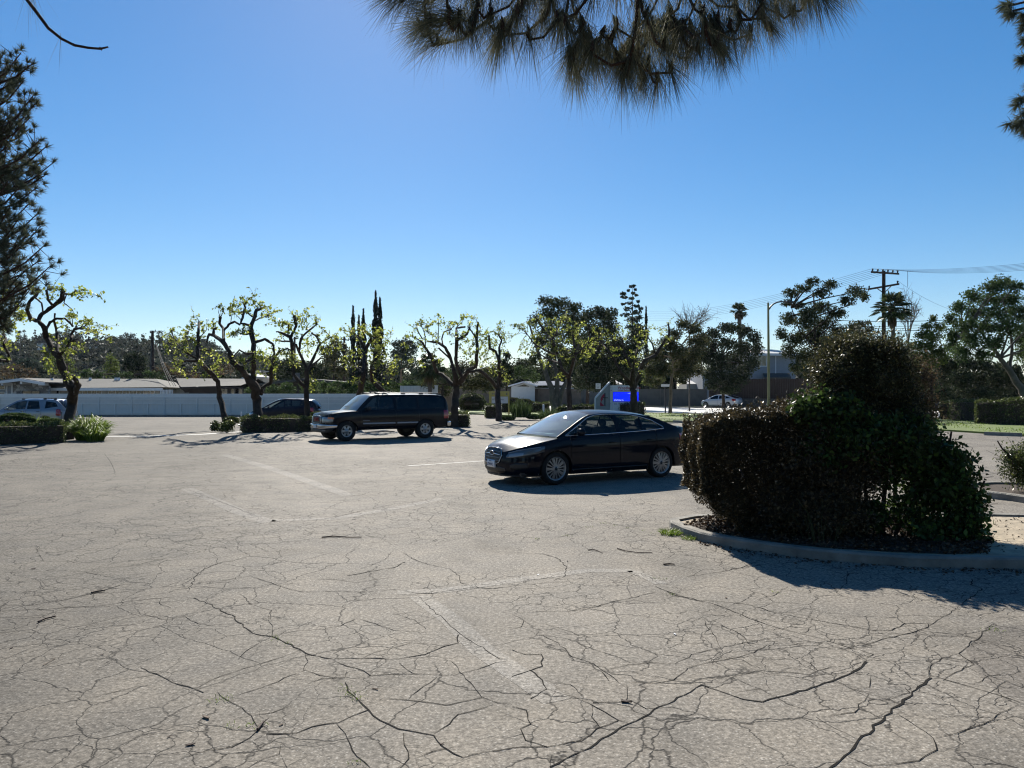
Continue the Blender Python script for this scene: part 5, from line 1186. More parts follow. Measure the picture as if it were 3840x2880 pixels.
# boxy bronze hedge on the left of the island
r = random.Random(77)
bx0, bx1 = 2.42, 4.25
def bh(name, label, seed):
    root = empty(name, (3.3, 10.3, .09), label, 'hedge'); lv = Leaves(seed); rn = lv.r
    n = 120000; t = rn.random(n); x = bx0+(bx1-bx0)*t
    top = 1.50+.30*t+.03*np.sin(x*7)+.03*np.sin(x*17); bot = np.where(t < .28, .58-1.7*t, .10)+.05*np.sin(x*21)
    # cross-section: y from 9.75 to 11.0
    y0, y1 = 9.80, 10.95
    face = rn.random(n); y = np.empty(n); zz = np.empty(n); dv = np.zeros((n, 3))
    dep = np.abs(rn.normal(size=n))*.07
    wob = .04*np.sin(x*6+1)+.03*np.sin(x*13)
    f = face < .40; zf = bot+(top-bot)*rn.random(n)
    y[f] = (y0+wob+dep+.03*np.sin(zf*9+x*5))[f]; zz[f] = zf[f]; dv[f] = (0, -1, .25)
    rnd_ = np.clip((zf-(top-.18))/.18, 0, 1); y[f] += (rnd_**2*.12)[f]
    f = (face >= .40) & (face < .64); yy = y0+(y1-y0)*rn.random(n); y[f] = yy[f]
    zz[f] = (top+.03*np.sin(yy*8+x*4)-dep*.8-np.clip((y0+.15-yy)/.15, 0, 1)**2*.07)[f]; dv[f] = (0, 0, 1)
    f = (face >= .64) & (face < .74); y[f] = (y1-dep)[f]; zz[f] = zf[f]; dv[f] = (0, 1, .2)
    f = (face >= .74) & (face < .82); y[f] = yy[f]; zz[f] = (.58+(1.5-.58)*rn.random(n))[f]; x[f] = (bx0+.03*np.sin(zz*10)+dep*1.0+.03*np.sin(yy*12))[f]; dv[f] = (-1, 0, .2)
    f = face >= .82; y[f] = yy[f]; zz[f] = (bot+(top-bot)*rn.random(n))[f]; dv[f] = rn.normal(size=(n, 3))[f]
    lv.cloud(np.stack([x, y, zz], 1), .036, .55, dirs=dv+rn.normal(size=(n, 3))*.8)
    # stray shoots
    for _ in range(260):
        q = rn.random(); X_ = bx0+(bx1-bx0)*q; b0 = np.array([X_, rn.uniform(y0, y1), 1.5+.30*q]); a = rn.normal(size=3)*.35+[0, 0, 1]; l = rn.uniform(.04, .13)
        lv.cloud(b0+np.outer(np.linspace(0, 1, 6), a*l)+rn.normal(size=(6, 3))*.008, .04, .5)
    lv.build('foliage', 'bronze_leaf', root, tuple(root.location), minz=.1)
    mb = MB(); rr = random.Random(seed)
    for i in range(9):
        X_ = 2.95+i*.15; a = Vector((X_, rr.uniform(10.1, 10.7), .05)); e = Vector((X_+rr.uniform(-.25, .1)-.25*(i < 3), rr.uniform(10, 10.8), rr.uniform(1.1, 1.5)))
        mb.tube(rel(root, [a, a.lerp(e, .3)+Vector((rr.uniform(-.05, .05), 0, 0)), e]), [.03, .022, .01], 6)
        for _ in range(26):
            q = a.lerp(e, rr.uniform(.15, 1)); t_ = q+Vector((rr.gauss(0, .22), rr.gauss(0, .28), rr.uniform(-.05, .35)))
            t_.z = max(.15, min(1.55, t_.z)); t_.x = max(bx0+.06, t_.x); mb.tube(rel(root, [q, q.lerp(t_, .5)+Vector((0, 0, .03)), t_]), [.009, .006, .003], 4, False)
    mb.build('branches', 'bark', root, recalc=False)
    # loose inner leaves
    return root
bh('clipped_hedge', 'boxy dark bronze-leaved hedge on the near kerbed island, right of the black sedan', 301)
st = lambda x, y, zt, dx=0, dy=0: [(x, y, .05), (x+dx*.4, y+dy*.4, .09+zt*.45), (x+dx, y+dy, zt)]
shrub('tall_shrub', 'tall domed dark shrub rising above the other bushes on the near island', [st(4.45, 10.2, 2.0, .1), st(4.6, 10.3, 2.3, .2), st(4.3, 10.35, 1.8, -.2), [(4.35, 10.3, .1), (4.5, 10.25, 1.3), (4.75, 10.2, 2.1)]], 302, 'mixed_leaf',
      [(3185, 1312, 10.3, 68, 42, .45, 7500), (3295, 1312, 10.3, 62, 42, .45, 6500), (3120, 1400, 10.3, 50, 72, .45, 7500), (3240, 1420, 10.3, 130, 100, .55, 15000), (3080, 1545, 10.2, 55, 60, .4, 5500), (3350, 1430, 10.4, 62, 115, .45, 7500), (3160, 1590, 10.2, 180, 70, .5, 11000), (3390, 1560, 10.3, 70, 90, .45, 7000), (3110, 1530, 10.2, 80, 70, .45, 5000)], .036)
shrub('brown_shrub', 'thin brownish golden-edged shrub behind the right shoulder of the tall domed shrub', [st(5.2, 10.8, 1.8, .1), st(5.4, 10.9, 1.6, .1)], 303, 'brown_leaf',
      [(3410, 1420, 10.9, 55, 90, .35, 4600), (3415, 1540, 10.9, 70, 80, .4, 5000)], .04)
shrub('green_shrub', 'glossy green large-leaved shrub with gaps at the right end of the near island', [st(5.0, 9.7, 1.6, .2), st(5.3, 9.8, 1.4, .3), st(5.6, 9.7, 1.1, .2), st(5.75, 9.6, .8, .15), [(4.85, 9.75, .1), (5.1, 9.7, .55), (5.6, 9.6, .8)]], 304, 'glossy_leaf',
      [(3330, 1650, 9.8, 170, 90, .45, 7000), (3440, 1700, 9.8, 130, 80, .4, 3300), (3530, 1790, 9.7, 90, 95, .35, 2500), (3590, 1900, 9.6, 65, 110, .3, 1700), (3590, 2010, 9.5, 60, 60, .25, 1100), (3450, 1800, 9.8, 75, 50, .3, 1100), (3350, 1760, 9.8, 70, 50, .3, 1400), (3650, 1950, 9.5, 36, 50, .2, 300), (3460, 1990, 9.6, 80, 40, .3, 500), (3540, 1690, 9.8, 60, 45, .3, 650), (3400, 1900, 9.8, 90, 70, .3, 700), (3300, 1950, 9.7, 50, 60, .3, 500)], .07)
shrub('dark_shrub', 'unlit low dense shrub at the centre of the near island, under the tall domed shrub', [st(3.9, 10.0, 1.5, .1), st(4.3, 9.9, 1.3, .1), st(4.55, 9.9, 1.3, 0), [(4.75, 9.85, .05), (4.78, 9.8, .8), (4.72, 9.8, 1.4)]], 305, 'bronze_leaf',
      [(3050, 1750, 9.9, 170, 150, .5, 17000), (3020, 1900, 9.8, 180, 100, .5, 15000), (3190, 1780, 9.9, 100, 120, .45, 8000), (3150, 1930, 9.8, 120, 90, .4, 8000), (3260, 1690, 9.9, 130, 80, .5, 7000), (2900, 1950, 9.9, 90, 60, .4, 5000)], .042)
shrub('green_climber', 'bright green leafy shoots growing out over the top of the boxy hedge', [st(3.85, 9.75, 1.5, .05), st(4.05, 9.7, 1.2, .15)], 306, 'glossy_leaf',
      [(3050, 1530, 9.75, 110, 55, .2, 800), (3110, 1640, 9.65, 150, 60, .18, 900), (3120, 1560, 9.7, 120, 50, .2, 700), (3060, 1690, 9.65, 90, 50, .15, 450), (3260, 1610, 9.65, 130, 50, .2, 900), (3200, 1700, 9.6, 100, 40, .15, 350)], .068)
tuft_plant('limp pale grass blades at the foot of the dark shrub', (3.75, 9.35, .1), .55, 26, 307, lean=.6, wd=.012, rad=.2, m='olive_leaf')
# fallen twig on the planter and second planter behind
p2 = [G(x, y) for x, y in ((3700, 1868), (3770, 1876), (3900, 1896), (4300, 1925))]+[Vector((14, 14.5, 0)), Vector((9.5, 15.3, 0)), Vector((8.4, 14.9, 0))]
kerb('kerb', p2, .12, .15)
ce = Vector((11, 13.8, 0)); q2 = [p+(ce-p).normalized()*.14 for p in p2]
for p in q2: p.z = .08
mb = MB(); mb.poly(q2); mb.build('planter_soil', 'mulch')['kind'] = 'structure'
shrub('grey_shrub', 'wind-shaped grey-green shrub on the second kerbed planter at the right edge', [[(9.6, 14.2, .05), (9.3, 14.2, .5), (8.9, 14.1, 1.0)], [(9.7, 14.2, .05), (9.6, 14.2, .7), (9.5, 14.2, 1.1)], [(9.9, 14.2, .05), (10.2, 14.2, 1.2)]], 308, 'hedge_leaf',
      [(3850, 1700, 14.1, 70, 38, .5, 3000), (3820, 1760, 14.1, 50, 50, .4, 1300), (3870, 1790, 14.1, 60, 70, .4, 3000), (3785, 1720, 14.1, 18, 28, .2, 260), (3960, 1740, 14.1, 100, 90, .5, 4500)], .045)
# ================================================================ vehicles
def carpaint(name, col, metal=0.0, rough=0.3, coat=1.0):
    m, nt, b = _nt(name); b.inputs['Base Color'].default_value = (*col, 1); b.inputs['Metallic'].default_value = metal
    b.inputs['Roughness'].default_value = rough; b.inputs['Coat Weight'].default_value = coat*(.5 if max(col) < .1 else 1); b.inputs['Coat Roughness'].default_value = 0.015; b.inputs['Coat IOR'].default_value = 1.42; b.inputs['Specular IOR Level'].default_value = .02 if metal == 0 and max(col) < .1 else .5
    n = N(nt, 'ShaderNodeTexNoise', Scale=3.0, Detail=5.0); L(nt, N(nt, 'ShaderNodeTexCoord').outputs['Object'], n.inputs['Vector'])
    L(nt, ramp(nt, n.outputs[0], [(.3, rough*.8), (.7, min(1, rough*1.3))]), b.inputs['Roughness'])
    return m
carpaint('paint_black', (0.004, 0.006, 0.012)); carpaint('paint_suv', (0.005, 0.006, 0.010), rough=.3); carpaint('paint_silver', (0.21, 0.225, 0.25), .5, .35)
carpaint('paint_navy', (0.010, 0.012, 0.024)); carpaint('paint_white', (0.62, 0.64, 0.66)); carpaint('paint_civic', (0.50, 0.53, 0.58), .4, .35)
mat('tyre', (0.012, 0.012, 0.012), 0.85, var=0.2, scale=30, spec=.3); mat('rim_silver', (0.32, 0.315, 0.31), 0.35, metal=0.7, var=0.05)
mat('rim_dark', (0.012, 0.012, 0.013), 0.5, var=0); mat('chrome', (0.52, 0.53, 0.55), 0.16, metal=1.0, var=0); mat('plastic_black', (0.012, 0.012, 0.013), 0.5, var=0.1)
mat('cabin', (0.018, 0.018, 0.019), 0.8, var=0.1); mat('cabin_light', (0.16, 0.15, 0.14), 0.85, var=0.1); mat('lamp_red', (0.30, 0.008, 0.012), 0.12, var=0, coat=1); mat('lamp_orange', (0.65, 0.16, 0.02), 0.15, var=0, coat=1)
mat('lamp_lens', (0.22, 0.225, 0.235), 0.10, metal=0.35, var=0, coat=1); mat('lamp_smoke', (0.10, 0.105, 0.11), 0.08, metal=.5, var=0, coat=1); mat('plate_white', (0.62, 0.63, 0.66), 0.5, var=0.05); mat('plate_ink', (0.03, 0.04, 0.12), 0.5, var=0)
mat('moulding', (0.16, 0.20, 0.27), 0.25, metal=.5, var=0)
mat('sunshade', (0.45, 0.55, 0.53), .6, var=.1)
glassmat('glass_clear', (0.42, 0.45, 0.45), .8); glassmat('glass_mid', (0.28, 0.32, 0.33), 1.0); glassmat('glass_dark', (0.03, 0.035, 0.045), .9); glassmat('glass_screen', (0.50, 0.62, 0.62), 2.2, film=.26)
glassmat('glass_suv', (0.30, 0.40, 0.40), 2.2, film=.25)
def interp(tab, x):
    if x <= tab[0][0]: return tab[0][1]
    for a, b in zip(tab, tab[1:]):
        if x <= b[0]: f = (x-a[0])/(b[0]-a[0]+1e-9); return a[1]+(b[1]-a[1])*f
    return tab[-1][1]
def smooth(tab, n=8):
    """Catmull-Rom through a table"""
    out = []
    for i in range(len(tab)-1):
        p0 = tab[max(i-1, 0)]; p1 = tab[i]; p2 = tab[i+1]; p3 = tab[min(i+2, len(tab)-1)]
        for j in range(n):
            t = j/n; x = p1[0]+(p2[0]-p1[0])*t
            m1 = (p2[1]-p0[1])/(p2[0]-p0[0]+1e-9); m2 = (p3[1]-p1[1])/(p3[0]-p1[0]+1e-9); h = p2[0]-p1[0]
            y = (2*t**3-3*t**2+1)*p1[1]+(t**3-2*t**2+t)*h*m1+(-2*t**3+3*t**2)*p2[1]+(t**3-t**2)*h*m2
            out.append((x, y))
    out.append(tab[-1]); return out
class Car:
    """x runs from the tail (negative) to the nose, y to the left, z up; wheel centres at +-wb/2"""
    def __init__(s, name, label, cat, loc, rz, c):
        s.c = c; s.root = empty(name, loc, label, cat, rz); s.build()
    def halfw(s, x, z):
        c = s.c; xf, xr = c['xf'], c['xr']
        zt = s.zt(x); t = (z-c['sill'])/(zt-c['sill']+1e-6)
        w = c['W']-interp(s.sec, max(0, min(1, t)))
        nf, nr_ = c.get('nf', 2.6), c.get('nr', 3.0)
        if x > xf-c['lf']:
            q = min(1, (x-(xf-c['lf']))/c['lf']); w *= max(0, 1-q**nf)**(1/nf)
        if x < xr+c['lr']:
            q = min(1, ((xr+c['lr'])-x)/c['lr']); w *= max(0, 1-q**nr_)**(1/nr_)
        return w
    def zt(s, x): return interp(s.belt, x)
    def outline(s, z_of, n=None):
        pass
    def P(s, u, z, off=0.0):
        """u in 0..1 from front centre round the left side to rear centre"""
        c = s.c; xf, xr, lf, lr, Wd = c['xf'], c['xr'], c['lf'], c['lr'], c['W']
        nf, nr_ = c.get('nf', 2.6), c.get('nr', 3.0)
        if u < .25:
            th = (u/.25)*math.pi/2; a = max(0, math.cos(th))**(2/nf); b = max(0, math.sin(th))**(2/nf); x = xf-lf+lf*a; yw = b; wf = a
        elif u > .75:
            th = (1-u)/.25*math.pi/2; a = max(0, math.cos(th))**(2/nr_); b = max(0, math.sin(th))**(2/nr_); x = xr+lr-lr*a; yw = b; wf = -a
        else: x = (xf-lf)+(xr+lr-(xf-lf))*(u-.25)/.5; yw = 1; wf = 0
        zt = s.zt(x); t = max(0, min(1, (z-c['sill'])/(zt-c['sill']+1e-6)))
        ins = interp(s.sec, t)
        y = (Wd-ins)*yw
        if wf > 0: x += wf*interp(s.nose, z)
        if wf < 0: x += wf*interp(s.tail, z)
        if off:
            e = .002; A = s.P(min(1, u+e), z); B = s.P(max(0, u-e), z); t1 = Vector(A)-Vector(B)
            nrm = Vector((t1.y, -t1.x, 0)) if True else None
            nrm = Vector((-t1.y, t1.x, 0)); nrm.normalize()
            if nrm.y < 0 and .2 < u < .8: nrm = -nrm
            if u <= .2 and nrm.x < 0: nrm = -nrm
            if u >= .8 and nrm.x > 0: nrm = -nrm
            x += nrm.x*off; y += nrm.y*off
        return Vector((x, y, z))
    def u_side(s, x):
        c = s.c; a = c['xf']-c['lf']; b = c['xr']+c['lr']; return .25+.5*(a-x)/(a-b)
    def u_front(s, y): 
        lo, hi = 0, .25
        for _ in range(30):
            m = (lo+hi)/2
            if s.P(m, .6).y < y: lo = m
            else: hi = m
        return lo
    def u_rear(s, y):
        lo, hi = .75, 1.0
        for _ in range(30):
            m = (lo+hi)/2
            if s.P(m, .8).y > y: lo = m
            else: hi = m
        return lo
    def patch(s, name, m, cols, off=.004, side=1, label=None, thick=.03, parent=None, nz=4):
        """a fitted piece on the skin; cols = (u, z0, z1)"""
        mb = MB(); P_ = []
        cc = []
        for (a, b) in zip(cols, cols[1:]):
            for j in range(4): cc.append(tuple(a[i]+(b[i]-a[i])*j/4 for i in range(3)))
        cc.append(cols[-1])
        rows = []
        for (u, z0, z1) in cc:
            fl = u > 1; u = 2-u if fl else u
            col = [s.P(abs(u), z0+(z1-z0)*k/nz, off) for k in range(nz+1)]
            if u < 0 or fl: col = [Vector((v.x, -v.y, v.z)) for v in col]
            cin = [s.P(abs(u), z0, off-thick), s.P(abs(u), z1, off-thick)]
            if u < 0 or fl: cin = [Vector((v.x, -v.y, v.z)) for v in cin]
            col = [cin[0]]+col+[cin[1]]
            rows.append([Vector((v.x, v.y*side, v.z)) for v in col])
        mb.grid(rows, True); mb.add(rows[0], [tuple(range(len(rows[0])))]); mb.add(rows[-1], [tuple(range(len(rows[0])))])
        o = mb.build(name, m, parent or s.root)
        if label: o['label'] = label
        return o
    def gside(s, x, z):
        c = s.c; zb = s.zt(x); yb = s.halfw(x, zb); h = max(0, z-zb)
        return yb-.012-c['tumble']*h-c.get('tumble2', .12)*h*h
    def build(s):
        c = s.c; wb = c['wb']; Rw = c['R']; Ra = c['Ra']; root = s.root
        s.belt = smooth(c['belt']); s.sec = smooth(c['sec']); s.nose = smooth(c['nose']); s.tail = smooth(c['tail']); s.rail = smooth(c['rail'], 6)
        pm = c['paint']
        # columns
        us = set()
        for i in range(0, 23): us.add(round(.25*i/22, 5)); us.add(round(1-.25*i/22, 5))
        a, b = c['xf']-c['lf'], c['xr']+c['lr']
        for i in range(81): us.add(round(.25+.5*i/80, 5))
        seams = c['seams']                        # x of door shut lines
        g_ = .006
        for x in seams: us.add(round(s.u_side(x-g_), 5)); us.add(round(s.u_side(x+g_), 5))
        for xc in (wb/2, -wb/2):
            for k in range(17): us.add(round(s.u_side(xc+Ra*math.cos(math.pi*k/16)), 5))
        us = sorted(us)
        def zb_at(x, u):
            z = interp(c['sillz'], x) if 'sillz' in c else c['sill']
            for xc in (wb/2, -wb/2):
                dx = x-xc
                if abs(dx) < Ra: z = max(z, Rw+math.sqrt(Ra*Ra-dx*dx))
            return z
        zs = c['doorz']
        body = MB(); doors = {}
        cols = []
        for u in us:
            x = s.P(u, .5).x; xt = s.P(u, s.zt(x)).x; zt = s.zt(x); zb = zb_at(x, u)
            if u < .25 or u > .75: zb = max(zb, c['zf'] if u < .25 else c['zr'])
            z1 = max(zs-.004, zb+.0005); z2 = max(zs+.004, zb+.001)
            zl = [zb+(z1-zb)*k/3 for k in range(4)]+[z2+(zt-z2)*(k/14) for k in range(15)]
            col = [s.P(u, z) for z in zl]
            inner = s.P(u, zb); inner = Vector((inner.x, max(0, inner.y-.10), inner.z))
            cols.append((x, [inner]+col))
        def inseam(x0, x1):
            m = (x0+x1)/2
            return any(abs(m-q) < g_*1.01 for q in seams)
        for side in (1, -1):
            for i in range(len(cols)-1):
                x0, A = cols[i]; x1, B = cols[i+1]; m = (x0+x1)/2
                doorn = None
                for di, (xa, xb) in enumerate(c['doors']):
                    if xb < m < xa: doorn = di
                for k in range(len(A)-1):
                    if k == 4 and doorn is not None: continue       # gap under the door
                    if inseam(x0, x1) and k >= 5: continue
                    q = [A[k], A[k+1], B[k+1], B[k]]
                    if (q[0]-q[1]).length < .002 and (q[2]-q[3]).length < .002: continue
                    q = [Vector((v.x, v.y*side, v.z)) for v in q]
                    tgt = body
                    if doorn is not None and k >= 5: tgt = doors.setdefault((doorn, side), MB())
                    tgt.add(q, [(0, 1, 2, 3)], True)
        # hood, cowl and deck: spans between the two top edges
        def span(xs_pts, crown, m_rows=11, bul=None):
            rows = []
            for p, cr, bl in xs_pts:
                row = []
                for j in range(m_rows):
                    t = -1+2*j/(m_rows-1); row.append((p.x+bl*(1-t*t), p.y*t, p.z+cr*(1-abs(t)**2.4)))
                rows.append(row)
            return rows
        ec = [(cols[i][1][-1]) for i in range(len(cols))]
        xw0, xw1, xc1, xc0 = c['gx']            # windscreen base, roof front, roof rear, backlight base
        fr = [p for p in ec if p.x >= xw0-.04]; ch = c.get('crown_h', .045)
        xtip = max(p.x for p in fr)
        hood = MB(); hood.grid(span([(p, ch*min(1, max(0.0, (xtip-p.x))/.25), .0) for p in fr], 0)); 
        rr_ = [p for p in ec if p.x <= xc0+.04]; dk = MB()
        if len(rr_) > 2: dk.grid(span([(p, .03*min(1, max(0, p.x-min(q.x for q in rr_))/.2), 0) for p in rr_], 0))
        if c.get('hood_part', True): hood.v and s._w(hood, 'hood', pm)
        if dk.v: s._w(dk, 'tailgate' if c.get('wagon') else 'boot_lid', pm)
        # greenhouse side grid
        xs = set()
        k = 0
        x = xc0
        while x < xw0: xs.add(round(x, 4)); x += .04
        xs.add(round(xw0, 4)); xs.add(round(xc0, 4))
        for w in c['windows']:
            for q in w['t']: xs.add(round(q[0], 4))
            for q in w['b']: xs.add(round(q[0], 4))
        xs = sorted(xs); rail = lambda x: interp(s.rail, x)
        gcols = []
        for x in xs:
            zb = s.zt(x)-.004; ze = max(rail(x), zb+.001); wn = None
            for wi, w in enumerate(c['windows']):
                if w['b'][0][0]-1e-4 <= x <= w['b'][-1][0]+1e-4: wn = wi
            if wn is None: wn = min(range(len(c['windows'])), key=lambda i: min(abs(c['windows'][i]['b'][0][0]-x), abs(c['windows'][i]['b'][-1][0]-x)))
            w = c['windows'][wn]
            bz = min(max(interp(w['b'], x), zb+.0005), ze-.0004); tz = min(max(interp(w['t'], x), bz), ze-.0002)
            zl = [zb, bz]+[bz+(tz-bz)*k/4 for k in range(1, 5)]+[ze]
            gcols.append((x, [Vector((x, s.gside(x, z), z)) for z in zl]))
        glass = [[MB(), MB()] for _ in c['windows']]
        for i in range(len(gcols)-1):
            x0, A = gcols[i]; x1, B = gcols[i+1]; m = (x0+x1)/2; wn = None
            for wi, w in enumerate(c['windows']):
                if w['b'][0][0] < m < w['b'][-1][0]: wn = wi
            for k in range(len(A)-1):
                for si, side in enumerate((1, -1)):
                    q = [Vector((v.x, v.y*side, v.z)) for v in (A[k], A[k+1], B[k+1], B[k])]
                    if wn is not None and 1 <= k <= 4: glass[wn][si].add([v-Vector((0, side*.008, 0)) for v in q], [(0, 1, 2, 3)], True)
                    else: body.add(q, [(0, 1, 2, 3)], True)
        for wi, w in enumerate(c['windows']):
            for si in (0, 1):
                if glass[wi][si].f: s._w(glass[wi][si], 'side_window', w.get('m', c['glass']))
        # screens and roof
        def span_range(xa, xb, crown, bul, n, cols_=15):
            rows = []
            for i in range(n+1):
                x = xa+(xb-xa)*i/n; z = max(rail(x), s.zt(x)-.004); y = s.gside(x, z); rows.append([])
                for j in range(cols_):
                    t = -1+2*j/(cols_-1)
                    rows[-1].append((x+bul(x)*(1-t*t), y*t, z+crown(x)*(1-abs(t)**2.5)))
            return rows
        cf = c['crown']; bw = c.get('bulge_f', .16); br = c.get('bulge_r', .10)
        def bul(x):
            if x > xw1: return bw*(.35+.65*(x-xw1)/(xw0-xw1))
            if x > 0: return bw*.35*x/max(xw1, .1) if xw1 > 0 else 0
            if x > xc1: return 0
            return -br*min(1, (xc1-x)/max(.05, xc1-xc0))
        crown = lambda x: cf*(0.5+0.5*min(1, max(0, 1-(x-xw1)/(xw0-xw1)))) if x > xw1 else (cf if x > xc1 else cf*(0.4+.6*max(0, 1-(xc1-x)/(xc1-xc0+1e-6))))
        ws = MB(); ws.grid(span_range(xw1, xw0, crown, bul, 10)); s._w(ws, 'windshield', c.get('glass_front', c['glass']))
        rf = MB(); rf.grid(span_range(xc1, xw1, crown, bul, 26)); s._w(rf, 'roof', c.get('roof_paint', pm))
        bl = MB(); bl.grid(span_range(xc0, xc1, crown, bul, 10)); s._w(bl, 'rear_window', c.get('glass_rear', c['glass']))
        # A pillars + backlight pillars
        for (xa, xb) in ((xw1, xw0), (xc0, xc1)):
            for side in (1, -1):
                pts = []
                for i in range(9):
                    x = xa+(xb-xa)*i/8; z = max(rail(x), s.zt(x)-.004); y = s.gside(x, z); pts.append(Vector((x+.004, (y-.016)*side, z-.004)))
                body.tube(pts, .020, 6)
        bo = body.build('body', pm, root, recalc=False)
        for (di, side), mbd in doors.items():
            dobj = s._w(mbd, 'door', pm)
            if di < len(c.get('handles', [])):
                hx, hz = c['handles'][di]; y = s.halfw(hx, hz)
                hb = MB(); hb.tube([(hx-.10, (y-.01)*side, hz), (hx-.085, (y+.028)*side, hz+.004), (hx+.07, (y+.03)*side, hz), (hx+.095, (y-.01)*side, hz-.003)], [.011, .013, .013, .010], 6)
                s._w(hb, 'handle', c.get('handle_m', pm), dobj)
        # cabin
        cb = MB(); zi = c['sill']+.08
        hw = c['W']-.14; fx, rx_ = xw0-.02, xc0+.12
        cb.box((rx_, -hw, zi-.04), (fx, hw, zi)); cb.box((fx, -hw, zi), (fx+.04, hw, s.zt(xw0)-.06)); cb.box((rx_-.04, -hw, zi), (rx_, hw, s.zt(xc0)-.05))
        for side in (1, -1): cb.box((rx_, min(side*(hw), side*(hw+.03)), zi), (fx, max(side*hw, side*(hw+.03)), s.zt(0)-.07))
        dz = s.zt(xw0-.3)
        cb.prism([(xw0+.0, dz-.08), (xw0-.28, dz-.015), (xw0-.62, dz-.02), (xw0-.66, dz-.12), (xw0-.55, dz-.3), (xw0, dz-.3)], (0, -hw+.05, 0), (1, 0, 0), (0, 0, 1), (0, 2*hw-.1, 0))
        if c.get('shelf'): cb.box((xc0+.05, -hw+.05, s.zt(xc0)-.09), (xc0+.55, hw-.05, s.zt(xc0)-.06))
        s._w(cb, 'dashboard_and_cabin', 'cabin')
        for (sx, sy) in c['seats']:
            sb = MB(); zt_ = s.zt(0)
            sb.box((sx-.25, sy-.24, zi), (sx+.28, sy+.24, zi+.26))
            sb.prism([(sx-.18, zi+.2), (sx-.02, zi+.22), (sx-.17, zt_+.06), (sx-.22, zt_+.11), (sx-.32, zt_+.10), (sx-.34, zt_+.02)], (0, sy-.23, 0), (1, 0, 0), (0, 0, 1), (0, .46, 0))
            so = s._w(sb, 'seat', c.get('seat_m', 'cabin'))
            hb = MB(); M_ = Matrix.Translation((sx-.28, sy, zt_+.21))@Matrix.Rotation(.15, 4, 'Y')@Matrix.Diagonal((.055, .125, .095, 1))
            hb.lathe([(0.001, -1)]+[(math.cos(t), math.sin(t)) for t in np.linspace(-1.35, 1.35, 8)]+[(0.001, 1)], 14, 'z', M_); hb.tube([(sx-.27, sy-.05, zt_+.05), (sx-.28, sy-.05, zt_+.2)], .008, 5); hb.tube([(sx-.27, sy+.05, zt_+.05), (sx-.28, sy+.05, zt_+.2)], .008, 5)
            s._w(hb, 'headrest', c.get('seat_m', 'cabin'), so)
        if c.get('wheelpos'):
            sx, sy = c['wheelpos']; M_ = Matrix.Translation((sx, sy, s.zt(0)+.0))@Matrix.Rotation(-1.15, 4, 'Y'); mb = MB()
            mb.tube([M_@Vector((.18*math.cos(t), .18*math.sin(t), 0)) for t in np.linspace(0, 6.283, 22)], .014, 6, False); mb.bar(M_@Vector((-.17, 0, 0)), M_@Vector((.17, 0, 0)), .05, .02); mb.bar(M_@Vector((0, 0, 0)), M_@Vector((0, 0, -.25)), .06, .06)
            s._w(mb, 'steering_wheel', 'cabin')
            mb = MB(); mb.box((xw1+.12, -.11, rail(xw1)-.10), (xw1+.14, .11, rail(xw1)-.04)); s._w(mb, 'rear_view_mirror', 'cabin')
        # under side and wheel wells
        ub = MB(); zz = c['sill']+.02
        ub.box((c['xr']+.25, -hw*.96, zz), (c['xf']-.25, hw*.96, zz+.05)) if not c.get('high') else ub.box((c['xr']+.3, -hw*.8, zz+.02), (c['xf']-.4, hw*.8, zz+.10))
        for xc in (wb/2, -wb/2):
            for side in (1, -1):
                ro = []
                for k in range(13):
                    t = math.pi*k/12; ro.append([Vector((xc+(Ra+.004)*math.cos(t), side*yy, Rw+(Ra+.004)*math.sin(t))) for yy in (c['W']-.06, c['W']-.38)])
                ub.grid(ro, True); ub.add([r_[1] for r_ in ro], [tuple(range(13))])
        s._w(ub, 'underbody', 'plastic_black')
        # wheels
        for xc in (wb/2, -wb/2):
            for side in (1, -1): s.wheel(xc, side)
        # mirrors
        if 'mirror' in c:
            mx, mz, mm = c['mirror']
            for side in (1, -1):
                y = s.gside(mx, mz)+.02; mb = MB()
                M_ = Matrix.Translation((mx-.02, side*(y+.15), mz+.045))@Matrix.Rotation(side*.12, 4, 'Z')@Matrix.Diagonal((.065, .115, c.get('mirror_h', .075), 1))
                mb.lathe([(0.001, -1), (.75, -.92), (1, -.4), (1, .4), (.75, .92), (0.001, 1)], 12, 'z', M_); mb.bar((mx, side*(y-.02), mz), (mx-.01, side*(y+.1), mz+.02), .06, .03)
                s._w(mb, 'wing_mirror', mm)
        if c.get('trim'):
            for side in (1, -1):
                mb = MB()
                for path in c['trim']:
                    pts = [Vector((x, (s.gside(x, z)+.006)*side, z)) for x, z in path]; mb.tube(pts, .010, 5)
                s._w(mb, 'window_trim', 'chrome')
    def _w(s, mb, name, m, parent=None): return mb.build(name, m, parent or s.root, recalc=(name not in ()))
    def wheel(s, xc, side):
        c = s.c; Rw, Rr, tw = c['R'], c['Rr'], c.get('tw', .215); y0 = side*(c['W']-.015)
        w = empty('wheel', (xc, y0, Rw), None, None); w.parent = s.root
        if side < 0: w.rotation_euler = (0, 0, math.pi)
        steer = c.get('steer', 0)
        if xc > 0 and steer: w.rotation_euler = (0, 0, (math.pi if side < 0 else 0)+steer)
        # local +y points outwards
        t = MB(); t.lathe([(Rr-.005, -tw+.02), (Rr+.03, -tw), (Rw-.03, -tw+.005), (Rw-.005, -tw+.03), (Rw, -tw*.5), (Rw-.005, -.03), (Rw-.028, -.008), (Rr+.05, -.0), (Rr+.012, -.006), (Rr-.006, -.02)], 40); t.build('tyre', 'tyre', w)
        d_ = MB(); d_.lathe([(0.001, -.075), (Rr*.9, -.075), (Rr*.93, -.055)], 28); d_.lathe([(0.001, -.19), (Rr, -.19)], 20); d_.build('brake_disc', 'rim_dark', w)
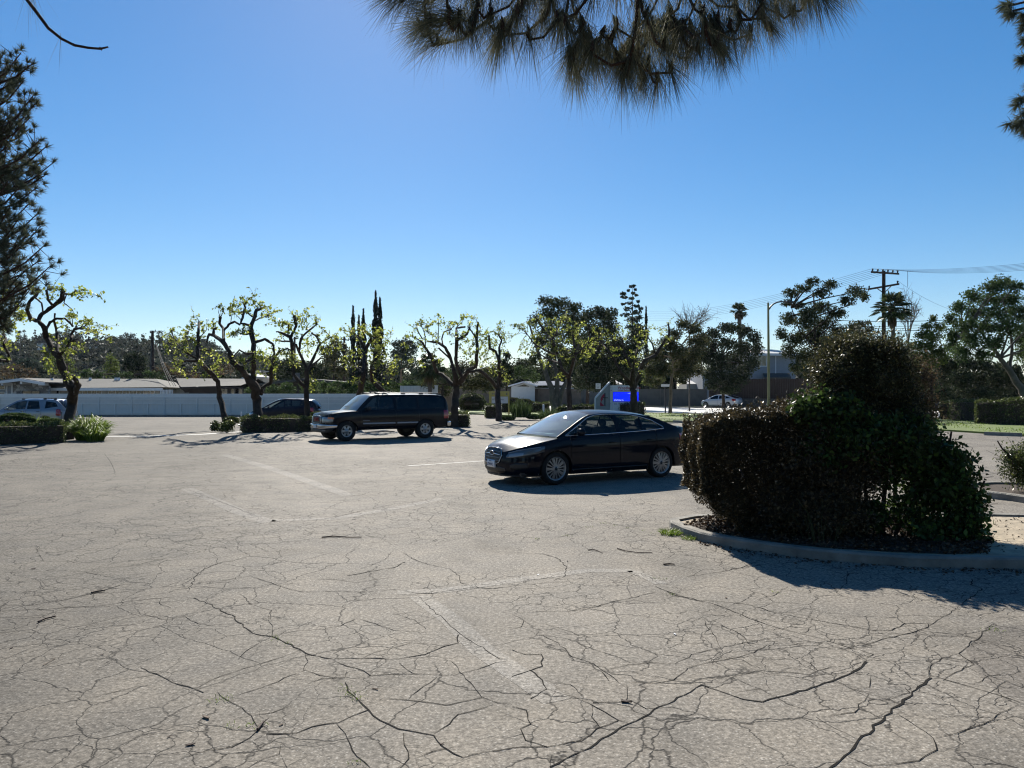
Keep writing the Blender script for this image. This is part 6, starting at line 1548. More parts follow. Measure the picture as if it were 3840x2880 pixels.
        rm = MB(); rm.lathe([(Rr-.03, -.16), (Rr-.022, -.03), (Rr+.002, -.012), (Rr+.012, -.010), (Rr+.010, -.02)], 40)
        st = c.get('rim', 'split')
        def spoke(ang, w0, w1, r0, r1, y_0=-.012, y_1=-.022, skew=0):
            ca, sa = math.cos(ang), math.sin(ang); M_ = Matrix(((ca, 0, sa, 0), (0, 1, 0, 0), (-sa, 0, ca, 0), (0, 0, 0, 1)))
            v = [(r0, y_0, -w0/2), (r0, y_0, w0/2), (r1, y_1, w1/2+skew), (r1, y_1, -w1/2+skew)]; v2 = [(a, b-.03, e) for a, b, e in v]
            rm.add([M_@Vector(q) for q in v+v2], [(0, 1, 2, 3), (7, 6, 5, 4), (0, 4, 5, 1), (1, 5, 6, 2), (2, 6, 7, 3), (3, 7, 4, 0)])
        if st == 'split':
            for k in range(5):
                for q, sk in ((-.19, -.012), (.19, .012), (-.43, .0), (.43, .0)):
                    spoke(2*math.pi*k/5+q, .015, .024, Rr*.22, Rr-.02, skew=sk*2)
            rm.lathe([(0.001, -.010), (Rr*.2, -.014), (Rr*.26, -.035)], 16)
        elif st == 'six':
            for k in range(6): spoke(2*math.pi*k/6, .075, .085, Rr*.3, Rr-.01, -.02, -.03)
            rm.lathe([(0.001, .012), (Rr*.28, .01), (Rr*.36, -.012), (Rr*.45, -.03)], 18); rm.lathe([(Rr*.84, -.03), (Rr-.005, -.028)], 24)
        else:
            for k in range(5): spoke(2*math.pi*k/5, .06, .09, Rr*.2, Rr-.015); 
            rm.lathe([(0.001, -.008), (Rr*.22, -.012), (Rr*.28, -.035)], 14)
        rm.build('rim', c.get('rim_m', 'rim_silver'), w)
        if st == 'split':
            cb = MB(); cb.lathe([(0.001, -.006), (Rr*.13, -.008), (Rr*.15, -.02)], 14); cb.build('hub_cap', 'rim_dark', w)

# ---- heading and place from the two near-side wheels seen in the photograph
def place(nf_, nr_, W_):
    """near-side (left, +y) wheel contact points front/rear -> centre and rotation"""
    f, r_ = Vector(nf_), Vector(nr_); d_ = (f-r_).normalized(); left = Vector((-d_.y, d_.x, 0)); mid = (f+r_)/2
    ctr = mid-left*W_; return (ctr.x, ctr.y, gz(ctr.x, ctr.y)), math.atan2(d_.y, d_.x)

SEC = [(0, .075), (.08, .03), (.2, .008), (.45, .0), (.62, .004), (.72, .0), (.84, .012), (.93, .028), (1.0, .060)]
loc, rz = place((.89, 15.6, 0), (3.31, 16.96, 0), .90)
sedan = Car('parked_sedan', 'glossy black four-door sedan with open front window, parked beside the near hedge', 'car', loc, rz, dict(
 W=.92, xf=2.36, xr=-2.44, lf=1.0, lr=.85, nf=2.6, nr=2.7, wb=2.75, R=.335, Rr=.235, Ra=.375, sill=.20, zf=.20, zr=.26, doorz=.34, tumble=.46, tumble2=.10,
 belt=[(-2.44, 1.02), (-2.38, 1.075), (-2.1, 1.098), (-1.8, 1.092), (-1.5, 1.075), (-1.0, 1.05), (-.4, 1.02), (.2, 1.0), (.8, .985), (1.05, .97), (1.4, .93), (1.8, .87), (2.1, .79), (2.28, .71), (2.36, .66)],
 sec=SEC, nose=[(.2, -.05), (.3, .0), (.45, .02), (.6, .0), (.75, -.06), (.9, -.2)], tail=[(.2, -.06), (.4, .0), (.7, .0), (.95, -.03), (1.1, -.08)],
 rail=[(-1.92, 1.09), (-1.82, 1.115), (-1.6, 1.20), (-1.25, 1.325), (-.9, 1.39), (-.4, 1.43), (.0, 1.435), (.35, 1.405), (.6, 1.32), (.9, 1.17), (1.15, 1.045), (1.3, .965)], gx=(1.3, .38, -1.15, -1.88), crown=.065,
 windows=[dict(b=[(-1.42, 1.095), (-.90, 1.06)], t=[(-1.42, 1.12), (-1.2, 1.245), (-.90, 1.335)], m='glass_mid'), dict(b=[(-.86, 1.058), (-.28, 1.035)], t=[(-.86, 1.345), (-.6, 1.385), (-.28, 1.40)], m='glass_clear'), dict(b=[(-.18, 1.032), (.72, 1.008)], t=[(-.18, 1.40), (.25, 1.385), (.45, 1.34), (.72, 1.205)], m='glass_clear'), dict(b=[(.76, 1.006), (1.08, .998)], t=[(.76, 1.18), (1.08, 1.002)], m='glass_mid')],
 trim=[[(-1.47, 1.085), (-1.46, 1.125), (-1.2, 1.265), (-.90, 1.353), (-.6, 1.40), (-.4, 1.412), (0, 1.416), (.27, 1.398), (.48, 1.344), (.76, 1.19), (1.12, .997)], [(-1.47, 1.085), (-1.0, 1.05), (-.23, 1.02), (.5, 1.0), (1.12, .99)]],
 glass='glass_clear', glass_front='glass_screen', paint='paint_black', seams=[1.02, -.23, -1.22], doors=[(1.02, -.23), (-.23, -1.22)], handles=[(-.02, .83), (-1.05, .86)],
 seats=[(.12, .37), (.12, -.37), (-.85, .38), (-.85, -.38)], wheelpos=(.62, .37), mirror=(.86, 1.02, 'paint_black'), shelf=True))
def suba(s):
    uf = s.u_front
    s.patch('grille', 'plastic_black', [(-uf(.33), .54, .66), (-uf(.29), .47, .725), (-uf(.15), .45, .745), (uf(.0)+.0001, .445, .75), (uf(.15), .45, .745), (uf(.29), .47, .725), (uf(.33), .54, .66)], off=.012)
    g = MB()
    def fpt(y, z, off=.02): v = s.P(uf(abs(y)), z, off); return Vector((v.x, v.y*(1 if y >= 0 else -1), v.z))
    ring = [(-.35, .60), (-.31, .70), (-.27, .738), (-.1, .758), (.1, .758), (.27, .738), (.31, .70), (.35, .60), (.29, .46), (.2, .435), (0, .428), (-.2, .435), (-.29, .46), (-.35, .60)]
    g.tube([fpt(y, z) for y, z in ring], .0075, 5, False)
    s._w(g, 'grille_surround', 'chrome')
    g = MB()
    for z in (.50, .56, .68): g.tube([fpt(y, z, .014) for y in np.linspace(-.29, .29, 9)], .003, 4)
    g.tube([fpt(y, .635-.02*abs(y)/.3, .02) for y in np.linspace(-.30, -.09, 5)], [.006, .009, .011, .013, .014], 5); g.tube([fpt(y, .635-.02*abs(y)/.3, .02) for y in np.linspace(.30, .09, 5)], [.006, .009, .011, .013, .014], 5)
    s._w(g, 'grille_bar', 'chrome')
    c0 = fpt(0.0001, .64, .03); g = MB(); g.tube([c0+Vector((0, .085*math.cos(t), .045*math.sin(t))) for t in np.linspace(0, 6.283, 20)], .008, 5, False); e_ = s._w(g, 'emblem', 'chrome')
    g = MB(); g.prism([(.08*math.cos(t), .04*math.sin(t)) for t in np.linspace(0, 5.98, 20)], c0+Vector((-.004, 0, 0)), (0, 1, 0), (0, 0, 1), (-.01, 0, 0)); s._w(g, 'badge_plate', 'paint_navy', e_)
    g = MB()
    for yy, zz, r_ in ((-.045, .008, .014), (-.005, -.012, .009), (.018, .010, .009), (.035, -.012, .009), (.048, .012, .009), (.008, .02, .008)):
        g.prism([(yy+r_*(1 if k % 2 == 0 else .4)*math.cos(k*math.pi/4), zz+r_*(1 if k % 2 == 0 else .4)*math.sin(k*math.pi/4)) for k in range(8)], c0+Vector((.002, 0, 0)), (0, 1, 0), (0, 0, 1), (-.004, 0, 0))
    s._w(g, 'badge_stars', 'chrome', e_)
    for sd in (1, -1):
        h = s.patch('headlight', 'lamp_smoke', [(uf(.46), .575, .60), (uf(.52), .565, .665), (uf(.66), .575, .72), (uf(.78), .60, .755), (.185, .635, .785), (.215, .68, .80)], off=.008, side=sd)
        s.patch('lamp_reflector', 'lamp_lens', [(uf(.52), .572, .63), (uf(.64), .582, .66), (uf(.75), .61, .67)], off=.011, side=sd, parent=h, thick=.01)
        s.patch('running_light', 'lamp_lens', [(uf(.5), .655, .668), (uf(.66), .705, .722), (uf(.78), .74, .757), (.2, .775, .79)], off=.013, side=sd, parent=h, thick=.01)
        s.patch('air_intake', 'plastic_black', [(uf(.55), .36, .42), (uf(.66), .33, .47), (uf(.80), .36, .46)], off=.005, side=sd)
        s.patch('taillight', 'lamp_red', [(s.u_side(-1.98), .90, .92), (.79, .84, .965), (.83, .82, .97), (s.u_rear(.55), .83, .97)], off=.008, side=sd)
    s.patch('lower_grille', 'plastic_black', [(-uf(.44), .29, .35), (-uf(.3), .27, .37), (.0001, .26, .375), (uf(.3), .27, .37), (uf(.44), .29, .35)], off=.006)
    s.patch('splitter', 'plastic_black', [(-.24, .185, .215), (-.12, .18, .21), (.0001, .175, .21), (.12, .18, .21), (.24, .185, .215)], off=.012)
    pl = s.patch('number_plate', 'plate_white', [(-uf(.155), .345, .495), (.0001, .345, .495), (uf(.155), .345, .495)], off=.035)
    v = s.P(.0001, .42, .038); marks(pl, 'plate_ink', [(-.12, .41, .25, .06), (-.05, .475, .10, .022)], (v.x+.006, 0, 0), (0, 1, 0), (1, 0, 0), 3)
    mb = MB()
    for sd in (1, -1):
        pts = [s.P(s.u_side(x), .30, .004) for x in np.linspace(1.0, -.95, 12)]; pts = [Vector((p.x, p.y*sd, p.z)) for p in pts]; mb.tube(pts, .014, 5)
    s._w(mb, 'sill_moulding', 'plastic_black')
    mb = MB(); mb.bar((1.28, .45, 1.0), (1.18, -.15, 1.035), .012, .012); mb.bar((1.26, -.1, 1.01), (1.16, -.65, 1.025), .012, .012); s._w(mb, 'wiper', 'plastic_black')
    mb = MB()     # things lying on the dashboard and a seat cover catching the light
    mb.box((.95, -.55, .99), (1.12, .3, 1.0)); s._w(mb, 'papers', 'sunshade')
suba(sedan)

loc, rz = place((-6.17, 28.95, 0), (-3.50, 30.72, 0), .95)
SEC2 = [(0, .06), (.08, .02), (.2, .0), (.5, .0), (.75, .004), (.9, .02), (.97, .035), (1.0, .05)]
suv = Car('parked_suv', 'large black boxy SUV with chrome bumper and amber front lamps mid lot', 'car', loc, rz, dict(
 W=.98, xf=2.46, xr=-2.82, lf=.55, lr=.35, nf=3.6, nr=4.2, wb=3.30, R=.39, Rr=.222, Ra=.46, sill=.44, zf=.42, zr=.50, doorz=.58, tumble=.24, tumble2=.12, tw=.26,
 belt=[(-2.82, 1.20), (-2.7, 1.23), (-2.0, 1.235), (0, 1.225), (1.0, 1.215), (1.35, 1.20), (1.8, 1.17), (2.2, 1.12), (2.34, 1.09), (2.46, 1.02)],
 sec=SEC2, nose=[(.4, .0), (.7, .02), (1.0, -.01), (1.15, -.08)], tail=[(.4, .0), (1.0, .0), (1.3, -.06)],
 rail=[(-2.81, 1.21), (-2.77, 1.32), (-2.69, 1.55), (-2.60, 1.74), (-2.42, 1.825), (-1.5, 1.86), (0, 1.86), (.45, 1.84), (.62, 1.79), (.85, 1.59), (1.05, 1.40), (1.24, 1.205)], gx=(1.24, .60, -2.62, -2.80), crown=.055, bulge_f=.14, bulge_r=.05,
 windows=[dict(b=[(-2.56, 1.285), (-1.42, 1.275)], t=[(-2.56, 1.66), (-2.42, 1.745), (-1.42, 1.765)], m='glass_dark'), dict(b=[(-1.3, 1.275), (-.42, 1.27)], t=[(-1.3, 1.765), (-.42, 1.765)], m='glass_dark'), dict(b=[(-.3, 1.27), (.50, 1.262), (.98, 1.255)], t=[(-.3, 1.765), (.36, 1.76), (.52, 1.71), (.98, 1.31)], m='glass_mid')],
 glass='glass_dark', glass_front='glass_suv', paint='paint_suv', seams=[1.06, -.36, -1.36], doors=[(1.06, -.36), (-.36, -1.36)], handles=[(-.16, 1.12), (-1.18, 1.12)],
 seats=[(.15, .42), (.15, -.42), (-.9, .42), (-.9, -.42)], wheelpos=(.65, .42), mirror=(.82, 1.28, 'plastic_black'), mirror_h=.10, rim='six', high=True, wagon=True, steer=.12))
def yuk(s):
    uf = s.u_front
    def fpt(y, z, off=.02): v = s.P(uf(abs(y)), z, off); return Vector((v.x, v.y*(1 if y >= 0 else -1), v.z))
    s.patch('grille', 'plastic_black', [(-uf(.42), .76, 1.0), (.0001, .74, 1.01), (uf(.42), .76, 1.0)], off=.01)
    g = MB(); g.tube([fpt(y, z) for y, z in ((-.44, .75), (-.46, .95), (-.44, 1.0), (0, 1.02), (.44, 1.0), (.46, .95), (.44, .75), (.3, .725), (0, .72), (-.3, .725), (-.44, .75))], .013, 6, False); s._w(g, 'grille_surround', 'chrome')
    v = fpt(0, .88, .02); text('GMC', .20, 'lamp_red', s.root, (v.x+.01, 0, .88), (R(90), 0, R(90)), name='emblem', ext=.008, sx=1.15, bold=.006)
    for sd in (1, -1):
        h = s.patch('headlight', 'lamp_lens', [(uf(.52), .765, .975), (uf(.7), .765, .975), (uf(.86), .77, .97), (.19, .78, .96), (.205, .79, .95)], off=.008, side=sd)
        s.patch('turn_signal', 'lamp_orange', [(uf(.84), .90, .985), (.18, .90, .982), (.212, .90, .965)], off=.014, side=sd, parent=h, thick=.02)
        s.patch('taillight', 'lamp_red', [(s.u_side(-2.47), .84, 1.2), (.775, .84, 1.2), (.82, .86, 1.19)], off=.01, side=sd)
        mo = MB()
        for xa, xb in ((1.02, -.32), (-.40, -1.30)):
            mo.add([(x, (s.halfw(x, z)+o)*sd, z) for x in (xa, xb) for z, o in ((.665, .0), (.675, .022), (.725, .022), (.735, .0))], [(0, 1, 5, 4), (1, 2, 6, 5), (2, 3, 7, 6), (0, 4, 7, 3)])
        s._w(mo, 'chrome_strip', 'moulding')
        rr = MB(); pts = [(x, sd*(s.gside(x, 1.84)-.07), interp(s.rail, x)+.085) for x in (-2.35, -1.6, -.9, -.2, .25)]
        rr.tube([(-2.5, pts[0][1], pts[0][2]-.06)]+pts+[(.42, pts[0][1], pts[-1][2]-.06)], .016, 6)
        for x in (-2.4, -1.6, -.8, 0, .3): rr.bar((x-.09, pts[0][1], interp(s.rail, x)+.055), (x+.09, pts[0][1], interp(s.rail, x)+.055), .05, .06)
        s._w(rr, 'roof_rail', 'plastic_black')
        mb = MB(); mb.box((-.3, min(sd*.9, sd*.97), .33), (.9, max(sd*.9, sd*.97), .36)); s._w(mb, 'running_board', 'plastic_black')
    rr = MB()
    for x in (-.2, .0): rr.bar((x, -.72, 1.99), (x, .72, 1.99), .05, .03)
    s._w(rr, 'roof_crossbar', 'plastic_black')
    s.patch('front_bumper', 'chrome', [(-s.u_side(2.04), .56, .67), (-.2, .53, .68), (-.12, .52, .68), (.0001, .52, .68), (.12, .52, .68), (.2, .53, .68), (s.u_side(2.04), .56, .67)], off=.065, thick=.10)
    s.patch('bumper_valance', 'plastic_black', [(-.2, .40, .50), (-.1, .36, .49), (.0001, .36, .49), (.1, .36, .49), (.2, .40, .50)], off=.05, thick=.12)
    for sd in (1, -1): s.patch('fog_lamp', 'lamp_lens', [(uf(.62), .42, .47), (uf(.78), .42, .47)], off=.058, side=sd, thick=.02)
    s.patch('number_plate', 'plate_white', [(-uf(.155), .52, .66), (.0001, .52, .66), (uf(.155), .52, .66)], off=.085, thick=.01)
    s.patch('rear_bumper', 'chrome', [(.765, .54, .70), (.8, .52, .70), (.88, .52, .70), (.9999, .52, .70), (1.12, .52, .70), (1.2, .52, .70), (1.235, .54, .70)], off=.09, thick=.10)
    mb = MB(); mb.box((.74, .978, .80), (1.02, .984, .825)); s._w(mb, 'name_badge', 'moulding')
    mb = MB(); mb.bar((1.28, .5, 1.25), (1.16, -.1, 1.32), .015, .015); mb.bar((1.28, -.1, 1.26), (1.16, -.7, 1.30), .015, .015); s._w(mb, 'wiper', 'plastic_black')
    mb = MB(); mb.box((.96, -.5, 1.23), (1.08, .2, 1.25)); s._w(mb, 'papers', 'sunshade')
yuk(suv)
suv.root.scale = (1, 1, .94)
for ch in suv.root.children:
    if ch.name.startswith('wheel'): ch.scale = (1, 1, 1/.94); ch.location.z = ch.location.z/.94

# silver SUV behind the left hedge, nose to the left
Yc = 44.0; xr_ = (292-CX)/F*Yc
silver = Car('parked_suv', 'silver mid-size SUV behind the left hedge, partly hidden by the leaning tree', 'car', (xr_-3.2, Yc+.9, gz(xr_-2.3, Yc)), math.pi, dict(
 W=.95, xf=2.42, xr=-2.36, lf=.8, lr=.5, nf=2.5, nr=2.8, wb=2.70, R=.36, Rr=.23, Ra=.41, sill=.28, zf=.28, zr=.36, doorz=.42, tumble=.34, tumble2=.15,
 belt=[(-2.36, .98), (-2.2, 1.10), (-1.5, 1.12), (0, 1.08), (.9, 1.06), (1.2, 1.03), (1.7, .98), (2.1, .90), (2.42, .74)], sec=SEC2,
 nose=[(.3, 0), (.6, .02), (.9, -.06)], tail=[(.3, 0), (.8, 0), (1.1, -.05)],
 rail=[(-2.34, 1.06), (-2.25, 1.25), (-2.05, 1.5), (-1.85, 1.62), (-1.4, 1.67), (-.5, 1.69), (.1, 1.67), (.4, 1.60), (.8, 1.38), (1.2, 1.12), (1.32, 1.03)], gx=(1.32, .3, -1.9, -2.3), crown=.06,
 windows=[dict(b=[(-2.0, 1.28), (-1.72, 1.24), (-1.28, 1.17)], t=[(-2.0, 1.30), (-1.85, 1.50), (-1.28, 1.585)], m='glass_dark'), dict(b=[(-1.02, 1.16), (-.25, 1.14)], t=[(-1.02, 1.17), (-.84, 1.585), (-.25, 1.60)], m='glass_dark'), dict(b=[(-.17, 1.14), (1.08, 1.10)], t=[(-.17, 1.60), (.1, 1.59), (.38, 1.53), (1.08, 1.12)], m='glass_mid')],
 glass='glass_dark', glass_front='glass_mid', paint='paint_silver', seams=[.98, -.21, -1.1], doors=[(.98, -.21), (-.21, -1.1)], handles=[(-.02, 1.0), (-.92, 1.0)], handle_m='plastic_black', seats=[(.1, .4), (.1, -.4), (-.85, .4), (-.85, -.4)], wheelpos=(.6, .4), mirror=(.8, 1.12, 'paint_silver'), rim='five', wagon=True))
for sd in (1, -1):
    silver.patch('taillight', 'lamp_red', [(silver.u_side(-1.98), .80, 1.10), (.78, .76, 1.15), (.84, .76, 1.12)], off=.012, side=sd)
    silver.patch('headlight', 'lamp_lens', [(silver.u_front(.5), .62, .74), (silver.u_front(.8), .64, .82), (.22, .7, .88)], off=.01, side=sd)
    rr = MB(); rr.tube([(x, sd*.53, interp(silver.rail, x)+.07) for x in (-1.7, -1.0, 0, .2)], .018, 6)
    for x in (-1.7, -1.1, .15): rr.bar((x-.08, sd*.53, interp(silver.rail, x)+.05), (x+.08, sd*.53, interp(silver.rail, x)+.05), .05, .07)
    silver._w(rr, 'roof_rail', 'plastic_black')
# dark crossover
Yc = 49.0; xn, xt = (945-CX)/F*Yc, (1212-CX)/F*Yc
cross = Car('parked_crossover', 'dark navy compact crossover parked by the white fence between two tree trunks', 'car', ((xn+xt)/2-.4, Yc+.9, gz((xn+xt)/2, Yc)), math.pi, dict(
 W=.93, xf=2.27, xr=-2.27, lf=.85, lr=.6, nf=2.3, nr=2.5, wb=2.66, R=.36, Rr=.23, Ra=.40, sill=.26, zf=.26, zr=.36, doorz=.40, tumble=.36, tumble2=.15,
 belt=[(-2.27, .95), (-2.1, 1.12), (-1.6, 1.17), (-.8, 1.12), (0, 1.08), (.9, 1.04), (1.3, 1.0), (1.7, .95), (2.0, .86), (2.27, .70)], sec=SEC2,
 nose=[(.3, 0), (.6, .02), (.9, -.08)], tail=[(.3, 0), (.8, 0), (1.15, -.06)],
 rail=[(-2.22, 1.10), (-2.15, 1.24), (-1.98, 1.45), (-1.8, 1.555), (-1.3, 1.625), (-.5, 1.66), (.0, 1.65), (.35, 1.56), (.8, 1.33), (1.2, 1.10), (1.4, .99)], gx=(1.4, .2, -1.85, -2.2), crown=.06,
 windows=[dict(b=[(-1.82, 1.34), (-1.2, 1.22)], t=[(-1.82, 1.36), (-1.6, 1.47), (-1.2, 1.54)], m='glass_dark'), dict(b=[(-1.14, 1.21), (-.22, 1.15)], t=[(-1.14, 1.545), (-.22, 1.57)], m='glass_mid'), dict(b=[(-.12, 1.15), (1.1, 1.08)], t=[(-.12, 1.57), (.1, 1.55), (.38, 1.45), (1.1, 1.10)], m='glass_mid')],
 glass='glass_dark', glass_front='glass_screen', paint='paint_navy', seams=[.98, -.17, -1.12], doors=[(.98, -.17), (-.17, -1.12)], handles=[(0, 1.0), (-.95, 1.03)], seats=[(.1, .4), (.1, -.4), (-.85, .4), (-.85, -.4)], wheelpos=(.6, .4), mirror=(.8, 1.1, 'paint_navy'), rim='five', wagon=True))
for sd in (1, -1):
    cross.patch('taillight', 'lamp_red', [(cross.u_side(-1.72), .98, 1.05), (.77, .94, 1.10), (.83, .80, 1.12), (.87, .80, .98)], off=.012, side=sd)
    cross.patch('headlight', 'lamp_lens', [(cross.u_front(.45), .62, .72), (cross.u_front(.8), .66, .80), (.23, .74, .86)], off=.01, side=sd)
    rr = MB(); rr.tube([(x, sd*.56, interp(cross.rail, x)+.05) for x in (-1.8, -1.2, -.4, .1)], .014, 6); cross._w(rr, 'roof_rail', 'chrome')
# silver sedan across the street
f_ = Vector(((2648-CX)/F*84.0, 84.0, 0)); r_ = Vector(((2727-CX)/F*82.2, 82.2, 0))
loc, rz = place(tuple(f_), tuple(r_), .88)
civic = dict(
 W=.90, xf=2.25, xr=-2.38, lf=.9, lr=.7, nf=2.2, nr=2.5, wb=2.70, R=.33, Rr=.23, Ra=.36, sill=.20, zf=.20, zr=.26, doorz=.34, tumble=.46, tumble2=.12,
 belt=[(-2.38, .92), (-2.25, 1.02), (-1.9, 1.03), (-1.2, 1.0), (-.4, .96), (.2, .93), (.9, .91), (1.3, .88), (1.8, .80), (2.1, .71), (2.25, .62)],
 sec=SEC, nose=[(.2, -.05), (.4, .02), (.6, 0), (.8, -.1)], tail=[(.2, -.06), (.5, 0), (.8, 0), (1.0, -.05)],
 rail=[(-2.2, 1.02), (-1.9, 1.12), (-1.5, 1.24), (-1.1, 1.34), (-.6, 1.40), (-.1, 1.41), (.3, 1.38), (.6, 1.27), (1.0, 1.07), (1.4, .87)], gx=(1.4, .3, -1.1, -2.1), crown=.05,
 windows=[dict(b=[(-1.6, 1.09), (-.98, 1.02)], t=[(-1.6, 1.10), (-1.3, 1.22), (-.98, 1.30)], m='glass_dark'), dict(b=[(-.93, 1.015), (-.2, .985)], t=[(-.93, 1.31), (-.2, 1.36)], m='glass_dark'), dict(b=[(-.1, .98), (1.1, .95)], t=[(-.1, 1.36), (.2, 1.345), (.45, 1.26), (1.1, .97)], m='glass_dark')],
 glass='glass_dark', glass_front='glass_mid', paint='paint_civic', seams=[.95, -.15, -1.0], doors=[(.95, -.15), (-.15, -1.0)], handles=[(.0, .82), (-.85, .86)], seats=[(.1, .37), (.1, -.37)], mirror=(.78, .98, 'paint_civic'), rim='five')
def civ(s):
    for sd in (1, -1):
        s.patch('taillight', 'lamp_red', [(s.u_side(-1.85), .90, .96), (.77, .84, 1.0), (.80, .74, 1.0), (.84, .72, .98), (.87, .86, .98)], off=.015, side=sd)
        s.patch('headlight', 'lamp_lens', [(s.u_front(.45), .58, .64), (s.u_front(.75), .60, .72), (.23, .66, .78)], off=.01, side=sd)
    s.patch('rear_bumper', 'plastic_black', [(.8, .30, .42), (.9, .28, .44), (.9999, .28, .44), (1.1, .28, .44), (1.2, .30, .42)], off=.012)
    s.patch('number_plate', 'plate_white', [(s.u_rear(.16), .70, .82), (.9999, .70, .82), (2-s.u_rear(.16), .70, .82)], off=.015)
cv = Car('parked_sedan', 'silver sedan parked across the street in front of the dark wooden fence, seen from behind', 'car', loc, rz, civic); civ(cv)
c2 = dict(civic); c2['paint'] = 'paint_white'
p_ = rp(0, 20.5); X_ = (2404-CX)/F*90.0
w2 = Car('parked_car', 'white car glimpsed across the street at the right end of the church sign', 'car', (X_-2.0, 91.5, 0), math.atan2(d.y, d.x), c2)
# ================================================================ fence behind the lot
def P3(z, x, y, Y): return z.w(x, y, Y)
FY = 66.5
def fence():
    x0, x1 = (-60-CX)/F*FY, (1502-CX)/F*FY; x2 = (1640-CX)/F*FY; g_ = -.3; top = W(0, 1477, FY).z
    root = empty('white_fence', ((x0+x1)/2, FY, g_), 'long white board fence with framed panels along the back of the parking lot', 'fence')
    o = Vector(root.location); h = top-g_; a, b = x0-o.x, x1-o.x
    mb = MB(); x = a
    while x < b:
        mb.box((x+.002, 0, .05), (min(x+.298, b), .025, h-.30+random.Random(int(x*9)).uniform(-.005, .005))); x += .30
    p = mb.build('board_panel', 'fence_white', root)
    mb = MB(); mb.box((a, -.022, h-.30), (b, .04, h)); mb.box((a, -.03, h-.02), (b, .05, h+.012)); mb.build('top_board', 'fence_trim_lit', root)
    for z_ in (.22, 1.02, 1.42):
        mb = MB(); mb.box((a, -.065, z_), (b, -.002, z_+.055)); mb.build('rail', 'fence_trim_lit', root)
    x = a; i = 0
    while x < b:
        mb = MB(); mb.box((x-.035, -.10, 0), (x+.035, -.066, h-.32 if i % 2 else 1.05)); mb.build('post', 'fence_trim_lit', root); x += 1.42; i += 1
    mb = MB(); mb.box((a, -.15, -.04), (b, -.02, .10)); mb.build('footing', 'kerb_concrete', root)
    root = empty('white_fence', (x1, FY-.2, g_), 'short taller section of white fence stepping up and sloping down at its right end', 'fence')
    q = [P3(z3, 778, 988, FY).z-g_, P3(z3, 1020, 1010, FY).z-g_]; Lx = x2-x1
    mb = MB(); n = 11
    for i in range(n):
        xa, xb = Lx*i/n, Lx*(i+1)/n-.012; ha = q[0] if i < 7 else q[0]+(q[1]-q[0])*(i-6)/4
        mb.box((xa, 0, .03), (xb, .03, ha))
    mb.build('board_panel', 'fence_white', root)
    for xx in (0, Lx*.97):
        mb = MB(); mb.box((xx, -.05, 0), (xx+.12, -.002, q[0] if xx == 0 else q[1]+.08)); mb.build('post', 'fence_white', root)
    # two white gate posts further right
    for x_, lb in ((1075, 'tall white gate post right of the low fan palm'),):
        c = z3.w(x_, 1100, 64); t = z3.w(x_, 990, 64); mb = MB(); mb.box((-.12, -.12, 0), (.12, .12, t.z)); mb.box((-.15, -.15, t.z), (.15, .15, t.z+.06)); o_ = mb.build('gate_post', 'fence_white', loc=(c.x, 64, 0)); tag(o_, lb, 'gate post')
fence()
mb = MB(); a_, b_ = z3.w(1090, 1130, 68), z3.w(1230, 1040, 68); mb.box((a_.x, 68, 0), (b_.x, 68.15, b_.z)); mb.box((a_.x, 67.95, b_.z), (b_.x, 68.2, b_.z+.06)); tag(mb.build('block_wall', 'block_wall'), 'short brown wall behind the wide pruned tree', 'wall')

